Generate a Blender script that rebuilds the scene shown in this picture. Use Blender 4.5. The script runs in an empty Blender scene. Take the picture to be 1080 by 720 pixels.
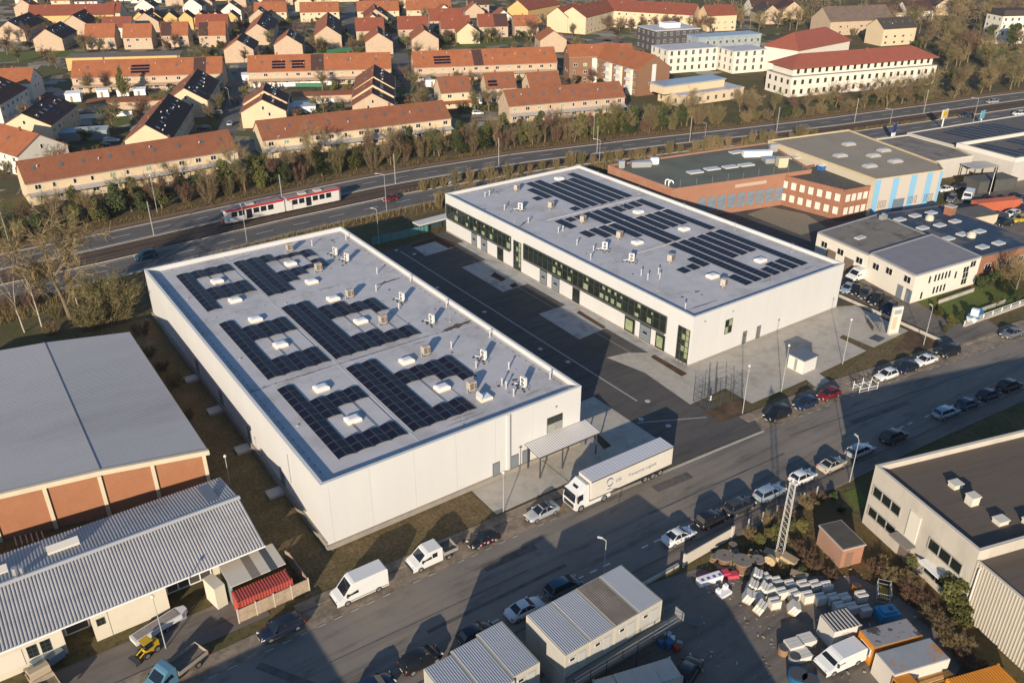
# Aerial view of two white commercial halls with solar arrays, a street, a tram road and a brick-roofed housing estate.
import bpy, bmesh, math, random
from math import radians, sin, cos, pi, hypot, atan2
from mathutils import Vector, Matrix
rnd = random.Random(7)
SC = bpy.context.scene
COL = SC.collection
# ---------------------------------------------------------------- materials
MATS = {}
def _nodes(name):
    m = bpy.data.materials.new(name); m.use_nodes = True
    nt = m.node_tree; b = nt.nodes['Principled BSDF']
    return m, nt, b
def mixc(nt, fac, a, b, mode='MIX'):
    n = nt.nodes.new('ShaderNodeMix'); n.data_type = 'RGBA'; n.blend_type = mode
    for sock, v in ((n.inputs[0], fac), (n.inputs[6], a), (n.inputs[7], b)):
        if hasattr(v, 'is_output'): nt.links.new(v, sock)
        elif isinstance(v, (int, float)): sock.default_value = v
        else: sock.default_value = (*v, 1)
    return n.outputs[2]
def noise(nt, scale, detail=4, rough=.6, stretch=None, rot=0):
    tc = nt.nodes.new('ShaderNodeTexCoord'); n = nt.nodes.new('ShaderNodeTexNoise')
    n.inputs['Scale'].default_value = scale; n.inputs['Detail'].default_value = detail; n.inputs['Roughness'].default_value = rough
    if stretch or rot:
        mp = nt.nodes.new('ShaderNodeMapping'); mp.inputs['Scale'].default_value = stretch or (1, 1, 1)
        mp.inputs['Rotation'].default_value = (0, 0, rot)
        nt.links.new(tc.outputs['Object'], mp.inputs[0]); nt.links.new(mp.outputs[0], n.inputs['Vector'])
    else: nt.links.new(tc.outputs['Object'], n.inputs['Vector'])
    return n.outputs['Fac']
def ramp(nt, fac, lo, hi, a=0.0, b=1.0):
    r = nt.nodes.new('ShaderNodeMapRange'); r.inputs[1].default_value = lo; r.inputs[2].default_value = hi
    r.inputs[3].default_value = a; r.inputs[4].default_value = b
    nt.links.new(fac, r.inputs[0]); return r.outputs[0]
def M(name, col, rough=.75, var=.18, scale=.6, metal=0.0, spec=.4, stretch=None, dirt=None, dscale=.15, dlo=.5, dhi=.7, bump=0, bscale=8, detail=4):
    """plain material: base colour broken up by noise, optional second colour in patches"""
    if name in MATS: return MATS[name]
    m, nt, b = _nodes(name)
    c = mixc(nt, ramp(nt, noise(nt, scale, detail, .65, stretch), .25, .75), [v*(1-var) for v in col], [min(1, v*(1+var)) for v in col])
    if dirt:
        c = mixc(nt, ramp(nt, noise(nt, dscale, 5, .7, stretch), dlo, dhi), c, dirt)
    nt.links.new(c, b.inputs['Base Color'])
    b.inputs['Roughness'].default_value = rough; b.inputs['Metallic'].default_value = metal
    b.inputs['Specular IOR Level'].default_value = spec
    if bump:
        bp = nt.nodes.new('ShaderNodeBump'); bp.inputs['Strength'].default_value = bump; bp.inputs['Distance'].default_value = .1
        nt.links.new(noise(nt, bscale, 3), bp.inputs['Height']); nt.links.new(bp.outputs[0], b.inputs['Normal'])
    MATS[name] = m; return m
def P(name, col, rough=.4, spec=.5, metal=0.0):
    """paint / glass without texture"""
    if name in MATS: return MATS[name]
    m, nt, b = _nodes(name)
    b.inputs['Base Color'].default_value = (*col, 1); b.inputs['Roughness'].default_value = rough
    b.inputs['Specular IOR Level'].default_value = spec; b.inputs['Metallic'].default_value = metal
    MATS[name] = m; return m
def tile(name, col, col2, period=.35, axis='X'):
    """roof tiles / planks / courses: fine rows plus patchy colour"""
    if name in MATS: return MATS[name]
    m, nt, b = _nodes(name)
    c = mixc(nt, ramp(nt, noise(nt, .35, 5, .7), .3, .7), col, col2)
    c = mixc(nt, ramp(nt, noise(nt, 3.2, 2, .5), .35, .65, .75, 1.0), (0.01, .008, .006), c)
    nt.links.new(c, b.inputs['Base Color']); b.inputs['Roughness'].default_value = .85; b.inputs['Specular IOR Level'].default_value = .2
    MATS[name] = m; return m
def brick(name, c1, c2, mortar, scale=1.0):
    if name in MATS: return MATS[name]
    m, nt, b = _nodes(name)
    tc = nt.nodes.new('ShaderNodeTexCoord'); mp = nt.nodes.new('ShaderNodeMapping'); mp.inputs['Rotation'].default_value = (radians(90), 0, 0)
    br = nt.nodes.new('ShaderNodeTexBrick'); br.inputs['Scale'].default_value = scale
    br.inputs['Color1'].default_value = (*c1, 1); br.inputs['Color2'].default_value = (*c2, 1); br.inputs['Mortar'].default_value = (*mortar, 1)
    br.inputs['Brick Width'].default_value = .25; br.inputs['Row Height'].default_value = .08; br.inputs['Mortar Size'].default_value = .01
    nt.links.new(tc.outputs['Object'], mp.inputs[0]); nt.links.new(mp.outputs[0], br.inputs['Vector'])
    c = mixc(nt, ramp(nt, noise(nt, .5, 5, .7), .3, .75, .0, .35), br.outputs['Color'], [v*.55 for v in c1])
    nt.links.new(c, b.inputs['Base Color']); b.inputs['Roughness'].default_value = .9; b.inputs['Specular IOR Level'].default_value = .2
    MATS[name] = m; return m
def ground_mat(name, cols, scales=(.03, .25, 2.5), rough=.95, lohi=((.4, .6), (.4, .65), (.35, .7)), spec=.15, stretch=None, bump=0.0):
    """layered soil / grass / asphalt: base plus up to three noise masked colours"""
    m, nt, b = _nodes(name)
    c = cols[0]
    for k, col in enumerate(cols[1:]):
        lo, hi = lohi[k % len(lohi)]
        c = mixc(nt, ramp(nt, noise(nt, scales[k % len(scales)], 6, .65, stretch), lo, hi), c, col)
    nt.links.new(c, b.inputs['Base Color']) if hasattr(c, 'is_output') else None
    b.inputs['Roughness'].default_value = rough; b.inputs['Specular IOR Level'].default_value = spec
    if bump:
        bp = nt.nodes.new('ShaderNodeBump'); bp.inputs['Strength'].default_value = bump; bp.inputs['Distance'].default_value = .3
        nt.links.new(noise(nt, 1.5, 5, .7), bp.inputs['Height']); nt.links.new(bp.outputs[0], b.inputs['Normal'])
    MATS[name] = m; return m
# ---------------------------------------------------------------- mesh builder
class MB:
    def __init__(s): s.v = []; s.f = []; s.m = []
    def add(s, pts, faces, mi=0):
        n = len(s.v); s.v += [tuple(p) for p in pts]
        for f in faces: s.f.append([n+i for i in f]); s.m.append(mi)
        return s
    def poly(s, pts, mi=0): return s.add(pts, [list(range(len(pts)))], mi)
    def box(s, x0, y0, z0, x1, y1, z1, mi=0, top=None, skip=''):
        p = [(x0,y0,z0),(x1,y0,z0),(x1,y1,z0),(x0,y1,z0),(x0,y0,z1),(x1,y0,z1),(x1,y1,z1),(x0,y1,z1)]
        s.add(p, [[3,2,1,0],[0,1,5,4],[1,2,6,5],[2,3,7,6],[3,0,4,7]], mi); n = len(s.v)-8
        s.f.append([n+4,n+5,n+6,n+7]); s.m.append(mi if top is None else top); return s
    def obox(s, cx, cy, z0, z1, L, W, a=0, mi=0, top=None):
        c, d = cos(a), sin(a)
        return s.prism([(cx+u*c-v*d, cy+u*d+v*c) for u, v in ((-L/2,-W/2),(L/2,-W/2),(L/2,W/2),(-L/2,W/2))], z0, z1, mi, top)
    def prism(s, xy, z0, z1, mi=0, top=None):
        ar = sum(xy[i][0]*xy[(i+1) % len(xy)][1]-xy[(i+1) % len(xy)][0]*xy[i][1] for i in range(len(xy)))
        if ar < 0: xy = xy[::-1]
        n = len(xy); b = len(s.v)
        s.v += [(x, y, z0) for x, y in xy] + [(x, y, z1) for x, y in xy]
        for i in range(n):
            j = (i+1) % n; s.f.append([b+i, b+j, b+n+j, b+n+i]); s.m.append(mi)
        s.f.append([b+n+i for i in range(n)]); s.m.append(mi if top is None else top)
        s.f.append([b+i for i in range(n)][::-1]); s.m.append(mi); return s
    def tube(s, p0, p1, r0, r1=None, n=6, mi=0, cap=True):
        r1 = r0 if r1 is None else r1; p0 = Vector(p0); p1 = Vector(p1); d = (p1-p0)
        if d.length < 1e-6: return s
        d.normalize(); a = d.orthogonal().normalized(); c = d.cross(a); b = len(s.v)
        for p, r in ((p0, r0), (p1, r1)):
            for k in range(n):
                t = 2*pi*k/n; s.v.append(tuple(p+a*(r*cos(t))+c*(r*sin(t))))
        for k in range(n):
            j = (k+1) % n; s.f.append([b+k, b+j, b+n+j, b+n+k]); s.m.append(mi)
        if cap:
            s.f.append([b+n+k for k in range(n)]); s.m.append(mi); s.f.append([b+k for k in range(n)][::-1]); s.m.append(mi)
        return s
    def cyl(s, x, y, z0, z1, r, n=14, mi=0, r1=None): return s.tube((x, y, z0), (x, y, z1), r, r1, n, mi)
    def ribs(s, A, B, C, D, n, dep, mi=0, duty=.5):
        """ribbed sheet metal: A->B across the ribs, A->D along them; ribs rise by dep"""
        A, B, C, D = map(Vector, (A, B, C, D)); nn = (B-A).cross(D-A).normalized()*dep
        if nn.z < 0: nn = -nn
        pr = []
        for k in range(n):
            for t, h in ((k, 0), (k+.5-duty/2+.0, 0), (k+.5-duty/4, 1), (k+.5+duty/4, 1), (k+.5+duty/2, 0)): pr.append((t/n, h))
        pr.append((1, 0)); b = len(s.v)
        for t, h in pr: s.v.append(tuple(A.lerp(B, t)+nn*h)); s.v.append(tuple(D.lerp(C, t)+nn*h))
        for k in range(len(pr)-1): s.f.append([b+2*k, b+2*k+2, b+2*k+3, b+2*k+1]); s.m.append(mi)
        return s
    def mesh(s, name, mats, smooth=False):
        me = bpy.data.meshes.new(name); me.from_pydata(s.v, [], s.f)
        for m in (mats if isinstance(mats, (list, tuple)) else [mats]): me.materials.append(m)
        if s.m: me.polygons.foreach_set('material_index', s.m)
        if smooth: me.polygons.foreach_set('use_smooth', [True]*len(s.f))
        me.update(); return me
    def build(s, name, mats, parent=None, smooth=False, loc=(0,0,0), rz=0):
        return ob(name, s.mesh(name, mats, smooth), parent, loc, rz)
def ob(name, me, parent=None, loc=(0,0,0), rz=0, sc=None, rot=None):
    o = bpy.data.objects.new(name, me); COL.objects.link(o); o.location = loc
    o.rotation_euler = rot or (0, 0, rz); o.parent = parent
    if sc is not None: o.scale = (sc, sc, sc) if isinstance(sc, (int, float)) else sc
    return o
def tag(o, label, cat, group=None, kind=None):
    if label: o['label'] = label
    if cat: o['category'] = cat
    if group: o['group'] = group
    if kind: o['kind'] = kind
    return o
def thing(name, label, cat, loc=(0,0,0), rz=0, group=None, sc=None):
    if len(loc) == 2: loc = (*loc, 0)
    return tag(ob(name, None, None, loc, rz, sc), label, cat, group)
def struct(name, mb, mat): return tag(mb.build(name, mat), None, None, kind='structure')
KIDS = {}
def copy_tree(o, parent=None, kids=None):
    c = o.copy(); COL.objects.link(c); c.parent = parent
    for ch in (kids if kids is not None else list(o.children)): copy_tree(ch, c)
    return c
ORD = ['first','second','third','fourth','fifth','sixth','seventh','eighth','ninth','tenth','eleventh','twelfth','thirteenth','fourteenth','fifteenth','sixteenth','seventeenth','eighteenth','nineteenth','twentieth','twenty-first','twenty-second','twenty-third','twenty-fourth','twenty-fifth','twenty-sixth','twenty-seventh','twenty-eighth','twenty-ninth','thirtieth']
def ang(a, b): return atan2(b[1]-a[1], b[0]-a[0])
def lerp2(a, b, t): return (a[0]+(b[0]-a[0])*t, a[1]+(b[1]-a[1])*t)
def pl(pts, x):
    for (x0, y0), (x1, y1) in zip(pts, pts[1:]):
        if x <= x1: return y0+(y1-y0)*(x-x0)/(x1-x0)
    return pts[-1][1]
# ---------------------------------------------------------------- ground, roads, paving
def asphalt(name, base, light, dark, warm=None):
    m, nt, b = _nodes(name)
    c = mixc(nt, ramp(nt, noise(nt, .09, 6, .7), .35, .7), base, light)
    c = mixc(nt, ramp(nt, noise(nt, .35, 5, .75, (.35, 1.6, 1)), .53, .68, 0, .85), c, dark)
    c = mixc(nt, ramp(nt, noise(nt, 1.0, 4, .6, (.03, .8, 1)), .5, .66, 0, .55), c, dark)
    c = mixc(nt, ramp(nt, noise(nt, .8, 6, .75), .62, .72, 0, .6), c, dark)
    c = mixc(nt, ramp(nt, noise(nt, 14, 2, .6), .3, .7, 0, .35), c, light)
    if warm: c = mixc(nt, ramp(nt, noise(nt, .05, 3, .6), .5, .7, 0, .6), c, warm)
    nt.links.new(c, b.inputs['Base Color']); b.inputs['Roughness'].default_value = .85; b.inputs['Specular IOR Level'].default_value = .25
    MATS[name] = m; return m
A_ST = asphalt('street asphalt', (.155,.137,.118), (.23,.2,.168), (.06,.055,.05), (.26,.215,.165))
A_YD = asphalt('yard asphalt', (.068,.063,.06), (.1,.092,.084), (.038,.036,.036))
A_RD = asphalt('tram road asphalt', (.1,.092,.085), (.15,.135,.12), (.055,.052,.05))
A_OLD = asphalt('old yard asphalt', (.13,.113,.096), (.2,.17,.14), (.05,.045,.04), (.24,.195,.145))
CONC = M('pale concrete', (.4,.365,.31), .9, .12, .8, dirt=(.26,.235,.2), dscale=.25, dlo=.5, dhi=.75)
CONCG = M('grey concrete slabs', (.38,.37,.35), .9, .14, .7, dirt=(.2,.19,.175), dscale=.3)
KERB = M('kerb stone', (.33,.3,.26), .9, .2, 2)
PAVE = M('brown sett paving', (.25,.2,.145), .95, .3, 1.2, dirt=(.13,.1,.07), dscale=.5, dlo=.45, dhi=.65)
WHITE_L = M('worn white marking', (.55,.53,.5), .8, .3, 3)
SOIL = ground_mat('bare soil', [(.1,.06,.036), (.14,.09,.055), (.065,.042,.026)], (.12, .5, 3), bump=.4)
MULCH = ground_mat('dark mulch', [(.05,.03,.02), (.09,.05,.035)], (1.5,))
GRASS = ground_mat('rough grass', [(.16,.112,.058), (.12,.105,.042), (.22,.155,.085), (.075,.056,.028)], (.09, .45, 2.5), bump=.4)
VERGE = ground_mat('dry verge grass', [(.14,.1,.045), (.2,.145,.065), (.085,.075,.028), (.11,.065,.035)], (.08, .5, 3), bump=.4)
LAWN = ground_mat('green lawn', [(.1,.125,.03), (.14,.15,.04), (.075,.1,.025)], (.2, 2))
TRACK = ground_mat('ballast', [(.075,.055,.042), (.11,.08,.06), (.045,.033,.028)], (.3, 3))
GRAVEL_PATH = M('garden path', (.2,.17,.13), .95, .25, 2)
def sheet(name, pts, z, mat, z0=None):
    b = MB()
    if z0 is None: b.poly([(x, y, z) for x, y in ccw(pts)])
    else: b.prism(pts, z0, z)
    return struct(name, b, mat)
def ccw(p):
    a = sum(p[i][0]*p[(i+1) % len(p)][1]-p[(i+1) % len(p)][0]*p[i][1] for i in range(len(p)))
    return p if a > 0 else p[::-1]
def band(name, xs, lo, hi, z, mat, kerb=None):
    b = MB()
    for x0, x1 in zip(xs, xs[1:]):
        p = [(x0, lo(x0)), (x1, lo(x1)), (x1, hi(x1)), (x0, hi(x0))]
        if kerb is None: b.poly([(x, y, z) for x, y in p])
        else: b.prism(p, kerb, z)
    return struct(name, b, mat)
# the land: one sheet out to the horizon
gm, nt_, b_ = _nodes('open land')
c_ = mixc(nt_, ramp(nt_, noise(nt_, .012, 5, .6), .4, .62), (.115,.088,.042), (.075,.08,.028))
c_ = mixc(nt_, ramp(nt_, noise(nt_, .12, 5, .7), .42, .64), c_, (.14,.105,.055))
c_ = mixc(nt_, ramp(nt_, noise(nt_, 1.4, 4, .7), .5, .7), c_, (.05,.045,.02))
nt_.links.new(c_, b_.inputs['Base Color']); b_.inputs['Roughness'].default_value = 1; b_.inputs['Specular IOR Level'].default_value = .1
struct('ground', MB().poly([(-2500,-1500,-.03),(3500,-1500,-.03),(3500,4500,-.03),(-2500,4500,-.03)]), gm)
YN = [(-140,66.5),(-60,65.6),(30,65.2),(55,64.8),(80,63.4),(108,61.5),(138,57.6),(170,53),(260,40),(420,15)]
YS = [(-140,56.4),(-60,55.6),(45,55.2),(60,54.6),(80,53.8),(105,52.2),(130,50.1),(170,45),(260,32),(420,6)]
yn = lambda x: pl(YN, x)
ys = lambda x: pl(YS, x)
XS = [-140,-60,0,30,45,55,60,70,80,95,108,120,138,155,170,200,260,420]
def rng(a, b): return [a]+[x for x in XS if a < x < b]+[b]
band('street', XS, lambda x: ys(x)-2.5, yn, 0, A_ST)
band('parking_strip', rng(-140, 60.5), yn, lambda x: yn(x)+2.8, .012, PAVE)
band('parking_strip', rng(88, 420), yn, lambda x: yn(x)+2.8, .012, PAVE)
band('pavement', rng(-140, 10), lambda x: yn(x)+2.8, lambda x: yn(x)+4.4, .1, PAVE, -.05)
band('pavement', rng(20, 60.5), lambda x: yn(x)+2.8, lambda x: yn(x)+4.2, .1, PAVE, -.05)
band('pavement', rng(88, 420), lambda x: yn(x)+2.8, lambda x: yn(x)+4.6, .1, PAVE, -.05)
band('kerb', rng(60.5, 88), lambda x: yn(x)-.15, lambda x: yn(x)+.2, .05, CONC, -.05)
band('kerb', rng(-140, 420), lambda x: ys(x)-2.7, lambda x: ys(x)-2.5, .1, M('dark kerb', (.12,.105,.09), .9, .3, 2), -.05)
band('pavement', rng(-140, 420), lambda x: ys(x)-4.7, lambda x: ys(x)-2.75, .1, A_OLD, -.05)
mk = MB()
for x in [v*1.9 for v in range(-30, 220)]:
    if not 60 < x < 88 and rnd.random() < .8:
        y = yn(x); mk.poly([(x, y-.1, .012), (x+.9, yn(x+.9)-.1, .012), (x+.9, yn(x+.9)+.1, .012), (x, y+.1, .012)][0:4])
    if rnd.random() < .7 and x < 150:
        y = ys(x); mk.poly([(x, y-.1, .008), (x+1, ys(x+1)-.1, .008), (x+1, ys(x+1)+.1, .008), (x, y+.1, .008)])
struct('road_marking', mk, WHITE_L)
# repairs and joints in the street surface
rp = MB()
for a, b_2, w in (((20,60.2),(44,59.4),.16), ((14,64),(19,56),.9), ((30,58),(48,57.6),.5), ((62,58.8),(86,57.6),.3), ((90,60),(140,53.5),.22), ((66,62),(72,61.6),1.4), ((100,57),(112,55.5),1.0), ((40,62.5),(47,62.2),1.2)):
    d = Vector((b_2[0]-a[0], b_2[1]-a[1])); n_ = Vector((-d.y, d.x)).normalized()*w/2
    rp.poly([(a[0]-n_.x, a[1]-n_.y, .005), (b_2[0]-n_.x, b_2[1]-n_.y, .005), (b_2[0]+n_.x, b_2[1]+n_.y, .005), (a[0]+n_.x, a[1]+n_.y, .005)])
struct('road_patch', rp, M('asphalt repair', (.09,.082,.075), .85, .45, .8))
# the yard between the two halls
sheet('yard', [(64.3,65), (88,63.2), (89.5,66), (86.5,76), (92.7,80), (92.7,158), (64.3,153)], .02, A_YD)
sheet('yard_apron', [(58,69.2), (74.2,67.6), (74.2,84), (64.4,84), (64.4,75.4), (58,75.4)], .03, CONC)
sheet('yard_apron', [(46.5,69.5), (57.9,69.5), (57.9,75.4), (46.5,75.4)], .03, CONC)
for p in ([(81.82, 153.44), (87.52, 153.88), (88.69, 148.27), (81.56, 147.7)], [(84.5, 138.15), (91.87, 138.73), (90.56, 123.77), (84.57, 123.35)], [(84.44, 111.82), (92.69, 111.94), (90.98, 100.48), (84.19, 99.78)]):
    sheet('concrete_bay', p, .028, CONCG)
sheet('forecourt', [(83.87, 92.2), (87.78, 91.45), (92.69, 88), (92.7, 82.33), (131.28, 82.59), (134.67, 80.95), (133.28, 69.22), (122.94, 69), (122.69, 74.9), (121.25, 74.61), (120.94, 68.98), (104.05, 68.64), (92.36, 68.81), (92.33, 70.82), (92.43, 74.16), (84.59, 73.94), (85.55, 84.91)], .026, CONC)
sheet('walkway', [(90.6,83), (92.7,82), (92.7,150), (90.8,150)], .034, CONCG)
sheet('walkway', [(105.14, 69.68), (108.37, 70), (107.59, 66.16), (103.96, 65.89)], .03, CONC)
gut = MB()
for a, b_2, w in (((78.43, 153.15), (78.72, 79.22), .28), ((74.66, 74.78), (83.97, 70.08), .22), ((88.2,84),(88.2,140),.12)):
    d = Vector((b_2[0]-a[0], b_2[1]-a[1])); n_ = Vector((-d.y, d.x)).normalized()*w/2
    gut.poly([(a[0]-n_.x, a[1]-n_.y, .036), (b_2[0]-n_.x, b_2[1]-n_.y, .036), (b_2[0]+n_.x, b_2[1]+n_.y, .036), (a[0]+n_.x, a[1]+n_.y, .036)])
struct('drain_channel', gut, M('drain channel', (.34,.32,.3), .8, .2, 2))
mh = MB()
for p in ((78.03, 154.09), (80.12, 150), (75.23, 132.34), (76.69, 100.87), (77.73, 94.76), (80, 78.31), (75.79, 75.2), (77.84, 71.64), (70.71, 71.82), (99.66, 75.75), (76.83, 118.12)):
    mh.cyl(p[0], p[1], .02, .045, .42, 12)
struct('manhole_cover', mh, M('cast cover', (.42,.4,.37), .7, .2, 3))
# planted beds and verges
for p in ([(81.86, 154.76), (89.34, 156.14), (90.85, 149.81), (87.71, 148.62), (87.43, 153.74), (81.98, 153.32)], [(86.83, 131.2), (88.68, 132.24), (88.53, 128), (87.11, 127.59)], [(87.29, 125.24), (88.98, 125.71), (88.67, 123.99), (87.12, 123.71)]): sheet('planting_bed', p, .04, MULCH)
for p in ([(90.33, 108.16), (91.38, 108.64), (90.97, 100.72), (90.08, 100.45)], [(89.87, 88.19), (90.95, 88.43), (90.91, 80.78), (89.52, 80.65)], [(67.43, 76.57), (68.3, 76.55), (67.85, 72.56), (66.4, 72.47)]): sheet('planting_bed', p, .045, SOIL)
sheet('planting_bed', [(85.43, 74.17), (84.43, 67.92), (88.87, 67.57), (92.37, 68.64), (92.22, 70.73), (85.53, 71.19)], .03, SOIL)
sheet('verge', [(20,69.4), (46.4,69.2), (46.4,75.3), (27,75.4), (26.7,151), (15,151), (19,120), (19.9,92), (20,74)], .01, GRASS)
sheet('verge', [(89.22, 67.33), (103.93, 68.37), (107.34, 65.98), (121.07, 68.89), (122.22, 74.36), (123.03, 69.15), (133.28, 69.22), (133.98, 63.97), (112.3, 65.39), (100.68, 65.46), (88.67, 65.24)], .01, GRASS)
sheet('planting_bed', [(134.92, 84.85), (134.67, 80.95), (133.28, 69.22), (123.72, 66.22), (131.4, 63.27), (134.9, 63.32)], .014, SOIL)
sheet('side_road', [(148.11, 99.69), (155.56, 100.99), (147.1, 83.79), (145.4, 75.44), (142, 64.89), (144.32, 61.03), (133.38, 61.06), (135.94, 66.04), (137.11, 86.46)], .02, A_OLD)
sheet('side_road', [(131,61.8), (147,60), (149,64.5), (137,67)], .11, A_OLD)
sheet('garden', [(145.4, 75.44), (161.39, 72.66), (169.08, 68.36), (161.67, 64.01), (142.82, 64.31)], .015, LAWN)
# brick works yard
sheet('works_yard', [(131,83), (141,83), (145,98), (168,100), (177,108), (177,126), (139,134), (131,140)], .01, A_YD)
sheet('gravel_court', [(157.08, 126.55), (165.84, 127.1), (168.5, 118.54), (164.99, 110.01), (156.25, 110.24)], .016, M('gravel court', (.22,.185,.13), .95, .25, 1.5))
sheet('service_yard', [(176,70), (420,40), (420,112), (300,116), (232,104), (200,104), (196,98), (182,97)], .01, A_OLD)
# left work yard and right goods yard
sheet('work_yard', [(-60,70.1), (17.5,69.7), (17.5,74.5), (-60,75.5)], .012, A_OLD)
sheet('goods_yard', [(48,20), (74,24), (74.5,33), (73.5,37.5), (70,40), (64.5,43), (62.5,44.5), (60,48.5), (52,50.2), (20,51), (5,50), (5,20)], .012, A_OLD)
sheet('rough_ground', [(64,44), (70,40.5), (74.5,36), (76,22), (82,22), (82,43), (84,47.6), (66,49.6)], .008, ground_mat('scrub ground', [(.1,.07,.035), (.14,.1,.045), (.07,.075,.022), (.15,.085,.04)], (.2, .8, 3), bump=.5))
sheet('lawn', [(83.2,44.5), (85.8,44), (88,47.2), (85.2,47.6)], .02, LAWN)
# ---------------------------------------------------------------- the dual carriageway with the tram line
FE = [(-260,180),(-150,190),(-40,198),(8,200),(27,200.6),(65,203.7),(95,204.5),(110,203.8),(141,200.8),(183,192.1),(217,183.8),(247,177.2),(295,168.8),(336,162),(460,138),(700,90)]
fe = lambda x: pl(FE, x)
XR = [-260,-150,-40,8,27,45,65,80,95,110,125,141,160,183,200,217,247,270,295,336,460,700]
band('verge', XR, lambda x: fe(x)-34, lambda x: fe(x)+9, -.006, VERGE)
band('far_carriageway', XR, lambda x: fe(x)-8.6, fe, .012, A_RD)
band('near_carriageway', XR, lambda x: fe(x)-27, lambda x: fe(x)-18, .012, A_RD)
band('track_bed', XR, lambda x: fe(x)-17.3, lambda x: fe(x)-9.2, .03, TRACK)
for off in (-9.2, -17.65): band('kerb', XR, lambda x: fe(x)+off, lambda x: fe(x)+off+.28, .13, M('pale road kerb', (.42,.38,.31), .9, .2, 2), -.05)
band('kerb', XR, lambda x: fe(x)-27.3, lambda x: fe(x)-27, .12, KERB, -.05)
band('kerb', XR, lambda x: fe(x), lambda x: fe(x)+.3, .12, KERB, -.05)
band('cycle_path', XR, lambda x: fe(x)+1.6, lambda x: fe(x)+3.4, .006, M('reddish path', (.2,.12,.075), .9, .2, 1))
rl = MB()
for off in (-10.3, -11.75, -14.4, -15.85):
    for x0, x1 in zip(XR, XR[1:]): rl.prism([(x0, fe(x0)+off), (x1, fe(x1)+off), (x1, fe(x1)+off+.1), (x0, fe(x0)+off+.1)], .03, .16)
struct('rail', rl, P('rail steel', (.16,.12,.1), .45, .5, .6))
mk = MB()
for x in range(-60, 420, 9):
    for off, l in ((-4.3, 4), (-22.5, 4)):
        mk.poly([(x, fe(x)+off, .02), (x+l, fe(x+l)+off, .02), (x+l, fe(x+l)+off+.2, .02), (x, fe(x)+off+.2, .02)])
for off in (-.5, -8.2, -18.5, -26.4):
    for x0, x1 in zip(XR, XR[1:]): mk.poly([(x0, fe(x0)+off, .02), (x1, fe(x1)+off, .02), (x1, fe(x1)+off+.16, .02), (x0, fe(x0)+off+.16, .02)])
struct('road_marking', mk, WHITE_L)
# estate streets and greens
def lane(name, pts, w, z, mat):
    b = MB()
    for (x0, y0), (x1, y1) in zip(pts, pts[1:]):
        d = Vector((x1-x0, y1-y0)); n_ = Vector((-d.y, d.x)).normalized()*w/2
        b.poly([(x0-n_.x, y0-n_.y, z), (x1-n_.x, y1-n_.y, z), (x1+n_.x, y1+n_.y, z), (x0+n_.x, y0+n_.y, z)])
    return struct(name, b, mat)
EST, nt_, b_ = _nodes('garden plots'); tc_ = nt_.nodes.new('ShaderNodeTexCoord'); mp_ = nt_.nodes.new('ShaderNodeMapping'); mp_.inputs['Rotation'].default_value = (0, 0, radians(26)); mp_.inputs['Scale'].default_value = (.16, .11, 1)
vo_ = nt_.nodes.new('ShaderNodeTexVoronoi'); vo_.distance = 'CHEBYCHEV'; vo_.inputs['Scale'].default_value = 1; vo_.inputs['Randomness'].default_value = .8
nt_.links.new(tc_.outputs['Object'], mp_.inputs[0]); nt_.links.new(mp_.outputs[0], vo_.inputs['Vector']); sp_ = nt_.nodes.new('ShaderNodeSeparateColor'); nt_.links.new(vo_.outputs['Color'], sp_.inputs[0])
c_ = mixc(nt_, ramp(nt_, noise(nt_, .3, 5, .7), .4, .65), (.13,.1,.06), (.085,.09,.035))
for ch, lo, hi, col in ((0, .55, .56, (.1,.115,.035)), (1, .62, .63, (.27,.22,.17)), (2, .7, .71, (.07,.055,.035)), (0, .88, .89, (.38,.34,.29))): c_ = mixc(nt_, ramp(nt_, sp_.outputs[ch], lo, hi, 0, .85), c_, col)
c_ = mixc(nt_, ramp(nt_, noise(nt_, 1.1, 5, .7), .5, .68, 0, .8), c_, (.055,.048,.026))
nt_.links.new(c_, b_.inputs['Base Color']); b_.inputs['Roughness'].default_value = 1; b_.inputs['Specular IOR Level'].default_value = .1
sheet('estate_ground', [(-120,222), (40,226), (110,226), (170,217), (215,208), (225,240), (320,260), (420,330), (480,640), (60,760), (-260,420)], .0, EST)
lane('estate_street', [(77.05, 262.46), (135.79, 403.69), (196.56, 561.71)], 6, .02, A_RD)
lane('estate_street', [(148.3, 261.37), (182.06, 342.32), (215.99, 408.55)], 7, .02, A_RD)
lane('estate_street', [(29.09, 363.18), (31.57, 255.9), (47.71, 251.14)], 5, .016, A_RD)
lane('estate_street', [(171.36, 372.69), (261.5, 558.51)], 6, .02, A_RD)
lane('estate_street', [(234.75, 334.24), (303.13, 347.4), (313.08, 279.27)], 8, .02, A_RD)
for p in ([(44.38, 483.55), (71.61, 474.3), (77.46, 450.8), (40.48, 452.86)], [(106.61, 424.17), (157.33, 414.15), (164.16, 396.28), (102.45, 409.37)], [(164.78, 408.92), (195.28, 394.29), (186.73, 380.43), (160.25, 392.7)], [(243.05, 397.21), (268.78, 387), (258.51, 363.96), (224.42, 367.06)], [(327.29, 338.1), (376.45, 311.45), (364.05, 293.52), (314.55, 324.64)], [(476.88, 265.78), (439.99, 205.91), (412.42, 191.82), (431.33, 246.3)], [(53.82, 327.69), (63.48, 331.6), (60.42, 303.23), (46.23, 298.08)]): sheet('green', p, .022, LAWN)
sheet('car_park', [(338.25, 315.28), (359.38, 279.13), (320.1, 256.62), (307.88, 289.1)], .024, A_RD)
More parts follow.
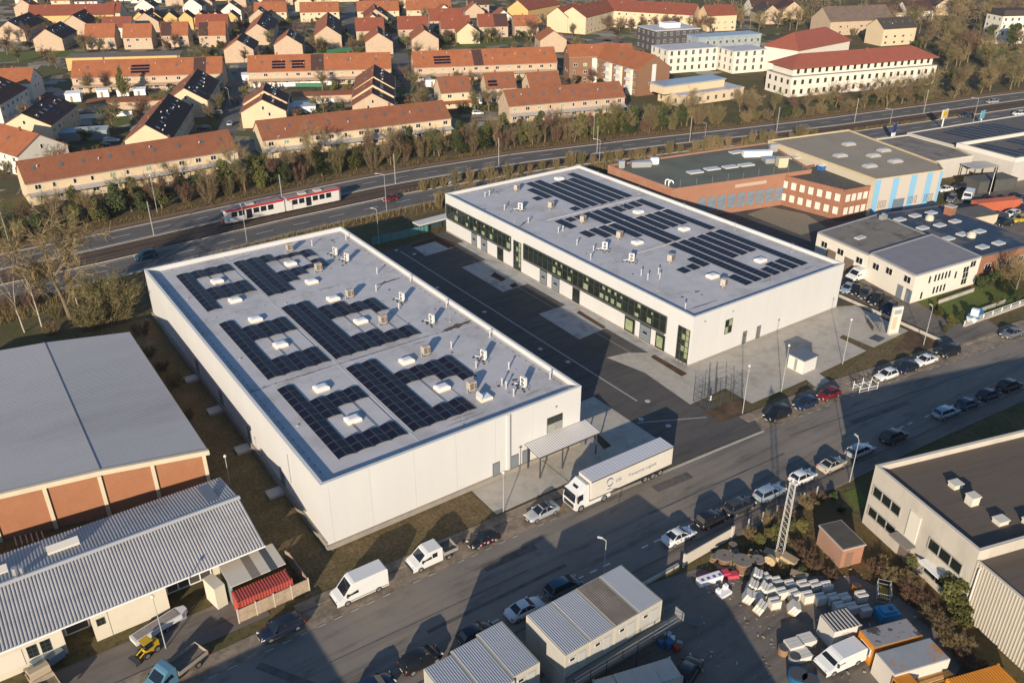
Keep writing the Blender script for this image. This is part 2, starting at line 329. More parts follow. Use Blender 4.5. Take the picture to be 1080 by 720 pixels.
# ---------------------------------------------------------------- the two white halls
WHITE = M('cream cladding', (.56,.548,.525), .42, .04, .25, spec=.4, stretch=(1,1,.15), dirt=(.55,.53,.49), dscale=.3, dlo=.5, dhi=.85)
COPE = P('pale coping', (.62,.6,.56), .35, .5)
MEMB = M('roof membrane', (.47,.455,.46), .75, .1, .5, dirt=(.35,.335,.325), dscale=.14, dlo=.5, dhi=.68, detail=6)
PLINTH = M('plinth concrete', (.26,.23,.19), .9, .15, 1)
GLASS = P('dark window glass', (.012,.018,.016), .08, .6)
GLASSG = M('greenish window glass', (.016,.022,.017), .08, .6, .9, spec=.6)
LIT_PANE = M('pale lit pane', (.25,.29,.16), .35, .35, 1.4)  # pale colour painted on panes for blinds and interior lit by the sun
FRAME = P('dark window frame', (.045,.05,.05), .4)
DOORG = M('grey blue door', (.17,.19,.21), .5, .08, 2)
GALV = P('galvanised steel', (.42,.42,.42), .4, .5, .5)
DARKM = P('dark metal', (.05,.05,.055), .45)
WHT = P('white paint', (.78,.77,.74), .4)
CELL = M('solar cell', (.007,.009,.022), .4, .3, .25, spec=.12)
PFR = P('panel frame', (.09,.085,.085), .45, .5, .2)
RUST = M('rusty brown', (.22,.12,.07), .8, .3, 3)
DIRT = M('roof dirt', (.085,.06,.05), .95, .3, 2)
ABS = P('black rubber', (.02,.02,.02), .8, .2)
def panel_mesh(w, l):
    b = MB(); b.box(-w/2, -l/2, 0, w/2, l/2, .04, 0); b.poly([(-w/2+.035, -l/2+.03, .043), (w/2-.035, -l/2+.03, .043), (w/2-.035, l/2-.03, .043), (-w/2+.035, l/2-.03, .043)], 1)
    return b.mesh('panel', [PFR, CELL])
PM_EW = panel_mesh(1.13, 1.7)
PM_S = panel_mesh(1.72, 1.02)
def pv_ew(label, x0, y0, pitch, cols, z, group):
    """east west tents: cols = {column: rows}"""
    t = thing('solar_array', label, 'solar panels', (x0, y0, z), 0, group)
    rail = MB(); tl = radians(10)
    for c, rows in cols.items():
        for r in rows:
            for s in (-1, 1):
                ob('panel', PM_EW, t, (c*2.35+1.175+s*.575, (r+.5)*pitch, .2), rot=(0, s*tl, 0))
            rail.box(c*2.35+.05, r*pitch+.2, .02, c*2.35+2.3, r*pitch+.26, .07)
        for s in (.06, 2.24): rail.box(c*2.35+s, min(rows)*pitch, .0, c*2.35+s+.05, (max(rows)+1)*pitch, .08)
    rail.build('mounting_rail', GALV, t); return t
def pv_rows(label, x0, y0, rows, z, group):
    """rows of panels tilted to the south west: rows = (x, y start, y end)"""
    t = thing('solar_array', label, 'solar panels', (x0, y0, z), 0, group); rail = MB()
    for x, a, b_2 in rows:
        n = max(1, round((b_2-a)/1.06))
        for k in range(n): ob('panel', PM_S, t, (x-x0+.86, a-y0+(k+.5)*1.06, .1), rot=(0, radians(-3.5), 0))
        for s in (.1, 1.6): rail.box(x-x0+s, a-y0, 0, x-x0+s+.06, a-y0+n*1.06, .05 if s < 1 else .12)
    rail.build('mounting_rail', GALV, t); return t
# parts that sit on the flat roofs; every builder returns a mesh, placed as children
def m_dome():
    b = MB(); b.box(-.95, -.75, 0, .95, .75, .35, 0)
    for k, (z, i) in enumerate(((.35, .0), (.5, .12), (.62, .35))):
        pass
    x, y = .98, .78; p = []
    for z, i in ((.35, 0), (.48, .1), (.6, .38)): p += [(-x+i, -y+i, z), (x-i, -y+i, z), (x-i, y-i, z), (-x+i, y-i, z)]
    f = []
    for l in (0, 4):
        for k in range(4): f.append([l+k, l+(k+1) % 4, l+4+(k+1) % 4, l+4+k])
    f.append([8, 9, 10, 11]); b.add(p, f, 1); return b.mesh('skylight', [P('dome kerb', (.7,.6,.48), .6), P('milky dome', (.72,.68,.66), .2, .6)])
def m_dome_open():
    b = MB(); b.box(-.9, -.7, 0, .9, .7, .4, 0); b.box(-.6, -.75, .4, .75, .72, .46, 1); b.add([(-.95,-.75,.42),(-.7,-.75,1.15),(-.7,.75,1.15),(-.95,.75,.42)], [[0,1,2,3],[3,2,1,0]], 1)
    return b.mesh('smoke_vent', [P('dome kerb', (.7,.6,.48), .6), WHT])
def m_ahu():
    b = MB()
    b.box(-.55, -.45, .25, .55, .45, 1.5, 0)
    for k in range(5): b.box(-.48, -.475, .45+k*.2, .1, -.45, .56+k*.2, 1)
    b.box(.2, -.48, .4, .48, -.45, 1.3, 2)
    for x in (-.5, .4):
        for y in (-.4, .3): b.box(x, y, 0, x+.1, y+.1, .25, 3)
    b.tube((-.8, -.2, 0), (-.8, -.2, .5), .1, n=8, mi=4); b.tube((-.8, -.2, .5), (-.5, -.2, .5), .08, n=6, mi=4)
    return b.mesh('ventilation_box', [M('vent box panel', (.4,.35,.29), .6, .15, 3), ABS, RUST, DARKM, GALV])
def m_cond():
    b = MB(); b.box(-.5, -.2, .12, .5, .2, 1.55, 0)
    for z in (.5, 1.15): b.tube((.0, -.205, z), (0, -.23, z), .28, n=12, mi=1); b.tube((0, -.232, z), (0, -.24, z), .09, n=8, mi=0)
    for x in (-.45, .35): b.box(x, -.3, 0, x+.1, .3, .12, 1)
    b.tube((.55, 0, .3), (1.1, 0, .3), .035, mi=1); b.tube((1.1, 0, .3), (1.1, 0, 0), .035, mi=1); b.tube((-.5, 0, .25), (-1.5, -.3, .06), .05, mi=2)
    for k in range(5): b.box(-1.5+k*.6, -.9+(k % 2)*.25, 0, -1.2+k*.6, -.75+(k % 2)*.25, .12, 1)
    return b.mesh('condenser_unit', [P('unit casing', (.66,.64,.6), .4), ABS, WHT])
def m_pipe():
    b = MB(); b.cyl(0, 0, 0, .95, .1, 8, 0); b.cyl(0, 0, .95, 1.12, .16, 8, 0); b.cyl(0, 0, 0, .06, .24, 8, 1)
    return b.mesh('vent_pipe', [P('pipe zinc', (.62,.6,.58), .35, .5, .3), MEMB])
def m_rod():
    b = MB(); b.cyl(0, 0, 0, 1.9, .022, 5, 0); b.cyl(0, 0, 0, .1, .2, 8, 1); return b.mesh('lightning_rod', [GALV, CONC])
MD, MDO, MA, MC, MP, MR = m_dome(), m_dome_open(), m_ahu(), m_cond(), m_pipe(), m_rod()
def flat_hall(t, L, W, H, zr, th=.36, mat=None, name_wall='wall'):
    b = MB(); mat = mat or WHITE
    b.prism([(0,0),(L,0),(L,W),(0,W)], 0, zr-.05)
    for x0, y0, x1, y1 in ((0,0,L,th), (0,W-th,L,W), (0,th,th,W-th), (L-th,th,L,W-th)): b.box(x0, y0, zr-.05, x1, y1, H)
    b.build(name_wall, mat, t)
    MB().box(th-.01, th-.01, zr-.06, L-th+.01, W-th+.01, zr).build('roof', MEMB, t)
    c = MB(); o = .05
    for x0, y0, x1, y1 in ((-o,-o,L+o,th+.03), (-o,W-th-.03,L+o,W+o), (-o,th+.03,th+.03,W-th-.03), (L-th-.03,th+.03,L+o,W-th-.03)): c.box(x0, y0, H, x1, y1, H+.06)
    c.build('coping', COPE, t)
def window_mesh(name, w, h, nx=2, ny=1, fr=None, gl=None, d=.06, f=.07, pale=()):
    """window in the local x z plane, facing -y"""
    b = MB(); b.box(0, -d, 0, w, 0, f); b.box(0, -d, h-f, w, 0, h)
    for i in range(nx+1):
        x = min(max(i*w/nx-f/2, 0), w-f); b.box(x, -d, f, x+f, 0, h-f)
    for j in range(1, ny): b.box(f, -d*.8, j*h/ny-.03, w-f, 0, j*h/ny+.03)
    k = 0
    for i in range(nx):
        for j in range(ny):
            b.poly([(i*w/nx, -.02, j*h/ny), ((i+1)*w/nx, -.02, j*h/ny), ((i+1)*w/nx, -.02, (j+1)*h/ny), (i*w/nx, -.02, (j+1)*h/ny)], 2 if k in pale else 1); k += 1
    return b.mesh(name, [fr or FRAME, gl or GLASS, LIT_PANE])
def seam_lines(t, xs, z0, z1, y=-.004):
    for x in xs: MB().box(x, y-.008, z0, x+.03, y+.004, z1).build('cladding_joint', P('joint', (.4,.38,.34), .7), t)
# ---- hall nearest the camera
H1 = thing('industrial_hall', 'nearer big white hall with tented solar arrays on its flat roof, beside the parked lorry', 'hall', (26.9, 75.56), 0, 'white halls with solar roofs')
L1, W1, Z1 = 37.55, 74.95, 8.6
flat_hall(H1, L1, W1, 9.3, Z1)
pb = MB()
for x0, y0, x1, y1, h in ((-.3,-.25,L1+.1,0,.7), (-.3,0,0,W1+.1,1.05), (L1,-.05,L1+.12,W1,.4)): pb.box(x0, y0, 0, x1, y1, h)
pb.build('plinth', PLINTH, H1)
seam_lines(H1, [.8]+[k*5.9 for k in range(1, 6)], .7, 9.1)
for k, (x, y) in enumerate([(9.2,63.9),(9.1,54.6),(9.3,45.8),(9.3,35.5),(9.1,20.5),(9.2,11),(22.5,64),(22.4,54.4),(22.5,45.9),(22.5,35.8),(22.2,20.5),(22.5,11.2)]): ob('skylight', MD, H1, (x, y, Z1))
ob('smoke_vent', MDO, H1, (25.8, 5.8, Z1))
for x, y in [(24.9,70.2),(25.4,58.3),(25.1,45.1),(25.1,33.3),(25.5,20.8),(25.5,8.5)]: ob('ventilation_box', MA, H1, (x, y, Z1))
for x, y in [(31,63.5),(31.5,59.7),(31.5,38.9),(31.4,29.1),(31.6,14.8),(31.8,5.3)]: ob('condenser_unit', MC, H1, (x, y, Z1), rz=-pi/2+.1)
for x, y in [(29.4,70.4),(36,69.5),(33.4,51.5),(29.9,45),(36.5,45.1),(29.6,36.5),(29.6,20.4),(33,10.5),(29.7,7.4),(29.7,6.4),(36.1,5),(29.4,13.4),(29.4,4.2),(36.2,20.1),(36.4,33)]: ob('vent_pipe', MP, H1, (x, y, Z1))
for x, y in [(28.3,12.2),(15.5,49),(3,60),(3,35),(3,14),(34,28),(20,2)]: ob('lightning_rod', MR, H1, (x, y, Z1))
st = MB()
def blot(b, x0, y0, x1, y1, w, z, n=14, mi=0, seed=1):
    r = random.Random(seed); up, dn = [], []
    for k in range(n+1):
        t = k/n; e = sin(pi*t)**.5 if 0 < t < 1 else .1
        x, y = x0+(x1-x0)*t, y0+(y1-y0)*t; up.append((x, y+w*e*r.uniform(.25, 1), z)); dn.append((x, y-w*e*r.uniform(.25, 1), z))
    for k in range(n): b.poly([dn[k], dn[k+1], up[k+1], up[k]], mi)
blot(st, 31, 25.6, 36.9, 26.4, .8, Z1+.006, seed=2); blot(st, 4, 25.3, 13, 25.5, .13, Z1+.006, seed=3, n=26); blot(st, 13, 25.4, 29, 25.8, .13, Z1+.006, seed=4, n=40); blot(st, .4, 25.2, 4, 25.3, .22, Z1+.007, seed=5); blot(st, 30.5, 47, 36, 47.5, .35, Z1+.006, seed=6); blot(st, 33.5, 71, 35.5, 71.2, .15, Z1+.006, seed=8)
blot(st, 18, 3, 24, 3.1, .1, Z1+.006, seed=9, n=24)
st.build('dirt_stain', DIRT, H1)
sm = MB()
for y in (25.1, 50.2): sm.box(.36, y, Z1, L1-.36, y+.08, Z1+.012)
for k in range(9): sm.box(.5+k*4.1, .36, Z1, .53+k*4.1, W1-.36, Z1+.006)
for x in (13.75,): sm.box(x, .36, Z1, x+.12, W1-.36, Z1+.03)
sm.build('roof_seam', P('membrane weld', (.5,.48,.47), .7), H1)
ob('window', window_mesh('window', 2.6, 2.4, 2, 2, pale=(0,)), H1, (L1-5.7, 0, 3.9))
lv = MB()
for k in range(8): lv.box(0, -.09, k*.16, 2.5, -.06, k*.16+.09)
lv.build('louvre', P('louvre grey', (.4,.39,.36), .5), H1, loc=(L1-5.65, 0, 4.0))
DM = lambda w, h, mat=DOORG: MB().box(0, -.05, 0, w, 0, h, 0).box(.06, -.065, .1, w-.06, -.05, h-.08, 1).mesh('door', [FRAME, mat])
for x, w_, h in ((23.1,1.1,2.3),(26.0,1.2,2.3),(L1-9.7,1.2,2.4)): ob('door', DM(w_, h), H1, (x, 0, .3))
dp = MB(); dp.box(25.3, -.14, .6, 25.75, 0, 9.2, 0); dp.box(25.9, -.08, .6, 26.0, 0, 9.2, 1); dp.build('downpipe', [WHITE, GALV], H1)
ob('wall_lamp', MB().box(-.12,-.2,0,.12,0,.2).mesh('wall_lamp', GALV), H1, (L1-4.3, 0, 7.6))
# canopy over the entrance
CP0, CP1 = (28.2, 38.5), (-3.3, 0)
cp = MB(); cz = 3.35
cp.ribs((CP0[0], -3.3, cz), (CP0[1], -3.3, cz), (CP0[1], -.05, cz+.35), (CP0[0], -.05, cz+.35), 30, .06, 0); cp.ribs((CP0[0], -3.3, cz-.03), (CP0[1], -3.3, cz-.03), (CP0[1], -.05, cz+.32), (CP0[0], -.05, cz+.32), 30, .06, 0)
cn = cp.build('canopy', [P('canopy sheet', (.5,.48,.47), .5)], H1)
cf = MB()
for y, z in ((-3.36, cz-.14), (-.1, cz+.2)): cf.box(CP0[0], y, z, CP0[1], y+.12, z+.16)
for x in (CP0[0], 31.5, 35, CP0[1]-.12): cf.add([(x,-3.3,cz-.14),(x+.1,-3.3,cz-.14),(x+.1,0,cz+.2),(x,0,cz+.2),(x,-3.3,cz-.02),(x+.1,-3.3,cz-.02),(x+.1,0,cz+.32),(x,0,cz+.32)], [[0,1,5,4],[3,2,1,0],[4,5,6,7],[0,4,7,3],[1,2,6,5]])
cf.build('beam', DARKM, cn)
for x, y in ((28.4,-3.2),(32.1,-3.2),(37.9,-3.2),(28.4,-.5),(38.2,-.6)): ob('post', MB().box(-.07,-.07,0,.07,.07,cz-.1).mesh('post', DARKM), cn, (x, y, .02))
for y in (5.2, 19.4, 32, 43.4):
    pass
for px in ((188.4,378), (213,412), (241.7,450.8), (275.3,495.3)): pass
for y in (12.8, 24.6, 36.6, 47.9):
    d = MB(); d.box(-.06, 0, 1.0, 0, 1.5, 3.2, 0); d.build('door', P('dark grey door', (.14,.15,.16), .5), H1, loc=(0, y, 0))  # side doors in one plain dark grey
    MB().box(-2.3, 0, 0, -.3, 1.7, .42).build('door_step', CONCG, H1, loc=(0, y-.1, 0))
MB().tube((-.05, 0, 3.4), (-.05, 0, 7.6), .06).build('downpipe', GALV, H1, loc=(0, 10.2, 0))
# arrays on the nearer hall
gx = 'tented solar arrays on the nearer hall'
bx, by = 26.9, 75.56
R = lambda a, b: list(range(a, b))
C2 = {2:[8,9],3:[8],4:[8],5:[7,8]}
pv_ew('small F-shaped solar array in the nearer hall roof corner closest to the tram road', bx+4, by+52.9, 1.75, {0:R(0,10),1:[2,3,4,8,9],2:[2,3,4,8,9],3:[2,3,4,8,9]}, Z1, gx)
pv_ew('broad two-armed solar array beside the F-shaped one, closest to the red and white tram', bx+14.1, by+52.9, 1.75, {0:R(0,10),1:R(0,10),2:[2,3,4,8,9],3:[3,4,8],4:[4,8],5:[4,5,7,8]}, Z1, gx)
pv_ew('narrow F-shaped solar array on the nearer hall, middle one of three along its left edge', bx+4, by+26.8, 1.73, {0:R(0,12),1:[0,1,2,7,8,9],2:[0,1,2,7,8,9],3:[0,1,2,7,8,9]}, Z1, gx)
pv_ew('largest two-armed solar array in the centre of the nearer hall roof', bx+14.1, by+26.8, 1.73, {0:R(0,12),1:R(0,12),2:[0,1,2,7,8,9],3:[0,1,2,7,8,9],4:[0,1,7,8],5:[0,1,6,7,8]}, Z1, gx)
pv_ew('narrow stepped solar array in the nearer hall roof corner closest to the white delivery van', bx+4, by+4.2, 1.77, {0:R(0,11),1:[0,1,5,6,7],2:[0,1,6,7],3:[0,1,6,7]}, Z1, gx)
pv_ew('broad solar array with a notched arm, closest to the lorry on the nearer hall roof', bx+14.1, by+4.2, 1.77, {0:R(0,11),1:R(0,11),2:[0,1,6,7],3:[0,1,6,7],4:[5,6,7],5:[4,5,6,7]}, Z1, gx)
# ---- hall further away
H2 = thing('industrial_hall', 'further white hall with a long dark window band and striped solar arrays, across the yard', 'hall', (92.72, 82.25), 0, 'white halls with solar roofs')
L2, W2, Z2 = 38.0, 75.45, 8.3
flat_hall(H2, L2, W2, 8.84, Z2)
MB().box(-.12,-.12,0,L2+.1,0,.35).box(-.12,0,0,0,W2,.3).build('plinth', PLINTH, H2)
for x, y in [(28.1,70.6),(27.4,42.7),(27.9,29.9),(15.3,29.8),(27.6,10.3),(15.1,10.3)]: ob('skylight', MD, H2, (x, y, Z2))
for x, y in [(15,69.2),(14.1,55.4),(14.1,44.7),(14.2,33.7),(14,19.5),(13.7,6.4)]: ob('ventilation_box', MA, H2, (x, y, Z2), rz=.3)
for x, y in [(8.2,58.3),(8.1,30.9),(8.4,23.8)]: ob('condenser_unit', MC, H2, (x, y, Z2), rz=-1.0)
for x, y in [(6.9,69.9),(8.3,70.3),(5.6,60.5),(5,51.1),(6.6,43.2),(7.8,43.3),(5.4,35.9),(5.8,31.5),(2.9,28.8),(5.5,18.1),(5.2,16.1),(8.5,16.9),(7.1,15.1),(1.9,3.8)]: ob('vent_pipe', MP, H2, (x, y, Z2))
for x, y in [(3.3,11.6),(36,66),(36,52),(36,38),(36,24),(36,10),(20,1.5),(1.5,51),(26,46)]: ob('lightning_rod', MR, H2, (x, y, Z2))
st = MB(); blot(st, 2.2, 50.2, 5.5, 52.2, .4, Z2+.006, seed=11); blot(st, 2, 3.4, 9, 3.2, .2, Z2+.006, seed=12); st.build('dirt_stain', DIRT, H2)
tr = MB()
for y in (50, 41.05, 26.1): tr.box(9 if y > 45 else 12, y-.15, Z2, 34.5, y+.12, Z2+.09)
tr.build('cable_tray', P('tray zinc', (.5,.47,.44), .5), H2)
for H_, L_, W_, z_ in ((H1, L1, W1, Z1), (H2, L2, W2, Z2)):
    lw = MB()
    for a, c in (((1.3,1.3),(L_-1.3,1.3)), ((L_-1.3,1.3),(L_-1.3,W_-1.3)), ((L_-1.3,W_-1.3),(1.3,W_-1.3)), ((1.3,W_-1.3),(1.3,1.3)), ((1.3,W_*.34),(L_-1.3,W_*.34)), ((1.3,W_*.67),(L_-1.3,W_*.67))):
        lw.tube((*a, z_+.1), (*c, z_+.1), .012, n=3, cap=False); d = hypot(c[0]-a[0], c[1]-a[1])
        for k in range(int(d/1.6)): x, y = lerp2(a, c, k*1.6/d); lw.box(x-.08, y-.08, z_, x+.08, y+.08, z_+.09, 1)
    lw.build('lightning_conductor', [GALV, P('conductor block', (.2,.19,.18), .8)], H_)
    r_ = random.Random(3)
    for k in range(26):
        x, y, a = r_.uniform(27, L_-3) if H_ is H1 else r_.uniform(2, 12), r_.uniform(3, W_-3), r_.uniform(0, 3); ob('roof_drain', MB().cyl(0,0,0,.05,r_.uniform(.12,.25),8).mesh('roof_drain', DIRT if k % 3 else GALV), H_, (x, y, z_+.003))
    pd = random.Random(6)
    for k in range(9):
        x, y = pd.uniform(3, L_-6), pd.choice((pd.uniform(1, 4), pd.uniform(W_-5, W_-1.5), W_*.33, W_*.68)); b = MB(); blot(b, x, y, x+pd.uniform(2, 5), y+pd.uniform(-.4, .4), pd.uniform(.15, .5), z_+.004, seed=k+20); b.build('water_mark', M('dried puddle', (.3,.285,.27), .8, .15, 1.5), H_)
# window band: a bay in three runs, deep frames, panes with sunlit interior and blinds painted as pale patches
def win_band(y0, y1, z0, z1):
    n = round((y0-y1)/1.5); w = (y0-y1)/n
    fr = MB(); fr.box(-.28, y1, z0-.12, 0, y0, z0); fr.box(-.28, y1, z1, 0, y0, z1+.14); fr.box(-.28, y1-.1, z0-.12, 0, y1, z1+.14); fr.box(-.28, y0, z0-.12, 0, y0+.1, z1+.14)
    fr.box(-.45, y1, z0-.3, -.33, y0, z0-.22)
    for k in range(1, n): fr.box(-.16, y1+k*w-.035, z0, 0, y1+k*w+.035, z1)
    fr.box(-.13, y1, z0+1.72, 0, y0, z0+1.79)
    o = fr.build('window_band', FRAME, H2)
    r = random.Random(int(y0*10)); lit = False
    for k in range(n):
        if r.random() < .55: lit = not lit
        g = MB(); a, b_2 = y1+k*w+.035, y1+(k+1)*w-.035
        if lit:
            g.poly([(-.04, b_2, z0), (-.04, a, z0), (-.04, a, z1), (-.04, b_2, z1)], 0)
            zz = z0+r.uniform(.7, 1.4); m1 = a+(b_2-a)*r.uniform(.1, .45); g.poly([(-.05, b_2-.06, z0+.15), (-.05, m1, z0+.15), (-.05, m1, zz), (-.05, b_2-.06, zz)], 1)
            m2 = a+(b_2-a)*r.uniform(.3, .6); g.poly([(-.05, m2, z0+1.95), (-.05, a+.12, z0+1.95), (-.05, a+.12, z1-r.uniform(.2, .5)), (-.05, m2, z1-r.uniform(.2, .5))], 1)
        else: g.poly([(-.04, b_2, z0), (-.04, a, z0), (-.04, a, z1), (-.04, b_2, z1)], 0)
        g.build('window_pane', [GLASSG, LIT_PANE], o)
win_band(74.8, 50.1, 3.75, 6.6); win_band(45.5, 5.75, 3.75, 6.6)
def entr(y0, y1, z1):
    fr = MB(); w = y0-y1
    for k in range(4): fr.box(-.12, y1+k*w/3-.06, 0, 0, y1+k*w/3+.06, z1)
    for k in range(7): fr.box(-.1, y1, k*z1/6-.05, 0, y0, k*z1/6+.05)
    o = fr.build('entrance_glazing', FRAME, H2)
    g = MB(); r = random.Random(5)
    for i in range(3):
        for k in range(6): g.poly([(-.03, y1+(i+1)*w/3, k*z1/6), (-.03, y1+i*w/3, k*z1/6), (-.03, y1+i*w/3, (k+1)*z1/6), (-.03, y1+(i+1)*w/3, (k+1)*z1/6)], 0 if r.random() < .7 else 1)
    g.build('pane', [GLASSG, LIT_PANE], o)
entr(49.1, 46.6, 6.3); entr(3.0, .5, 6.3)
for y0, y1 in ((64.9,62.8),(61.2,58.8),(40.3,38.0),(36.5,34.1),(11.8,9.1)):
    d = MB(); d.box(-.06, y1, .3, 0, y0, 3.15, 0); d.box(-.075, y1+.12, .4, -.06, y0-.12, 3.0, 1)
    for k in range(3): d.box(-.085, y1+.2, .9+k*.7, -.075, y0-.2, .93+k*.7, 0)
    o = d.build('sectional_door', [FRAME, DOORG], H2); MB().box(-.09, (y0+y1)/2-.5, 1.6, -.075, (y0+y1)/2+.5, 2.0).build('door_window', GLASS, o)
for y0, y1 in ((55.0,52.8),(30.1,28.0),(15.6,13.0),(7.9,5.7)):
    d = MB(); d.box(-.1, y1, .2, 0, y0, 3.1, 0); d.box(-.11, y1+.14, .3, -.1, y0-.14, 2.95, 1)
    if y0 in (15.6, 7.9): d.box(-.115, y1+.5, .6, -.11, y0-.3, 2.6, 2)
    d.build('glass_door', [FRAME, GLASSG, LIT_PANE], H2)
ob('window', window_mesh('window', 1.7, 2.6, 2, 2, pale=(0, 3)), H2, (7.6, 0, 3.6))
for x in (12.4, 15.9): ob('door', DM(1.0, 2.3, P('steel door', (.14,.14,.14), .4)), H2, (x, 0, .35))
for x, y in ((9,-.0),(2.5,0)): ob('wall_lamp', MB().box(-.12,-.2,0,.12,0,.2).mesh('wall_lamp', GALV), H2, (x, y, 7.4))
seam_lines(H2, [6, 12, 18, 24, 30, 36], .4, 8.6)
gx = 'striped solar arrays on the further hall'
RX = [31.95+92.72-2.48*k for k in range(10)]; Y0 = 82.25
def arr(label, rows): 
    rows = [(RX[i], a+Y0, b+Y0) for i, a, b in rows]
    pv_rows(label, min(r[0] for r in rows), min(r[1] for r in rows), rows, Z2, gx)
arr('four-row solar array in the further hall roof corner by the brick works, outer row longest', [(0,51.3,72.6),(1,51.2,69),(2,51.1,68.9),(3,51,68.6)])
arr('ragged solar array with short stubs on the further hall, at its tram road end', [(4,51.2,72.6),(5,51.1,72.4),(6,61,68.7),(6,51,53.1),(7,61,62.9)])
arr('smallest solar array on the further hall, four short rows beside a white dome', [(0,41.2,49),(1,45.3,48.6),(2,45.1,48.5),(3,45,48.3)])
arr('broken-up solar array around a beige vent box, next to the smallest array', [(4,41.2,48.5),(5,41.2,48.4),(6,41.2,48.5),(7,46.3,48.4),(8,46.3,48.3),(9,43.2,48.4)])
arr('compact four-row solar block along the brick works side, mid-length of the further hall roof', [(0,26.8,41),(1,32.1,40.8),(2,32.1,40.8),(3,32.1,40.8)])
arr('stepped solar array of six shrinking rows in the middle of the further hall roof', [(4,26.5,41),(5,26.4,40.8),(6,32,40.8),(7,35.4,40.8),(8,35.4,40.8),(9,37.4,40.8)])
arr('solar array wrapped round a white dome at the car park corner of the further hall', [(0,4.5,25.9),(1,14.2,25.4),(2,14.1,25.3),(3,14.1,25.4),(1,4.5,9),(2,4.5,9),(3,4.5,8.1)])
arr('long double-row solar array with stubs at the street end of the further hall', [(4,4.5,25.8),(5,4.5,25.4),(6,14.3,18.1),(6,4.4,8.5),(7,14.2,16),(8,14.1,16)])
# ---------------------------------------------------------------- vehicles
TYRE = P('tyre rubber', (.018,.018,.018), .85, .2)
RIM = P('wheel rim', (.35,.35,.36), .35, .5, .6)
CGLASS = P('car glass', (.01,.014,.02), .06, .7)
HEAD = P('headlamp glass', (.6,.6,.58), .15, .7)
TAIL = P('tail lamp red', (.3,.015,.01), .25, .5)
PLATE = P('number plate', (.6,.58,.5), .5)
BUMP = P('black trim', (.025,.025,.027), .6)
def paint(name, col, rough=.25): return P('paint '+name, col, rough, .5)
def wheel_mesh(r, w):
    b = MB(); b.tube((0,-w/2,0), (0,w/2,0), r, n=16, mi=0)
    for s in (-1, 1): b.tube((0,s*w/2,0), (0,s*(w/2+.012),0), r*.64, n=12, mi=1)
    return b.mesh('wheel', [TYRE, RIM])
WM = {r: wheel_mesh(r, w) for r, w in ((.32,.2), (.36,.23), (.5,.3), (.4,.24))}
def car_meshes(L, W, H, rear, fr, roof0, roof1, hood=.9, belt=.94, tail=None):
    """rear / fr: where the glasshouse meets the body at the back and front; roof0 / roof1: ends of the roof"""
    w = W/2; tz = tail or belt; b = MB()
    st = [(0,.42,tz*.72,w*.8),(.06,.28,tz*.88,w*.9),(.22,.22,tz*.99,w*.96),(rear+.1 if rear > .4 else .5,.2,max(tz,belt*.99),w),(L*.5,.19,belt,w),(fr,.2,belt*.99,w*.99),(fr+.35,.2,hood*1.0,w*.98),(L-.5,.2,hood*.9,w*.94),(L-.16,.24,hood*.76,w*.84),(L-.03,.32,hood*.6,w*.7),(L,.4,hood*.52,w*.62)]
    rows = []
    for x, z0, z1, hw in st:
        z = [(-hw*.86,z0),(-hw,z0+.14),(-hw*1.0,(z0+z1)*.52),(-hw*.95,z1-.07),(-hw*.8,z1),(hw*.8,z1),(hw*.95,z1-.07),(hw,(z0+z1)*.52),(hw,z0+.14),(hw*.86,z0)]
        rows.append([(x,)+p for p in z])
    n = 10; b.v = [p for r in rows for p in r]
    for i in range(len(rows)-1):
        for k in range(n):
            j = (k+1) % n; b.f.append([i*n+k, i*n+j, (i+1)*n+j, (i+1)*n+k][::-1]); b.m.append(1 if k in (0, 8, 9) and False else (1 if k == 9 else 0))
    b.f.append(list(range(n))); b.m.append(0); b.f.append([len(rows)*n-n+k for k in range(n)][::-1]); b.m.append(1)
    # roof skin and pillars
    bw, rw = w*.84, w*.66
    g = [(rear,-bw,tz-.02),(fr,-bw,belt-.03),(fr,bw,belt-.03),(rear,bw,tz-.02),(roof0,-rw,H-.05),(roof1,-rw,H-.05),(roof1,rw,H-.05),(roof0,rw,H-.05)]
    m = (roof0+roof1)/2
    b.add([(roof0-.05,-rw,H-.06),(m,-rw-.03,H-.02),(roof1+.05,-rw,H-.06),(roof1+.05,rw,H-.06),(m,rw+.03,H-.02),(roof0-.05,rw,H-.06),(roof0,-rw*.7,H-.01),(m,-rw*.7,H+.02),(roof1,-rw*.7,H-.01),(roof1,rw*.7,H-.01),(m,rw*.7,H+.02),(roof0,rw*.7,H-.01)], [[0,1,7,6],[1,2,8,7],[2,3,9,8],[3,4,10,9],[4,5,11,10],[5,0,6,11],[6,7,10,11],[7,8,9,10]], 0)
    for s in (-1, 1):
        for p, q, r in (((fr,s*bw,belt-.03),(roof1,s*rw,H-.05),.045),((rear,s*bw,tz-.02),(roof0,s*rw,H-.05),.07),((L*.45,s*bw,belt),(L*.43,s*rw,H-.04),.035)): b.tube(p, q, r, n=4)
        b.box(fr-.3, s*(w+.02)-.08, belt-.02, fr-.1, s*(w+.02)+.08, belt+.13, 0)
        b.box(.9, s*w*.99-.015, .2, L-.9, s*w*.99+.015, .3, 1)
    gl = MB(); gl.add(g, [[0,1,5,4],[1,2,6,5],[2,3,7,6],[3,0,4,7]])
    hl = MB(); tl = MB()
    return b, gl
def lamp(w, h): return MB().box(-.05, -w/2, -h/2, .05, w/2, h/2)
HLM = lamp(.34, .14).mesh('headlight', HEAD); TLM = lamp(.28, .2).mesh('taillight', TAIL); PLM = lamp(.5, .1).mesh('number_plate', PLATE)
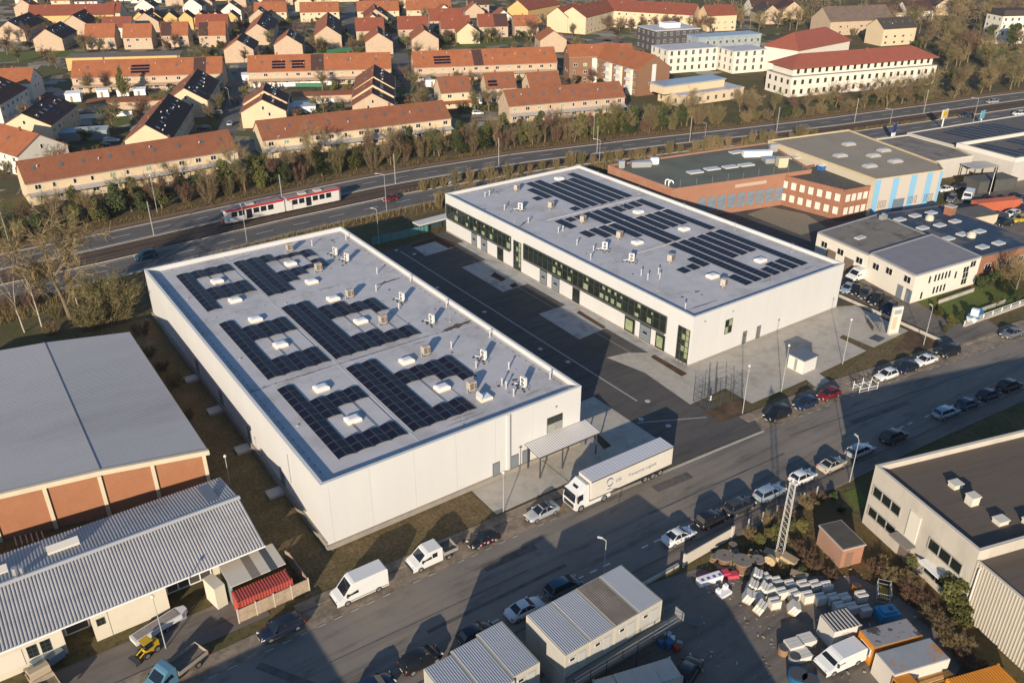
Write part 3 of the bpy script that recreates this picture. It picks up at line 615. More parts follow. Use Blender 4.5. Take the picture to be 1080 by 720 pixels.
KINDS = {'hatch': (4.05,1.76,1.48,.25,2.95,.62,2.15,.86,.93,.98), 'sedan': (4.55,1.8,1.44,.75,3.3,1.45,2.5,.84,.92,.98), 'estate': (4.75,1.82,1.5,.22,3.45,.5,2.65,.85,.93,.97), 'suv': (4.5,1.86,1.68,.2,3.3,.5,2.5,1.0,1.05,1.08), 'mpv': (4.4,1.83,1.75,.18,3.6,.4,2.5,.98,1.0,1.02)}
KM = {}
for k, a in KINDS.items():
    b, g = car_meshes(*a); KM[k] = (b.mesh('body', [paint('white', (.62,.62,.6)), BUMP], True), g.mesh('window', CGLASS), a)
def body_colour(o, mat):
    o.material_slots[0].link = 'OBJECT'; o.material_slots[0].material = mat
def car(kind, pos, heading, colour, label, group, roof=None, name='parked_car'):
    """pos: ground point under the middle; heading: angle of travel"""
    bm, gm_, a = KM[kind]; L, W, H = a[:3]
    t = thing(name, label, 'car', (pos[0], pos[1], .015), heading, group)
    o = ob('body', bm, t, (-L/2, 0, 0)); body_colour(o, colour); ob('window', gm_, t, (-L/2, 0, 0))
    if roof: MB().box(a[5]-L/2+.1, -W*.3, H+.0, a[6]-L/2-.1, W*.3, H+.03).build('sunroof', roof, t)
    for x in (L*.19, L*.8):
        for s in (-1, 1): ob('wheel', WM[.32 if H < 1.6 else .36], t, (x-L/2, s*(W/2-.1), .32 if H < 1.6 else .36))
    for s in (-1, 1):
        ob('headlight', HLM, t, (L/2-.14, s*W*.33, a[7]*.72), rz=-s*.5); ob('taillight', TLM, t, (-L/2+.1, s*W*.39, .8), rz=s*.25)
    ob('number_plate', PLM, t, (-L/2+.02, 0, .55)); ob('number_plate', PLM, t, (L/2-.01, 0, .38))
    return t
WHITEP = paint('white', (.62,.62,.6)); SILV = P('paint silver', (.42,.43,.44), .25, .5, .35); BLACK = paint('black', (.012,.012,.014)); NAVY = paint('navy', (.01,.015,.032)); ANTH = paint('anthracite', (.035,.038,.042)); REDP = paint('red', (.14,.01,.014)); BLUE = paint('blue', (.012,.022,.06)); PETROL = paint('petrol blue', (.015,.07,.11)); GREY = P('paint grey', (.16,.17,.18), .25, .5, .3); BEIGE = paint('champagne', (.4,.36,.3)); LBLUE = P('paint ice blue', (.3,.37,.43), .25, .5, .3)
def sth(x): return atan2(yn(x+2)-yn(x-2), 4)
GN, GS = 'cars parked along the white hall side of the street', 'cars parked along the near side of the street'
N = [('estate', (17.6,66.8), pi, NAVY, 'dark navy estate car in front of the wooden fence and red container roof', None),
 ('hatch', (42.4,66.2), pi, BLACK, 'small black car with pink and white stickers, between the pickup and the silver saloon', None),
 ('sedan', (51,66.2), pi, SILV, 'silver saloon car with dark roof windows, parked nose to tail before the lorry cab', BLACK),
 ('suv', (92.4,64.2), pi, BLACK, 'black car beside the paved forecourt, first one past the yard entrance', None),
 ('hatch', (98.2,63.7), pi, BLUE, 'dark blue car with a shiny pale bonnet, between the black car and the red car', None),
 ('hatch', (103.2,63.4), pi, REDP, 'dark red car parked by the little white shed', None),
 ('hatch', (115.5,61.8), pi, WHITEP, 'white car parked right next to the white pipe rack', None),
 ('hatch', (120.2,61.3), pi, NAVY, 'navy blue car squeezed between two white cars on the verge side', None),
 ('sedan', (124.9,61.0), pi, WHITEP, 'white saloon between the navy car and the black people carrier', None),
 ('mpv', (130.6,60.4), pi, BLACK, 'black people carrier parked just before the side road junction', None),
 ('sedan', (146,57.9), pi, GREY, 'grey saloon parked beyond the side road in the shade', None)]
S = [('sedan', (61.6,53.3), 0, WHITEP, 'white saloon with purple stickers, parked before the pale slatted gate', None),
 ('suv', (67.1,53.2), 0, BLACK, 'black off-road car behind the white stickered saloon', None),
 ('mpv', (71.7,52.9), 0, ANTH, 'charcoal people carrier between the black off-roader and the silver estate', None),
 ('estate', (77,52.6), 0, LBLUE, 'silver blue estate car parked behind the lattice mast', None),
 ('hatch', (83.1,52.3), 0, WHITEP, 'white hatchback next to the top of the lattice mast', None),
 ('sedan', (88.5,51.8), 0, BEIGE, 'champagne car with a black roof at the edge of the big road shadow', BLACK),
 ('estate', (94.4,51.6), 0, SILV, 'silver estate car directly behind the street lamp near the grey hall', None),
 ('suv', (101.2,51), 0, ANTH, 'lone dark car in the road shadow near the corner of the grey hall', None),
 ('estate', (113.1,50.3), 0, LBLUE, 'pale silver estate, first of four shaded cars behind the grey hall', None),
 ('hatch', (117.9,49.8), 0, PETROL, 'petrol blue hatchback behind the pale silver estate', None),
 ('hatch', (123.1,49.4), 0, BLUE, 'blue car, third of the four shaded cars behind the grey hall', None),
 ('suv', (128.2,48.9), 0, BLACK, 'black car, last of the shaded row, furthest along the street', None),
 ('mpv', (45.2,54.5), 0, PETROL, 'dark teal car parked beside the site cabins, below the street lamp', None),
 ('sedan', (39.9,54.4), 0, WHITEP, 'white saloon parked in the gap behind the two cabin blocks', None),
 ('hatch', (33.8,54.5), 0, NAVY, 'navy car half hidden behind the corner of the smaller cabin block', None),
 ('mpv', (27.4,54.8), 0, BLACK, 'black van-like car in front of the smaller cabin block', None),
 ('hatch', (22.2,54.6), 0, BLUE, 'blue car with a bike carrier cut by the picture edge', None)]
for grp, lst in ((GN, N), (GS, S)):
    for k, p, h, c, lab, rf in lst: car(k, p, h+sth(p[0]), c, lab, grp, rf)
stk = MB()
for x, z, s in ((1.1,.6,.25),(1.6,.75,.2),(2.1,.55,.3),(2.7,.65,.22),(3.1,.5,.18)):
    stk.box(x-s/2-2.02, -.895, z-s/2, x+s/2-2.02, -.885, z+s/2)
for o in [o for o in COL.objects if o.get('label', '').startswith(('small black car with pink', 'white saloon with purple'))]:
    dark = o['label'].startswith('small')
    ob('sticker', stk.mesh('sticker', P('pink sticker', (.6,.25,.35), .4) if dark else P('purple sticker', (.16,.04,.2), .4)), o, rot=(0, 0, 0 if not dark else pi))
    ob('sticker', stk.mesh('sticker', P('white sticker', (.7,.68,.66), .4) if dark else P('purple sticker', (.16,.04,.2), .4)), o, (0, 0, .05), rot=(0, 0, pi if not dark else 0))
car('suv', (47.95, 38.45), radians(20), BLACK, 'shiny black car in the shaded goods yard beside the rust-streaked white container', 'vehicles in the goods yard')
# cars in the car park between the further hall and the white office
GP_ = 'cars in the car park beside the further hall'
for k, (p, c, kd, lab) in enumerate((((138.82, 85.79), LBLUE, 'hatch', 'pale blue grey car tucked against the corner of the further hall'), ((139.93, 84.48), BLACK, 'sedan', 'black car next to the pale blue grey one in the car park row'), ((139.39, 82.23), ANTH, 'hatch', 'charcoal hatchback in the middle of the car park row'), ((138.79, 79.57), BLACK, 'suv', 'tall black car second from the white totem sign'), ((137.55, 75.97), NAVY, 'estate', 'dark blue estate closest to the white totem sign'))):
    car(kd, p, radians(195), c, lab, GP_)
# cars on the tram road
GT = 'vehicles driving on the tram road'
car('suv', (33.2,180.4), radians(185), PETROL, 'teal car driving on the tram road beyond the round bare shrub', GT, name='moving_car')
car('hatch', (92.5,184), radians(188), REDP, 'bright red car on the tram road just past the front of the tram', GT, name='moving_car')
car('estate', (113,187.6), radians(188), WHITEP, 'white car half hidden by dry grass on the tram road behind the further hall', GT, name='moving_car')
car('suv', (292.31, 150.12), radians(170), ANTH, 'dark car with yellow load near the yellow billboard on the far road', GT, name='moving_car')
car('estate', (320.82, 156.52), radians(165), SILV, 'pale car on the far carriageway in tree shade at the far bend', GT, name='moving_car')
car('mpv', (309.71, 141.24), radians(160), WHITEP, 'white van-like car on the far road with a long shadow behind it', GT, name='moving_car')
# ---- box van, pickup, minibus
def van_meshes(L, W, H, cab, hood=1.15, winds=(0,)):
    """profile in x z: nose at +x; returns body and glass"""
    w = W/2; b = MB()
    prof = [(0,.35),(0,H-.15),(.15,H),(L-cab-.3,H),(L-cab,H-.12),(L-.9,hood+.12),(L-.3,hood-.1),(L-.05,.8),(L,.35)]
    n = len(prof)
    for s in (-1, 1): b.v += [(x, s*(w if z < 1.5 else w*.93), z) for x, z in prof]
    for i in range(n):
        j = (i+1) % n; b.f.append([i, j, n+j, n+i]); b.m.append(1 if i in (7, 8) else 0)
    b.f.append(list(range(n))[::-1]); b.m.append(0); b.f.append([n+i for i in range(n)]); b.m.append(0)
    g = MB(); x0, z0, x1, z1 = L-cab+.04, H-.16, L-.9, hood+.14
    d = .015; t = Vector((z0-z1, 0, x1-x0)).normalized()*d
    g.add([(x0+.1+t.x, -w*.8, z0-.1+t.z), (x1-.05+t.x, -w*.88, z1+.06+t.z), (x1-.05+t.x, w*.88, z1+.06+t.z), (x0+.1+t.x, w*.8, z0-.1+t.z)], [[0,1,2,3]])
    for s in (-1, 1): g.add([(L-cab-.62, s*w*1.004, hood+.1), (L-1.12, s*w*1.004, hood+.1), (L-cab+.1, s*w*.94, H-.5), (L-cab-.55, s*w*.94, H-.5)], [[0,1,2,3] if s < 0 else [3,2,1,0]])
    return b, g
def van(name, label, pos, h, L, W, H, cab, cat, r=.36, group='vans and trucks along the street', mat=None, side=None):
    t = thing(name, label, cat, (*pos, .015), h, group); b, g = van_meshes(L, W, H, cab)
    b.build('body', [mat or WHITEP, BUMP], t, loc=(-L/2,0,0)); g.build('window', CGLASS, t, loc=(-L/2,0,0))
    for x in (L*.2, L*.8):
        for s in (-1, 1): ob('wheel', WM[r], t, (x-L/2, s*(W/2-.1), r))
    for s in (-1, 1):
        ob('headlight', HLM, t, (L/2-.14, s*W*.36, .88), rz=-s*.4); ob('taillight', TLM, t, (-L/2-.005, s*W*.43, 1.0))
        MB().box(L/2-1.35, s*(W/2+.12)-.1, 1.25, L/2-1.2, s*(W/2+.12)+.1, 1.6).build('mirror', BUMP, t)
    MB().box(L/2-.02, -W*.35, .45, L/2+.02, W*.35, .62).build('grille', BUMP, t)
    return t
v = van('delivery_van', 'tall white delivery van parked by the corner of the nearer white hall', (26.7,67.1), pi-.01, 6.2, 2.05, 2.7, 2.0, 'van')
MB().box(-3, -1.035, .5, 2.0, -1.03, .58).box(-3, 1.03, .5, 2.0, 1.035, .58).build('side_moulding', BUMP, v)
# white double cab pickup
def pickup(label, pos, h, cabmat, bedmat, L=5.9, double=True, name='pickup_truck', group='vans and trucks along the street', load=None):
    t = thing(name, label, 'truck', (*pos, .015), h, group); cl = 3.2 if double else 2.2
    b, g = van_meshes(cl+.7, 1.95, 2.25, 1.85); b.build('cab', [cabmat, BUMP], t, loc=(L/2-cl-.7,0,0)); g.build('window', CGLASS, t, loc=(L/2-cl-.7,0,0))
    if double:
        r = MB()
        for s in (-1, 1): r.add([(L/2-cl+.0, s*.975, 1.27), (L/2-cl+.65, s*.985, 1.27), (L/2-cl+.65, s*.94, 1.85), (L/2-cl+.0, s*.94, 1.85)], [[0,1,2,3] if s < 0 else [3,2,1,0]])
        r.build('rear_window', CGLASS, t)
    e = L/2-cl-.8; bd = MB(); bd.box(-L/2, -1.02, .82, e, 1.02, .92, 1)
    for y in (-1.02, .97): bd.box(-L/2, y, .92, e, y+.05, 1.32, 0)
    bd.box(-L/2, -.97, .92, -L/2+.05, .97, 1.32, 0); bd.box(e-.08, -.97, .92, e, .97, 1.5, 0)
    bd.build('load_bed', [bedmat, M('bed floor', (.17,.13,.1), .9, .3, 3)], t)
    MB().box(-L/2+.3, -.4, .5, e+1, .4, .82).build('chassis', BUMP, t)
    if load: load.build('load', M('bed load', (.2,.13,.08), .9, .4, 2), t)
    for x in (-L/2+1.2, L/2-1.0):
        for s in (-1, 1): ob('wheel', WM[.36], t, (x, s*.86, .36))
    for s in (-1, 1):
        ob('headlight', HLM, t, (L/2-.14, s*.72, .88), rz=-s*.4); ob('taillight', TLM, t, (-L/2, s*.85, .7))
        MB().box(L/2-1.3, s*1.1-.1, 1.25, L/2-1.15, s*1.1+.1, 1.55).build('mirror', BUMP, t)
    return t
pickup('white double-cab pickup with an open grey load bed, between the van and small black car', (35.8,67.0), pi-.01, WHITEP, P('alu bed', (.42,.41,.4), .4, .5, .4))
pickup('old flatbed truck with blue cab roof and brown bed in the left work yard', (6.95, 67.25), radians(200), P('paint dusty blue', (.09,.2,.28), .4), M('bed boards', (.3,.26,.2), .8, .25, 2), L=6.4, double=False, group='vehicles in the left work yard')
van('transport_van', 'white transporter with blue tinted screen parked beside the orange truck in the goods yard', (61.43, 30.83), radians(170), 5.2, 1.95, 1.98, 1.75, 'van', group='vehicles in the goods yard')
van('transport_van', 'white van parked against the white office beside the further hall', (145.7, 88.14), radians(175), 5.6, 2.0, 2.3, 1.8, 'van', group='vehicles by the office')
# ---- the articulated lorry
LR = thing('articulated_lorry', 'white articulated lorry with a grey-roofed curtain trailer parked in front of the nearer hall', 'lorry', (*lerp2((56.9, 63.94), (70.41, 66.06), .5), .01), radians(-1.2)+pi, 'vans and trucks along the street')
CURT = M('curtain side', (.56,.52,.45), .55, .06, .5)
tr = MB(); tr.box(-6.8, -1.27, 1.15, 6.8, 1.27, 3.95, 0); tr.build('trailer', [CURT], LR)
rf = MB()
rf.box(-6.82, -1.29, 3.95, 6.82, 1.29, 4.0, 0)
for k in range(27): rf.box(-6.7+k*.5, -1.2, 4.0, -6.62+k*.5, 1.2, 4.025, 0)
rf.build('trailer_roof', P('trailer roof', (.5,.5,.52), .45), LR)
fm = MB()
for y in (-1.3, 1.27): fm.box(-6.83, y, 3.8, 6.83, y+.03, 3.97); fm.box(-6.83, y, 1.1, 6.83, y+.03, 1.2)
fm.build('trailer_rail', BUMP, LR)
MB().box(-6.6, -1.1, .75, 5.5, 1.1, 1.12).build('chassis', BUMP, LR)
for s in (-1, 1):
    for k in range(11): MB().box(-6.5+k*1.25, s*1.285-.008, 1.2, -6.47+k*1.25, s*1.285+.008, 3.8).build('curtain_strap', P('strap grey', (.42,.39,.34), .7), LR)
MB().box(-6.84, -1.2, 1.2, -6.8, 1.2, 3.8).build('rear_door', CURT, LR)
for x in (-4.9, -3.6, -2.3):
    for s in (-1, 1): ob('wheel', WM[.5], LR, (x, s*1.08, .5))
# logo: blue swirl and the line of letters on both curtains
def text(body, size, mat, parent, loc, rot, name='lettering', ext=.004):
    cu = bpy.data.curves.new(name, 'FONT'); cu.body = body; cu.size = size; cu.extrude = ext; cu.align_x = 'CENTER'; cu.align_y = 'CENTER'
    o = bpy.data.objects.new(name, cu); COL.objects.link(o); dg = bpy.context.evaluated_depsgraph_get()
    me = bpy.data.meshes.new_from_object(o.evaluated_get(dg)); bpy.data.objects.remove(o); me.materials.clear(); me.materials.append(mat)
    return ob(name, me, parent, loc, rot=rot)
INK = P('blue print', (.06,.09,.22), .5); INK2 = P('grey blue print', (.2,.26,.36), .5)
for s, rz_ in ((1, pi), (-1, 0)):
    lg = MB()
    for a0, a1, r0, r1 in ((.3, 3.4, .5, .72), (3.5, 6.3, .42, .62)):
        for k in range(14):
            t0, t1 = a0+(a1-a0)*k/14, a0+(a1-a0)*(k+1)/14; e0, e1 = sin(pi*k/14), sin(pi*(k+1)/14)
            lg.poly([(r0*cos(t0), 0, r0*sin(t0)), ((r0+(r1-r0)*e0)*cos(t0), 0, (r0+(r1-r0)*e0)*sin(t0)), ((r0+(r1-r0)*e1)*cos(t1), 0, (r0+(r1-r0)*e1)*sin(t1)), (r0*cos(t1), 0, r0*sin(t1))], 0)
    lg.box(-.45, -.002, -1.0, .2, .002, -.88)
    ob('logo', lg.mesh('logo', INK), LR, (3.8*1, s*1.288, 2.65), rot=(0, 0, rz_))
    text('LSK', .62, INK, LR, (2.35, s*1.288, 2.5), (pi/2, 0, rz_)); text('Transporte Logistik', .6, INK, LR, (-1.6, s*1.288, 2.45), (pi/2, 0, rz_))
# tractor unit
ct = MB(); w = 1.24
pr = [(7.0,.9),(7.0,3.55),(7.5,3.7),(8.6,3.0),(9.05,2.75),(9.25,1.35),(9.2,.55),(8.9,.4),(7.9,.5)]
n = len(pr)
for s in (-1, 1): ct.v += [(x, s*(w if z < 2.9 else w*.86), z) for x, z in pr]
for i in range(n): j = (i+1) % n; ct.f.append([i, j, n+j, n+i]); ct.m.append(0)
ct.f.append(list(range(n))[::-1]); ct.m.append(0); ct.f.append([n+i for i in range(n)]); ct.m.append(0)
cab_ = ct.build('cab', [WHITEP], LR)
gl = MB(); gl.add([(9.07,-1.08,2.66),(9.25,-1.12,1.62),(9.25,1.12,1.62),(9.07,1.08,2.66)], [[0,1,2,3]])
for s in (-1, 1): gl.add([(8.0,s*1.25,1.75),(8.95,s*1.25,1.65),(8.8,s*1.245,2.55),(8.05,s*1.245,2.6)], [[0,1,2,3] if s < 0 else [3,2,1,0]])
gl.build('window', CGLASS, cab_)
MB().box(8.2, -.5, 3.28, 8.3, .5, 3.3).build('roof_hatch', CGLASS, cab_)
hz = MB(); hz.add([(8.15,-.45,3.31),(8.45,-.45,3.11),(8.45,.45,3.11),(8.15,.45,3.31)], [[0,1,2,3]]); hz.build('sunroof', CGLASS, cab_)
MB().box(9.2, -1.1, 2.62, 9.4, 1.1, 2.8).build('sun_visor', BUMP, cab_)
MB().box(9.22, -.95, .75, 9.29, .95, 1.35).build('grille', BUMP, cab_)
for s in (-1, 1):
    MB().box(8.85, s*1.42-.12, 1.7, 9.0, s*1.42+.12, 2.5).build('mirror', BUMP, cab_); ob('headlight', HLM, cab_, (9.2, s*.92, .62))
    MB().box(3.6, s*1.2-.05, .45, 8.0, s*1.2+.05, 1.0).build('side_skirt', WHITEP, LR)
    for x in (8.25, 4.6): ob('wheel', WM[.5], LR, (x, s*1.1, .5))
# ---- the tram
TC = [(53.2,190.9), (82.4,191.5)]
TR = thing('tram', 'long white tram with a red roof edge and red ends on the track bed', 'tram', (*lerp2(*TC, .5), .16), ang(*TC), 'tram on the tram road')
TW = M('tram white', (.6,.57,.52), .35, .04, 1); TRED = paint('tram red', (.42,.02,.02)); tl = hypot(TC[1][0]-TC[0][0], TC[1][1]-TC[0][1])
for k, (a, b_2) in enumerate(((-tl/2, -.18), (.18, tl/2))):
    ca = MB(); s0 = .9 if k == 0 else .12; s1 = .12 if k == 0 else .9
    ca.prism([(a+s0*.7,-1.2),(b_2-s1*.7,-1.2),(b_2,-.75 if k else -1.2),(b_2,.75 if k else 1.2),(b_2-s1*.7,1.2),(a+s0*.7,1.2),(a,.75 if not k else 1.2),(a,-.75 if not k else -1.2)], .35, 3.2, 0)
    cbd = ca.build('carriage', [TW], TR)
    MB().box(a+.4, -1.23, 2.92, b_2-.2, 1.23, 3.34).build('red_cornice', TRED, cbd)
    MB().box(a+.5, -1.0, 3.3, b_2-.5, 1.0, 3.4).build('roof', P('tram roof', (.28,.2,.18), .6), cbd)
    e = a if k == 0 else b_2; sg = -1 if k == 0 else 1
    MB().prism([(e+sg*.03,-.72),(e+sg*.03,.72),(e-sg*.75,1.24),(e-sg*.75,-1.24)], .4, 1.25).build('red_bumper', TRED, cbd)
    MB().prism([(e+sg*.02,-.65),(e+sg*.02,.65),(e-sg*.7,1.16),(e-sg*.7,-1.16)], 1.7, 2.8).build('windscreen', CGLASS, cbd)
    x = a+1.6; i = 0
    while x+1.3 < b_2-1.2:
        dr = i % 4 == 2; wd = 1.35
        for s in (-1, 1): MB().box(x, s*1.215-.012, .6 if dr else 1.55, x+wd, s*1.215+.012, 2.75).build('door' if dr else 'window', CGLASS, cbd)
        x += 1.75; i += 1
    for u in (.2, .8):
        for s in (-1, 1):
            for q in (-.9, .9): ob('wheel', WM[.4], TR, (a+(b_2-a)*u+q, s*.75, .3))
MB().box(-.25, -1.05, .5, .25, 1.05, 3.2).build('gangway', P('bellows grey', (.2,.19,.18), .8), TR)
pg = MB(); pg.tube((-6,-.5,3.4), (-5,0,4.6), .05); pg.tube((-6,.5,3.4), (-5,0,4.6), .05); pg.box(-5.1,-.8,4.6,-4.9,.8,4.66); pg.build('pantograph', DARKM, TR)
for x in (-9, 4, 8): MB().box(x, -.7, 3.4, x+1.8, .7, 3.75).build('roof_unit', P('tram unit', (.45,.4,.36), .6), TR)
# ---------------------------------------------------------------- trees and shrubs
BARK = M('bark', (.16,.12,.075), .95, .35, 4, spec=.1)
BARKP = M('pale birch bark', (.42,.36,.28), .9, .35, 5, spec=.1)
TWIG = M('twigs', (.17,.125,.07), .95, .35, .6, spec=.1)
TWIGO = M('olive twigs', (.16,.135,.062), .95, .35, .5, spec=.1)
TWIGG = M('golden twigs', (.225,.168,.085), .95, .3, .5, spec=.1)
TWIGR = M('reddish twigs', (.15,.09,.06), .95, .35, .6, spec=.1)
LEAFD = M('dark ivy leaves', (.045,.06,.02), .7, .5, 1.1, spec=.25)
LEAFO = M('olive leaves', (.1,.1,.03), .75, .4, .9, spec=.2)
LEAFY = M('yellow green leaves', (.13,.12,.035), .75, .4, .9, spec=.2)
def strip(b, p, q, w, r, mi=1):
    """a flat twig from p to q"""
    d = (q-p); s = Vector((r.uniform(-1,1), r.uniform(-1,1), r.uniform(-.6,.6))).cross(d)
    if s.length < 1e-5: return
    s = s.normalized()*w; n = len(b.v)
    b.v += [tuple(p-s), tuple(p+s), tuple(q)]; b.f.append([n, n+1, n+2]); b.m.append(mi)
def rdir(d, spread, r, up=.0):
    v = Vector((r.gauss(0,1), r.gauss(0,1), r.gauss(0,1))).normalized(); v = (d+v*spread); v.z += up; return v.normalized()
def norm(T, C, h):
    """bring a grown plant to height h"""
    k = h/max(p[2] for p in C.v)
    for b in (T, C): b.v = [(x*k, y*k, z*k) for x, y, z in b.v]
def bare_tree(seed, h, spread=.55, trunk=.22, dens=1.0, levels=4, up=.12, bole=.28, tw=.016):
    r = random.Random(seed); T = MB(); C = MB()
    def grow(p, d, l, rad, lv):
        segs = 4 if lv < 2 else 3; q = p
        for k in range(segs):
            d = rdir(d, .13+.04*lv, r, up*.35); e = q+d*(l/segs); ra, rb = rad*(1-.55*k/segs), rad*(1-.55*(k+1)/segs)
            if lv <= 2: T.tube(q, e, ra, rb, (7, 5, 3)[lv], cap=False)
            else: strip(C, q, e, max(ra, tw*1.1), r, 0)
            if lv < levels and (k > 0 or lv > 1):
                for _ in range(int((1.0, 1.5, 1.3, 1.1)[min(lv, 3)]*dens+r.random())): grow(q.lerp(e, r.random()), rdir(d, spread+.12*lv, r, up), l*r.uniform(.42, .72), rb*r.uniform(.4, .6), lv+1)
            if lv >= 2:
                for _ in range(int(1.6*dens+r.random())): a = q.lerp(e, r.random()); strip(C, a, a+rdir(d, .8, r, up)*r.uniform(.3, .95)*h/11, tw, r, 0)
            q = e
        if lv == 0:
            for _ in range(int(3+1.5*dens)): grow(q, rdir(Vector((0,0,1)), spread, r, up), l*r.uniform(.8, 1.15), rad*.45, 1)
    grow(Vector((0,0,0)), Vector((0,0,1)), h*bole, trunk, 0); norm(T, C, h)
    return T.mesh('trunk', BARK, True), C.mesh('crown', TWIG)
def bare_shrub(seed, h, rad, n=26):
    r = random.Random(seed); T = MB(); C = MB()
    for _ in range(n):
        a, s = r.uniform(0, 2*pi), r.random()**.5; p = Vector((cos(a)*s*rad*.45, sin(a)*s*rad*.45, 0)); d = Vector((cos(a)*s*.55, sin(a)*s*.55, 1)).normalized(); l = h*r.uniform(.6, 1)*(1-.25*s)
        q = p
        for k in range(4):
            d = rdir(d, .16, r, .02); e = q+d*l/4; T.tube(q, e, .035*(1-k*.22), .035*(1-(k+1)*.22)+.004, 3, cap=False)
            for _ in range(7+4*k):
                x = q.lerp(e, r.random()); y = x+rdir(d, .75, r, .1)*r.uniform(.4, 1.0)*h/4.5; strip(C, x, y, .02, r, 0)
                for _ in range(3): z = x.lerp(y, r.uniform(.2, 1)); strip(C, z, z+rdir(d, 1.0, r, .1)*r.uniform(.25, .6)*h/5, .016, r, 0)
            q = e
    return T.mesh('stem', BARK), C.mesh('foliage', TWIG)
def leafy(seed, h, rad, n=2600, leaf=.16, base=.1, lumps=9, stretch=1.0):
    """evergreen mass: leaf sized faces scattered over uneven clumps"""
    r = random.Random(seed); T = MB(); C = MB()
    T.tube((0,0,0), (0,0,h*.6), .12*h/5, .05, 5, cap=False); cl = []
    for _ in range(lumps):
        a, s = r.uniform(0, 2*pi), r.random()**.5; z = h*r.uniform(base+.12, .9); k = 1-abs(z/h-.45)*.9
        cl.append((Vector((cos(a)*s*rad*.75*k, sin(a)*s*rad*.75*k, z)), rad*r.uniform(.32, .6)*k+.15))
    for c, q in cl: T.tube((0,0,h*.2), tuple(c), .04, .015, 3, cap=False)
    for _ in range(n):
        c, q = r.choice(cl); v = Vector((r.gauss(0,1), r.gauss(0,1), r.gauss(0,1)*stretch)).normalized()*q*(r.random()**.35)
        p = c+v; p.z = max(p.z, .05); u = Vector((r.gauss(0,1), r.gauss(0,1), r.gauss(0,1))).normalized(); w = u.orthogonal().normalized(); s = leaf*r.uniform(.6, 1.4); b = len(C.v)
        C.v += [tuple(p-u*s), tuple(p+w*s*.6), tuple(p+u*s), tuple(p-w*s*.6)]; C.f.append([b, b+1, b+2, b+3]); C.m.append(0)
    return T.mesh('trunk', BARK), C.mesh('crown', LEAFD)
TREES = [bare_tree(11+i, 10, .6+.08*(i % 3), .2, 1.15, 4, .12, .3+.05*(i % 2)) for i in range(5)]
TALLS = [bare_tree(40+i, 10, .42, .13, .75, 3, .2, .42) for i in range(3)]
FARS = [bare_tree(60+i, 10, .7, .22, 1.35, 3, .1, .28, .03) for i in range(4)]
SHRUBS = [bare_shrub(21+i, 4, 2.0, 24+3*i) for i in range(4)]
EVERS = [leafy(31+i, 5, 2.0, 2600, .17, .05, 10) for i in range(4)]
def vary(o, mat):
    o.material_slots[0].link = 'OBJECT'; o.material_slots[0].material = mat
def plant(src, name, parts, label, cat, pos, sc, mat=None, group=None, bark=None, rz=None):
    t = thing(name, label, cat, (pos[0], pos[1], -.05), rnd.uniform(0, 6.28) if rz is None else rz, group, sc)
    a = ob(parts[0], src[0], t); b = ob(parts[1], src[1], t)
    if mat: vary(b, mat)
    if bark: vary(a, bark)
    return t
TP, SP = ('trunk', 'crown'), ('stem', 'foliage')
def tree(label, pos, h, w=1.0, mat=None, kind=TREES, bark=None, group=None, name='bare_tree'): return plant(rnd.choice(kind), name, TP, label, 'tree', pos, (h/10*w, h/10*w, h/10), mat, group, bark)
def shrub(label, pos, h, w=1.0, mat=None, group=None): return plant(rnd.choice(SHRUBS), 'bare_shrub', SP, label, 'shrub', pos, (h/4*w, h/4*w, h/4), mat, group)
def ever(label, pos, h, w=1.0, mat=None, group=None, name='evergreen_shrub', cat='shrub'): return plant(rnd.choice(EVERS), name, TP, label, cat, pos, (h/5*w, h/5*w, h/5), mat, group)
# the corner with birches left of the nearer hall
tree('largest spreading bare tree on the left, standing over the tram road among birches', (14.5, 158.55), 25, .85, TWIGG, bark=BARK)
tree('slim pale birch just right of the largest tree on the left', (16.52, 162.42), 20, .7, TWIGR, TALLS, BARKP, 'birches by the tram road', 'birch_tree')
tree('leaning white birch at the left picture edge', (6.82, 157.58), 15.5, .9, TWIGR, TALLS, BARKP, 'birches by the tram road', 'birch_tree')
tree('white birch between the leaning birch and the largest spreading tree', (9.64, 158.28), 15.5, .8, TWIGR, TALLS, BARKP, 'birches by the tram road', 'birch_tree')
shrub('big round golden bare shrub by the corner of the nearer hall', (20.18, 153.63), 10.5, 1.1, TWIGO)
shrub('second layer of olive brush leaning on the big round shrub', (16.96, 152.69), 5.5, 1.2, TWIGO)
shrub('dry reed-like shrub beside the grey roofed brick hall and the nearer hall', (23.29, 124.29), 2.6, 1.1, TWIGG)
for i, (p, h, lab) in enumerate((((6.09, 169.75), 3.5, 'low brown brush at the foot of the leaning birch'), ((9.87, 168.58), 3, 'low brown brush between two birches near the road'), ((12.48, 160.44), 2.6, 'thin brush in front of the largest spreading tree'), ((10.61, 154.04), 2.5, 'thin brush along the back edge of the grey roof'), ((23.41, 145.05), 2.8, 'brown brush against the far corner of the nearer hall'), ((22.37, 136.18), 2.0, 'small brush in the strip between grey roof and nearer hall'), ((22.11, 113.52), 1.6, 'small dark brush beside the corner of the brick hall'), ((22.84, 130.06), 1.8, 'clump of dead stems by the edge of the grey roof'))):
    shrub(lab, p, h, 1.2, (TWIG, TWIGR, TWIGO)[i % 3], 'brush left of the nearer hall')
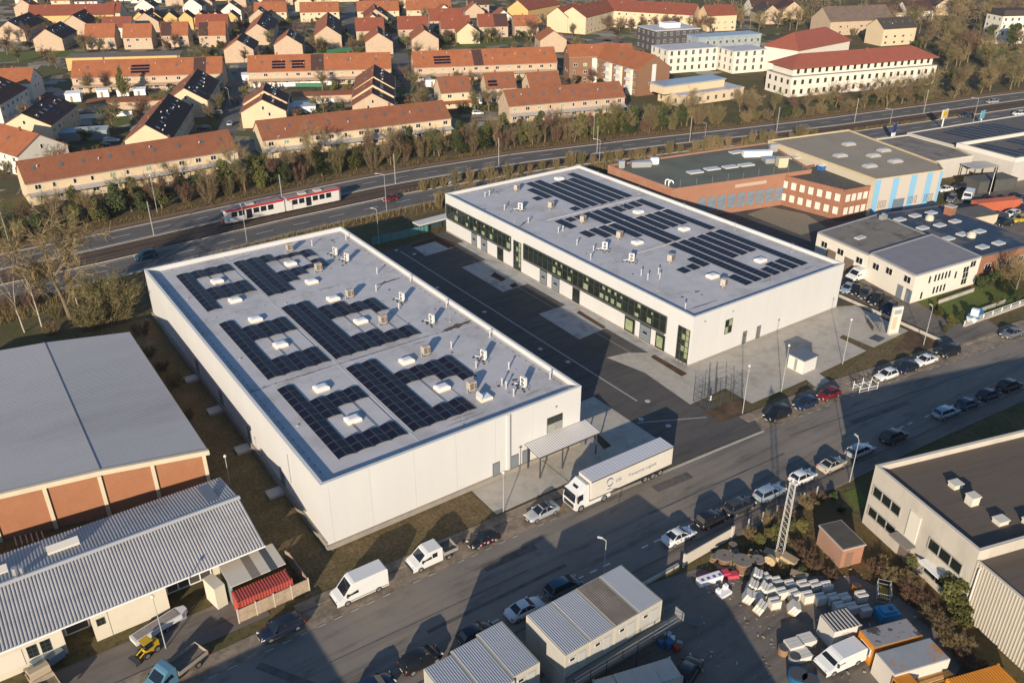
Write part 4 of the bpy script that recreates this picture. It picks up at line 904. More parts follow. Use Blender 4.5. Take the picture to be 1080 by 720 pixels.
# hedge of trees and ivy on the estate side of the tram road
gh = 'trees and shrubs of the roadside belt by the estate'
xs = [28+k*5.3 for k in range(29)]
wh = ['behind the tram', 'below the long front terrace', 'below the central front terrace', 'below the right front terrace', 'near the cream flat-roofed block']
cnt = {}
def nth(key): cnt[key] = cnt.get(key, 0)+1; return ORD[cnt[key]-1]
def spot(x): return 'below the long left terrace' if x < 66 else 'behind the tram front' if x < 86 else 'below the central terrace' if x < 136 else 'below the small detached houses' if x < 160 else 'below the right-hand terrace' if x < 200 else 'below the cream flat-roofed block'
for k in range(38):
    x = 24+k*5.2+rnd.uniform(-1, 1); y = fe(x)+rnd.uniform(7, 10.5); s = spot(x); kd = rnd.random()
    if kd < .52: ever(f'{nth("e"+s)} dark ivy-clad shrub from the left {s}', (x, y), rnd.uniform(5, 8), rnd.uniform(.75, 1.0), (LEAFD, LEAFO)[rnd.random() < .4], gh)
    else: shrub(f'{nth("s"+s)} leafless shrub from the left {s}', (x, y), rnd.uniform(5, 7.5), rnd.uniform(.6, .85), (TWIG, TWIGO, TWIGR)[k % 3], gh)
for k in range(46):
    x = 22+k*4.3+rnd.uniform(-1, 1); y = fe(x)+rnd.uniform(10.5, 14.5); s = spot(x)
    if rnd.random() < .4: ever(f'{nth("b"+s)} taller ivy bush from the left in the back row {s}', (x, y), rnd.uniform(6, 9), rnd.uniform(.6, .85), (LEAFD, LEAFO)[rnd.random() < .4], gh)
    else: shrub(f'{nth("t"+s)} brown thicket from the left in the back row {s}', (x, y), rnd.uniform(5.5, 9), rnd.uniform(.5, .75), (TWIG, TWIGO, TWIGR)[k % 3], gh)
for p, h, lab, m in (((25.88, 236.94), 9, 'bare tree rising behind the largest spreading tree', TWIGO), ((90.38, 225.73), 12.5, 'bare tree with broad crown in front of the central terrace, left of the tram front', TWIGG), ((66.6, 222.93), 12, 'bare tree with a pale trunk right above the tram', TWIGG), ((111.67, 216.63), 9, 'bare twin-stemmed tree in front of the right end of the central terrace', TWIG), ((136.98, 216.39), 9, 'bare tree in front of the small detached houses', TWIG), ((164.51, 201.06), 8, 'pale stemmed young tree in front of the right-hand terrace', TWIGG), ((185.63, 198.77), 8.5, 'young tree with round crown beyond the right-hand terrace end', TWIGG), ((206.85, 195.78), 13.5, 'wide golden bare tree before the cream flat-roofed block', TWIGG), ((236.36, 199.55), 10, 'bare tree at the right corner of the cream flat-roofed block', TWIGG), ((146.5, 207.1), 7.5, 'thin young tree left of the right-hand terrace', TWIG)):
    tree(lab, p, h, .9, m, group='single trees along the tram road')
# trees before the long white building and on to the right
gw = 'trees in front of the long white building'
for k in range(14):
    x = 228+k*6.2+rnd.uniform(-1.5, 1.5); y = fe(x)+rnd.uniform(6, 13)
    tree(f'{ORD[k]} bare tree from the left in front of the long white building', (x, y), rnd.uniform(7, 10.5), rnd.uniform(.8, 1.1), (TWIG, TWIGG, TWIGO, TWIGR)[k % 4], group=gw)
for k in range(22):
    x = 222+k*5+rnd.uniform(-1.5, 1.5); y = fe(x)+rnd.uniform(4.5, 9)
    (shrub if k % 4 else ever)(f'{ORD[k]} low roadside bush from the left under the trees of the long white building', (x, y), rnd.uniform(2.5, 4.5), 1.1, None if k % 4 == 0 else (TWIG, TWIGG, TWIGO)[k % 3], gw)
# golden brush between the tram road and the halls
gb = 'golden brush on the verge of the tram road'
def where2(x): return 'between the two halls' if x < 106 else 'behind the further hall' if x < 138 else 'behind the brick works' if x < 195 else 'behind the striped hall'
for k in range(56):
    x = 86+k*2.55+rnd.uniform(-.8, .8); y = fe(x)-29.5-rnd.uniform(0, 3.4); s = where2(x)
    if x < 97: continue
    shrub(f'{nth("g"+s)} golden bush from the left on the verge {s}', (x, y), rnd.uniform(3.6, 6.2), rnd.uniform(.5, .8), (TWIGG, TWIGO, TWIGG)[k % 3], gb)
for k in range(40):
    x = 104+k*3.2+rnd.uniform(-1.5, 1.5); y = fe(x)-13+rnd.uniform(-3, 3); s = where2(x)
    if 100 < x: shrub(f'{nth("m"+s)} golden bush from the left beside the tram rails {s}', (x, fe(x)-17.9+rnd.uniform(-.3, .4)), rnd.uniform(2.8, 5), rnd.uniform(.5, .8), (TWIGG, TWIGO)[k % 2], gb)
# dry grass: uncountable blades along the verges
dg = MB(); r_ = random.Random(3)
def blades(n, fx, fy, h0, h1):
    for _ in range(n):
        x = fx(); y = fy(x); h = r_.uniform(h0, h1); a = r_.uniform(0, pi); w = r_.uniform(.03, .07); d = r_.uniform(-.3, .3)
        p = len(dg.v); dg.v += [(x-cos(a)*w, y-sin(a)*w, 0), (x+cos(a)*w, y+sin(a)*w, 0), (x+d, y+r_.uniform(-.3, .3), h)]; dg.f.append([p, p+1, p+2]); dg.m.append(0)
blades(7000, lambda: r_.uniform(40, 240), lambda x: fe(x)-27.6-abs(r_.gauss(0, 2.4)), .4, 1.5)
blades(4500, lambda: r_.uniform(-20, 330), lambda x: fe(x)+r_.uniform(3.6, 7), .3, .9)
blades(3500, lambda: r_.uniform(96, 300), lambda x: fe(x)-17.4+r_.uniform(-.2, 1.6), .3, 1.3)
blades(2500, lambda: 15.5+abs(r_.gauss(0, 2.2)), lambda x: r_.uniform(80, 150), .2, .6)
blades(2500, lambda: r_.uniform(0, 27), lambda x: fe(x)-28-r_.uniform(0, 9), .3, 1.1)
blades(2500, lambda: 65+abs(r_.gauss(0, 5)) % 16, lambda x: r_.uniform(41, 48.5), .15, .4)
tag(dg.build('dry_grass', M('dry grass blades', (.17,.125,.05), .95, .35, .4, spec=.1)), 'dry golden grass growing along the verges of the tram road', 'grass', None, 'stuff')
# ---------------------------------------------------------------- the housing estate
T_OR = tile('orange tiles', (.38,.135,.056), (.29,.1,.045)); T_RD = tile('red tiles', (.27,.08,.044), (.21,.062,.036)); T_BR = tile('brown tiles', (.29,.11,.055), (.22,.085,.046)); T_DK = tile('dark and shade-side tiles', (.085,.042,.034), (.06,.032,.028)); T_GY = tile('grey tiles', (.075,.06,.055), (.055,.045,.04))  # T_DK: dark roofs, and the shade painted into one slope of gable rows
W_CR = M('cream render', (.58,.45,.29), .9, .06, .3); W_YE = M('yellow render', (.55,.36,.14), .9, .06, .3); W_WH = M('white render', (.66,.6,.5), .9, .05, .3); W_PK = M('pink beige brick', (.44,.325,.225), .9, .12, .8); W_BR = M('brown brick walls', (.2,.105,.06), .9, .15, 1.2)
WFR = P('white window frame', (.6,.58,.55), .4)
HW = window_mesh('window', 1.5, 1.2, 2, 1, WFR, GLASS, .05, .09); HW1 = window_mesh('window', .8, 1.2, 1, 1, WFR, GLASS, .05, .09); HWL = window_mesh('window', 1.5, 1.2, 2, 1, WFR, LIT_PANE, .05, .09)
SKM = MB().box(-.4, -.6, 0, .4, .6, .1, 0).poly([(-.31,-.5,.104),(.31,-.5,.104),(.31,.5,.104),(-.31,.5,.104)], 1).mesh('skylight', [P('rooflight frame', (.1,.09,.085), .5), P('rooflight glass', (.1,.12,.14), .1, .9)])
VPM = MB().cyl(0, 0, 0, .5, .17, 8, 0).mesh('vent_pipe', P('pale vent', (.55,.5,.46), .5))
SPM = MB().box(-.8, -.5, .0, .8, .5, .08, 0).mesh('solar_panel', CELL)
CHM = MB().box(-.25, -.25, -1, .25, .25, .9, 0).box(-.3,-.3,.9,.3,.3,1.0,0).mesh('chimney', M('chimney brick', (.2,.08,.05), .9, .2, 3))
FOOT = []
def house(label, A, ang_, L, w, he, hr, roof, wall, group='houses of the estate', name='house', roof2=None, sky=3, vent=2, pv=None, win=True, gable=True, floors=2, far=False, porch=None, dark_patch=None):
    """gable house; ridge starts at A and runs L metres at ang_ degrees; -w side is local -y"""
    FOOT.append((A, radians(ang_), L, w, label)); t = thing(name, label, 'house', A, radians(ang_), group); r = random.Random(int(A[0]*7+A[1])); o, th = .35, .22
    b = MB(); n = (hr-he)/w
    b.add([(0,-w,0),(L,-w,0),(L,w,0),(0,w,0),(0,-w,he),(L,-w,he),(L,w,he),(0,w,he),(0,0,hr),(L,0,hr)], [[0,1,5,4],[2,3,7,6],[1,2,6,9,5],[3,0,4,8,7]]); b.build('wall', wall, t)
    for s in (-1, 1):
        q = MB(); ez = he-o*n
        q.add([(-.2,s*(w+o),ez+.02),(L+.2,s*(w+o),ez+.02),(L+.2,0,hr+.02),(-.2,0,hr+.02),(-.2,s*(w+o),ez+th),(L+.2,s*(w+o),ez+th),(L+.2,0,hr+th),(-.2,0,hr+th)], [[4,5,6,7] if s < 0 else [7,6,5,4],[0,1,5,4],[1,2,6,5],[3,0,4,7],[0,3,2,1]])
        q.build('roof', roof if s < 0 or not roof2 else roof2, t)  # gable rows: sunlit slope in brighter tiles, shaded slope painted dark
    MB().tube((-.2,0,hr+th),(L+.2,0,hr+th), .12, n=5).build('ridge_tile', roof, t)
    if not far:
        for s in (-1, 1): MB().tube((-.2, s*(w+o+.06), he-o*n+.12), (L+.2, s*(w+o+.06), he-o*n+.12), .08, n=5).build('gutter', P('gutter zinc', (.33,.3,.27), .5), t)
    al = atan2(hr-he, w)
    def on_roof(me, u, v, s=-1, lift=.0):
        return ob(me.name, me, t, (u, s*w*(1-v), he+(hr-he)*v+th+lift), rot=(-s*al if s < 0 else -al, 0, 0))
    k = max(1, int(L/4.2))
    if win:
        for s in ((-1,) if far else (-1, 1)):
            for f in range(floors):
                for i in range(k):
                    x = (i+.5)*L/k+r.uniform(-.3, .3); z = (.95+f*2.75 if he > 3.2 else .9)
                    if z+1.25 > he: continue
                    ob('window', r.choice((HW, HW, HWL, HW1)), t, (x-.75 if s < 0 else x+.75, s*w, z), rz=0 if s < 0 else pi)
        if gable and not far:
            for e, rz_ in ((0, -pi/2), (L, pi/2)):
                for y, z in ((-1.8, 3.6), (1.6, 3.6), (0, he+.6)):
                    if r.random() < .75: ob('window', HW1, t, (e, y+(.4 if e == 0 else -.4), z), rz=rz_)
    for i in range(sky): on_roof(SKM, (i+.5)*L/sky+r.uniform(-.5, .5), .58, -1)
    for i in range(vent): on_roof(VPM, (i+.35)*L/vent+r.uniform(-.8, .8), r.uniform(.35, .85), -1)
    if not far:
        for i in range(max(1, sky//2)): on_roof(SKM, (i+.5)*L/max(1, sky//2), .55, 1)
    for i in range(1+(L > 25)): ob('chimney', CHM, t, ((i+.4)*L/(1+(L > 25)), .5, hr))
    for d in (pv or []):
        u0, nx, ny = d
        for i in range(nx):
            for j in range(ny): on_roof(SPM, u0+i*1.68, .2+j*.17*7/w, -1, .03)
    for u0, u1 in (dark_patch or []):
        q = MB(); s = -1; q.add([(u0,-w-o,he-o*n+th+.01),(u1,-w-o,he-o*n+th+.01),(u1,0,hr+th+.012),(u0,0,hr+th+.012)], [[0,1,2,3]]); q.build('dark_roof_field', T_DK, t)
    if porch:
        h_, d_, m_ = porch; q = MB(); q.add([(0,-w-d_,h_-.5),(L,-w-d_,h_-.5),(L,-w-.02,h_),(0,-w-.02,h_),(0,-w-d_,h_-.4),(L,-w-d_,h_-.4),(L,-w-.02,h_+.1),(0,-w-.02,h_+.1)], [[4,5,6,7],[0,1,5,4],[3,2,1,0],[1,2,6,5],[3,0,4,7]]); q.build('porch_roof', m_, t)
        for i in range(int(L/4)+1): MB().box(i*L/int(L/4)-.05, -w-d_, 0, i*L/int(L/4)+.05, -w-d_+.1, h_-.5).build('porch_post', WFR, t)
    return t
def hpts(a, b, L=None): return a, math.degrees(ang(a, b)), hypot(b[0]-a[0], b[1]-a[1]) if L is None else L
gt = 'long terraces of the estate'
PT = P('porch glass sheet', (.42,.4,.37), .4)
house('long front terrace with brown tiled roof, left of the tram', *hpts((19,236.6), (71.3,237.7)), 5.8, 5.5, 9.5, T_BR, W_CR, gt, 'terrace', sky=9, vent=4, porch=(3.0, 2.2, PT))
house('front terrace in the middle, right behind the tram, with rooflights and a glass porch', *hpts((81.3,242.9), (138.7,235.4)), 6.2, 5.5, 9.5, T_BR, W_CR, gt, 'terrace', sky=10, vent=3, porch=(3.0, 2.5, PT))
house('front terrace right of the small detached houses, before the brick apartment block', *hpts((163.1,236.9), (203.9,226.4)), 5.2, 5.5, 9.5, T_BR, W_PK, gt, 'terrace', sky=8, vent=3, porch=(3.0, 2.5, PT))
house('back terrace on the left with orange roof, one solar field and one dark field', *hpts((57.3,370.8), (106.5,347.5)), 6.6, 5.5, 10.4, T_OR, W_PK, gt, 'terrace', sky=5, vent=6, pv=[(22,4,3)], dark_patch=[(44,48.5)], porch=(2.8, 2.5, W_PK))
house('back terrace in the middle with two solar fields next to a dark roof field', *hpts((115.5,343.7), (164.5,318.8)), 6.6, 5.5, 10.4, T_OR, W_PK, gt, 'terrace', sky=5, vent=6, pv=[(10,3,3),(17.5,3,3)], dark_patch=[(24,29)], porch=(2.8, 2.5, W_PK))
house('back terrace on the right with orange roof, chequered solar field and dark field', *hpts((172.5,315.3), (226,292)), 6.6, 5.5, 10.4, T_OR, W_PK, gt, 'terrace', sky=7, vent=6, pv=[(9,4,3)], dark_patch=[(24,28)], porch=(2.8, 2.5, W_PK))
house('detached orange-roofed house with a red porch, left of two small houses', *hpts((155.7,267.3), (166.3,264.0)), 5.6, 5.5, 9.7, T_BR, W_CR, sky=2, vent=0, porch=(2.6, 2, T_OR))
house('small semi-detached house with a solar panel patch on its left roof', *hpts((173,264), (183,260)), 5.6, 5.5, 9.7, T_BR, W_CR, sky=2, vent=0, pv=[(1.6,2,2)])
house('small orange-roofed house tucked behind the right front terrace', *hpts((186.6,256.8), (197.8,253)), 5, 5.5, 9.5, T_BR, W_CR, sky=1, vent=0)
house('white-gabled house with bright orange roof at the left edge', (27.8,261), 109.7, 21, 7, 5.5, 9.8, T_OR, W_WH, sky=3, vent=0, roof2=T_OR)
house('dark-roofed block with a blue solar strip, behind the white-gabled house', (28,290.6), 64, 27, 7.2, 6, 9.8, T_DK, W_CR, sky=6, vent=3, pv=[(12,2,6)])
house('dark-roofed row with shaded window wall at the left edge', (18.6,330.6), 64, 26.8, 8, 6, 10.2, T_DK, W_WH, sky=6, vent=3)
house('orange-roofed house with pale blue shaded gable in the upper left', (32,371.5), -26, 12, 6.5, 6, 10, T_OR, W_WH, sky=0, vent=0)
house('orange-roofed extension next to the upper left orange house', (20.5,377.2), -26, 12, 6.5, 5.9, 9.9, T_OR, W_WH, sky=0, vent=0)
gd = 'dark-roofed gable rows of the estate'
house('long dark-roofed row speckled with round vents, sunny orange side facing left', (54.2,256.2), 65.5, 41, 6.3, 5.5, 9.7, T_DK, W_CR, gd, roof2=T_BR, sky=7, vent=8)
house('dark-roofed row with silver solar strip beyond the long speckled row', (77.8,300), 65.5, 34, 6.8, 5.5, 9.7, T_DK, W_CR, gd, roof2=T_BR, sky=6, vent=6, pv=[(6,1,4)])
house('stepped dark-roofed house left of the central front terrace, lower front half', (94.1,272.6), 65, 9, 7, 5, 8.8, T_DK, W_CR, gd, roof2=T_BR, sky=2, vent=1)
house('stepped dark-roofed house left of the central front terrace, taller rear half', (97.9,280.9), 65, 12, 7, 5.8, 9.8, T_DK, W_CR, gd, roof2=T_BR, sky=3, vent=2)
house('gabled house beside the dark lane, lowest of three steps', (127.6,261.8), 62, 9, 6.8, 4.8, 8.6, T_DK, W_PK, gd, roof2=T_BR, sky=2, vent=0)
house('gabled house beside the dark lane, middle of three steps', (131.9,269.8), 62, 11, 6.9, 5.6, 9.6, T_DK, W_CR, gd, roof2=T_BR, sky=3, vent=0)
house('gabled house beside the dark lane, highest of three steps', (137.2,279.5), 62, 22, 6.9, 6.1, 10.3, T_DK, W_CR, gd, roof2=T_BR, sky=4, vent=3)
# gable fronts just behind the back terraces
gg = 'gabled houses behind the back terraces'
for lab, p, L, m in (('brick gable with white rooflights showing behind the left back terrace', (127.56, 391.19), 22, T_DK), ('gable with black and white striped roof behind the middle back terrace', (150.66, 391.66), 20, T_DK), ('gable with red left slope just left of the dark lane end', (187.84, 374.33), 22, T_DK), ('gable with orange left slope just right of the dark lane end', (209.78, 369.82), 20, T_DK), ('orange-roofed house turned sideways behind the right back terrace', (257.42, 332.71), 14, T_OR)):
    house(lab, p, 64, L, 6.3, 5.4, 9.5, m, W_PK, gg, roof2=T_OR, sky=5, vent=1, far=True)
# upper rows, small in the picture
gu = 'small houses of the upper estate'
for lab, p, L, m, kw in (
 ('orange house with white fence, first of the row beside the lawn', (82.06, 472.5), 13.5, T_OR, {}), ('orange house second in the row beside the lawn', (96.93, 462.06), 13, T_OR, {}),
 ('house with a dark solar half roof, third in the row beside the lawn', (113.62, 458.34), 12.5, T_OR, {'dark_patch': [(0,5)]}), ('house with a dark roof field, last in the row beside the lawn', (128.52, 447.89), 12.5, T_OR, {'dark_patch': [(0,4.5)]}),
 ('red-roofed house with a white dormer beside the dark lane', (197.56, 418.29), 14, T_RD, {}), ('plain red-roofed house above the green fenced garden', (217.45, 410.89), 15, T_RD, {}),
 ('red-roofed house with a larger red roof rising behind it', (236.11, 400.02), 15, T_RD, {}), ('red-roofed house with a black half roof at the lawn', (255.84, 395.22), 15, T_RD, {'dark_patch': [(8,15)]}),
 ('red roof rising behind the last orange house of the lawn row', (136.02, 477.19), 16, T_RD, {}), ('red roof rising behind the house above the green fenced garden', (246.25, 428.88), 18, T_RD, {})):
    house(lab, p, -26, L, 6, 5.5, 10.6, m, W_PK, gu, sky=0, vent=1, far=True, **kw)
gv = 'gabled houses of the upper estate'
for lab, p, L, m, r2, kw in (
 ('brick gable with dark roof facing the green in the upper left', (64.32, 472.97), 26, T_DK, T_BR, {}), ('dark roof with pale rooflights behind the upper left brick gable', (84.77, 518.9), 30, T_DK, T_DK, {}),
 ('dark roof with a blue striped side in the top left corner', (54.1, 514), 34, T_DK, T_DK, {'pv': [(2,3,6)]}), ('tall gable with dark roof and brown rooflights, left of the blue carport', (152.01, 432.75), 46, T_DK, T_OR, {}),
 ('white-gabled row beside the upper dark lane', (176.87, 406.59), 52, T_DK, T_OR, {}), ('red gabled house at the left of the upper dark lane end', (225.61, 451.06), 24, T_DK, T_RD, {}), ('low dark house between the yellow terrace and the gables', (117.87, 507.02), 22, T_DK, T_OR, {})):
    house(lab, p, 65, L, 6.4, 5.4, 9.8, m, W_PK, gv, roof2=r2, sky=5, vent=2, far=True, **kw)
house('yellow terrace with five white dormers under a red roof at the top', (70.9, 556.83), -26, 44, 6.5, 7.5, 12, T_RD, W_YE, gt, 'terrace', sky=0, vent=2, far=True)
house('red roof end block beside the yellow terrace', (107.1, 541.87), -26, 8, 8, 8, 12.5, T_RD, W_CR, gt, 'terrace', sky=0, vent=0, far=True)
for k in range(7):
    house(f'{ORD[k]} little yellow gable from the left in the top row of seven', lerp2((118.01, 519.83), (158.76, 491.25), k/6), 64, 10, 3.6, 6, 9, T_DK, W_YE, 'row of seven yellow gables', roof2=T_DK, sky=0, vent=0, far=True)
for k, (p, L) in enumerate((((181.64, 517.16), 18), ((203.1, 502.1), 22), ((232, 487.52), 24), ((257.75, 475.24), 26))):
    house(f'{ORD[k]} orange terrace from the left along the top picture edge', p, -26, L, 6, 5.5, 10, T_OR, W_CR, gt, 'terrace', sky=2, vent=2, far=True)
for k, (p, L, c) in enumerate((((137.25, 659.9), 30, W_WH), ((182.73, 643.58), 24, W_CR), ((210.09, 608.81), 30, W_WH), ((249.08, 589.17), 30, W_CR), ((293.35, 550.41), 30, W_WH))):
    house(f'{ORD[k]} pale house from the left just touching the top picture edge', p, -26, L, 6, 5.5, 10, T_GY, c, gu, sky=0, vent=0, far=True)
# cream house at the top centre, long bent red building, apartments
def block(label, pos, a, L, W, H, wall, roofm, group, floors, name='apartment_block', cat='building', wz=1.0, wh=1.5, balc=False, sides=(0, 3), par=.4):
    t = thing(name, label, cat, pos, radians(a), group)
    MB().box(0, 0, 0, L, W, H).build('wall', wall, t); MB().box(-.15, -.15, H, L+.15, W+.15, H+par).build('roof', roofm, t)
    wm = window_mesh('window', 1.3, wh, 2, 1, WFR, GLASS, .05, .08)
    for f in range(floors):
        z = wz+f*(H/floors)
        for i in range(max(1, int(L/3.4))):
            x = (i+.5)*L/max(1, int(L/3.4)); ob('window', wm, t, (x-.65, 0, z))
            if balc and i % 2 == 0 and f: MB().box(x-1.4, -1.2, z-1.0, x+1.4, -.02, z-.85).box(x-1.4, -1.2, z-.85, x+1.4, -1.14, z+.05).build('balcony', WHT, t)
        for i in range(max(1, int(W/4))):
            y = (i+.5)*W/max(1, int(W/4))
            if 3 in sides: ob('window', wm, t, (0, y+.65, z), rz=-pi/2)
            if 1 in sides: ob('window', wm, t, (L, y-.65, z), rz=pi/2)
    return t
house('cream house with a red roof and shaded dormer side, at the top centre', (298.1, 418.88), 20, 34, 7, 8, 12.5, T_RD, W_YE, gv, roof2=T_RD, sky=4, vent=0, far=True, floors=2)
house('cream gable with a red roof, left end of the long bent red building', (298, 382.3), 20, 20, 6.5, 8, 12.3, T_RD, W_CR, 'long bent red-roofed building', roof2=T_RD, sky=2, vent=0, far=True)
bb = [(301.7, 374.12), (338.98, 390.15), (364.58, 345.18)]
house('left wing of the long bent red-roofed building with a row of grey rooflights', *hpts(bb[0], bb[1]), 8, 8.5, 13, T_RD, W_CR, 'long bent red-roofed building', sky=7, vent=0, far=True, floors=3)
house('right wing of the long bent red-roofed building behind bare trees', *hpts(bb[1], bb[2]), 8, 8.5, 13, T_RD, W_CR, 'long bent red-roofed building', sky=12, vent=2, far=True, floors=3)
house('separate red-roofed house right of the long bent building', (367.45, 343.63), -20, 17, 6.5, 8, 12.3, T_RD, W_CR, 'long bent red-roofed building', sky=2, vent=0, far=True)
ga = 'apartment buildings near the tram road'
T = house('brown brick apartment house with orange roof and white balconies, gable to the road', (230.85, 237.29), math.degrees(ang((230.85, 237.29), (235.11, 268.76))), 34, 7.2, 9.5, 14, T_OR, W_BR, ga, 'apartment_block', sky=0, vent=2, floors=3)
for k, x in enumerate((3, 10, 17)):
    MB().box(x, 7.2, 0, x+3.0, 8.2, 9.2).build('balcony_tower', W_WH, T); 
    for z in (2.6, 5.4, 8.2): MB().box(x, 8.2, z-.1, x+3.0, 9.0, z+.8).build('balcony', P('balcony front', (.5,.5,.5), .5), T)
MB().box(-.06, -.9, 1, 0, .9, 11).build('stair_window', WFR, T)
T = house('curved brick apartment house with white balconies facing the courtyard', (221.03, 276.92), -28, 26, 6, 10, 13.5, T_OR, W_BR, ga, 'apartment_block', sky=0, vent=1, floors=3)
for x in (9, 14.5, 20): MB().box(x, -6.9, 0, x+2.8, -6.02, 9.6).build('balcony_tower', W_WH, T)
block('white flat-roofed apartment cube with tall windows beside the brown brick gable', (263.97, 263.82), -14, 24, 14, 9, W_WH, MEMB, ga, 3, wh=1.9)
block('white flat-roofed apartment cube with two window columns, left of the long white building', (286.28, 248.16), -14, 16, 12, 8.6, W_WH, MEMB, ga, 3, wh=1.9)
block('dark grey cladded flat block with a white box on its roof', (295.26, 304.27), -14, 24, 18, 9.5, P('anthracite cladding', (.07,.065,.065), .5), MEMB, ga, 3)
MB().box(8, 5, 9.9, 16, 11, 12).build('roof_box', WHT, [o for o in COL.objects if o.get('label', '').startswith('dark grey cladded')][0])
block('glazed link building with bluish flat roof between the white cubes', (304.18, 285.51), -14, 34, 10, 8, M('pale glazing', (.3,.34,.34), .3, .3, .6), P('bluish roof', (.28,.33,.38), .4), ga, 2)
T = block('cream flat-roofed block with a set-back upper storey behind golden trees', (224.38, 216.84), math.degrees(ang((224.38, 216.84), (255.55, 213.91))), 30, 12, 3.6, W_CR, MEMB, ga, 1, wh=1.6, cat='building', name='office_block')
MB().box(-4, 4, 3.95, 24, 12, 6.6).build('upper_storey', W_CR, T); MB().box(-4.4, 3.6, 6.6, 24.4, 12.4, 7.0).build('upper_roof', P('bluish roof', (.28,.33,.38), .4), T)
# long white building with the red hip roof
def hip(t, pts, z, zr, mat, o=.7, name='roof'):
    """hip roof over a rectangle given as (L, W): ridge along x"""
    L, W = pts; b = MB(); k = W/2
    b.add([(-o,-o,z),(L+o,-o,z),(L+o,W+o,z),(-o,W+o,z),(k,W/2,zr),(L-k,W/2,zr),(-o,-o,z-.25),(L+o,-o,z-.25),(L+o,W+o,z-.25),(-o,W+o,z-.25)], [[0,1,5,4],[1,2,5],[2,3,4,5],[3,0,4],[6,7,1,0],[7,8,2,1],[8,9,3,2],[9,6,0,3],[9,8,7,6]])
    return b.build(name, mat, t)
a0, a1 = (268.74, 204.65), (334.87, 187.84)
aa = ang(a0, a1); LL = hypot(a1[0]-a0[0], a1[1]-a0[1]); WB = thing('office_building', 'long white three-storey building with a red hip roof and rows of small windows', 'building', a0, aa, 'white buildings with red hip roofs')
MB().box(0, 0, 0, LL, 15, 7.2).build('wall', W_WH, WB); MB().box(1.4, 1.4, 7.2, LL-1.4, 13.6, 10.2).build('upper_storey', W_WH, WB); MB().box(-.2,-.2,7.2,LL+.2,15.2,7.35).build('ledge', M('grey ledge', (.3,.28,.26), .8, .1, 2), WB)
hip(WB, (LL, 15), 10.3, 14, M('fresh red tiles', (.27,.075,.045), .85, .12, .4), .2)
wm = window_mesh('window', 1.2, 1.7, 2, 1, P('brown frame', (.12,.1,.08), .5), GLASS, .05, .08)
n = int(LL/3.3)
for i in range(n):
    for z in (1.0, 4.4): ob('window', wm, WB, ((i+.5)*LL/n-.6, 0, z))
    ob('window', wm, WB, ((i+.5)*(LL-4)/n+1.4, 1.4, 8.0))
for i in range(4):
    for z in (1.0, 4.4): ob('window', wm, WB, (0, 2.5+i*3.6, z), rz=-pi/2)
MB().box(LL*.55,6,13,LL*.55+.7,6.7,14.6).build('chimney', M('chimney brick', (.2,.08,.05), .9, .2, 3), WB)
W2_ = thing('office_building', 'red hip-roofed wing standing behind the long white building', 'building', (304.31, 230.53), aa+.35, 'white buildings with red hip roofs')
MB().box(0, 0, 0, 40, 16, 10).build('wall', W_WH, W2_); hip(W2_, (40, 16), 10.1, 15.5, MATS['fresh red tiles'])
# village houses and blocks at the top right
gr = 'old houses at the top right'
house('beige manor with hipped grey roof behind the red roofs', (400.52, 260.29), -15, 20, 6, 8, 12, T_GY, W_CR, gr, sky=5, vent=1, far=True)
house('big brown barn-like roof left of the beige manor', (409.29, 298.64), -20, 38, 9, 7, 13, M('weathered tiles', (.14,.1,.075), .9, .3, .5), W_PK, gr, sky=0, vent=0, far=True)
for k, (p, L, m, a, c) in enumerate((((415.57, 336.53), 18, T_GY, 60, W_PK), ((440.4, 341.32), 16, T_DK, 60, W_PK), ((467.06, 311.34), 20, T_DK, -20, W_CR), ((491.84, 305.24), 18, T_DK, -20, W_WH), ((531.84, 300.93), 16, T_GY, 55, W_CR), ((433.81, 369.69), 18, T_DK, -26, W_WH))):
    house(f'{ORD[k]} small far house from the left behind the village trees', p, a, L, 6, 5.5, 10, m, c, gr, roof2=m, sky=0, vent=0, far=True)
T = block('tall pale apartment house with red brick balconies in the upper right corner', (451.2, 225.16), -25, 18, 12, 13, W_WH, T_GY, gr, 4, balc=True)
MB().box(1, 1, 13.4, 17, 11, 15.6).build('attic', T_GY, T)
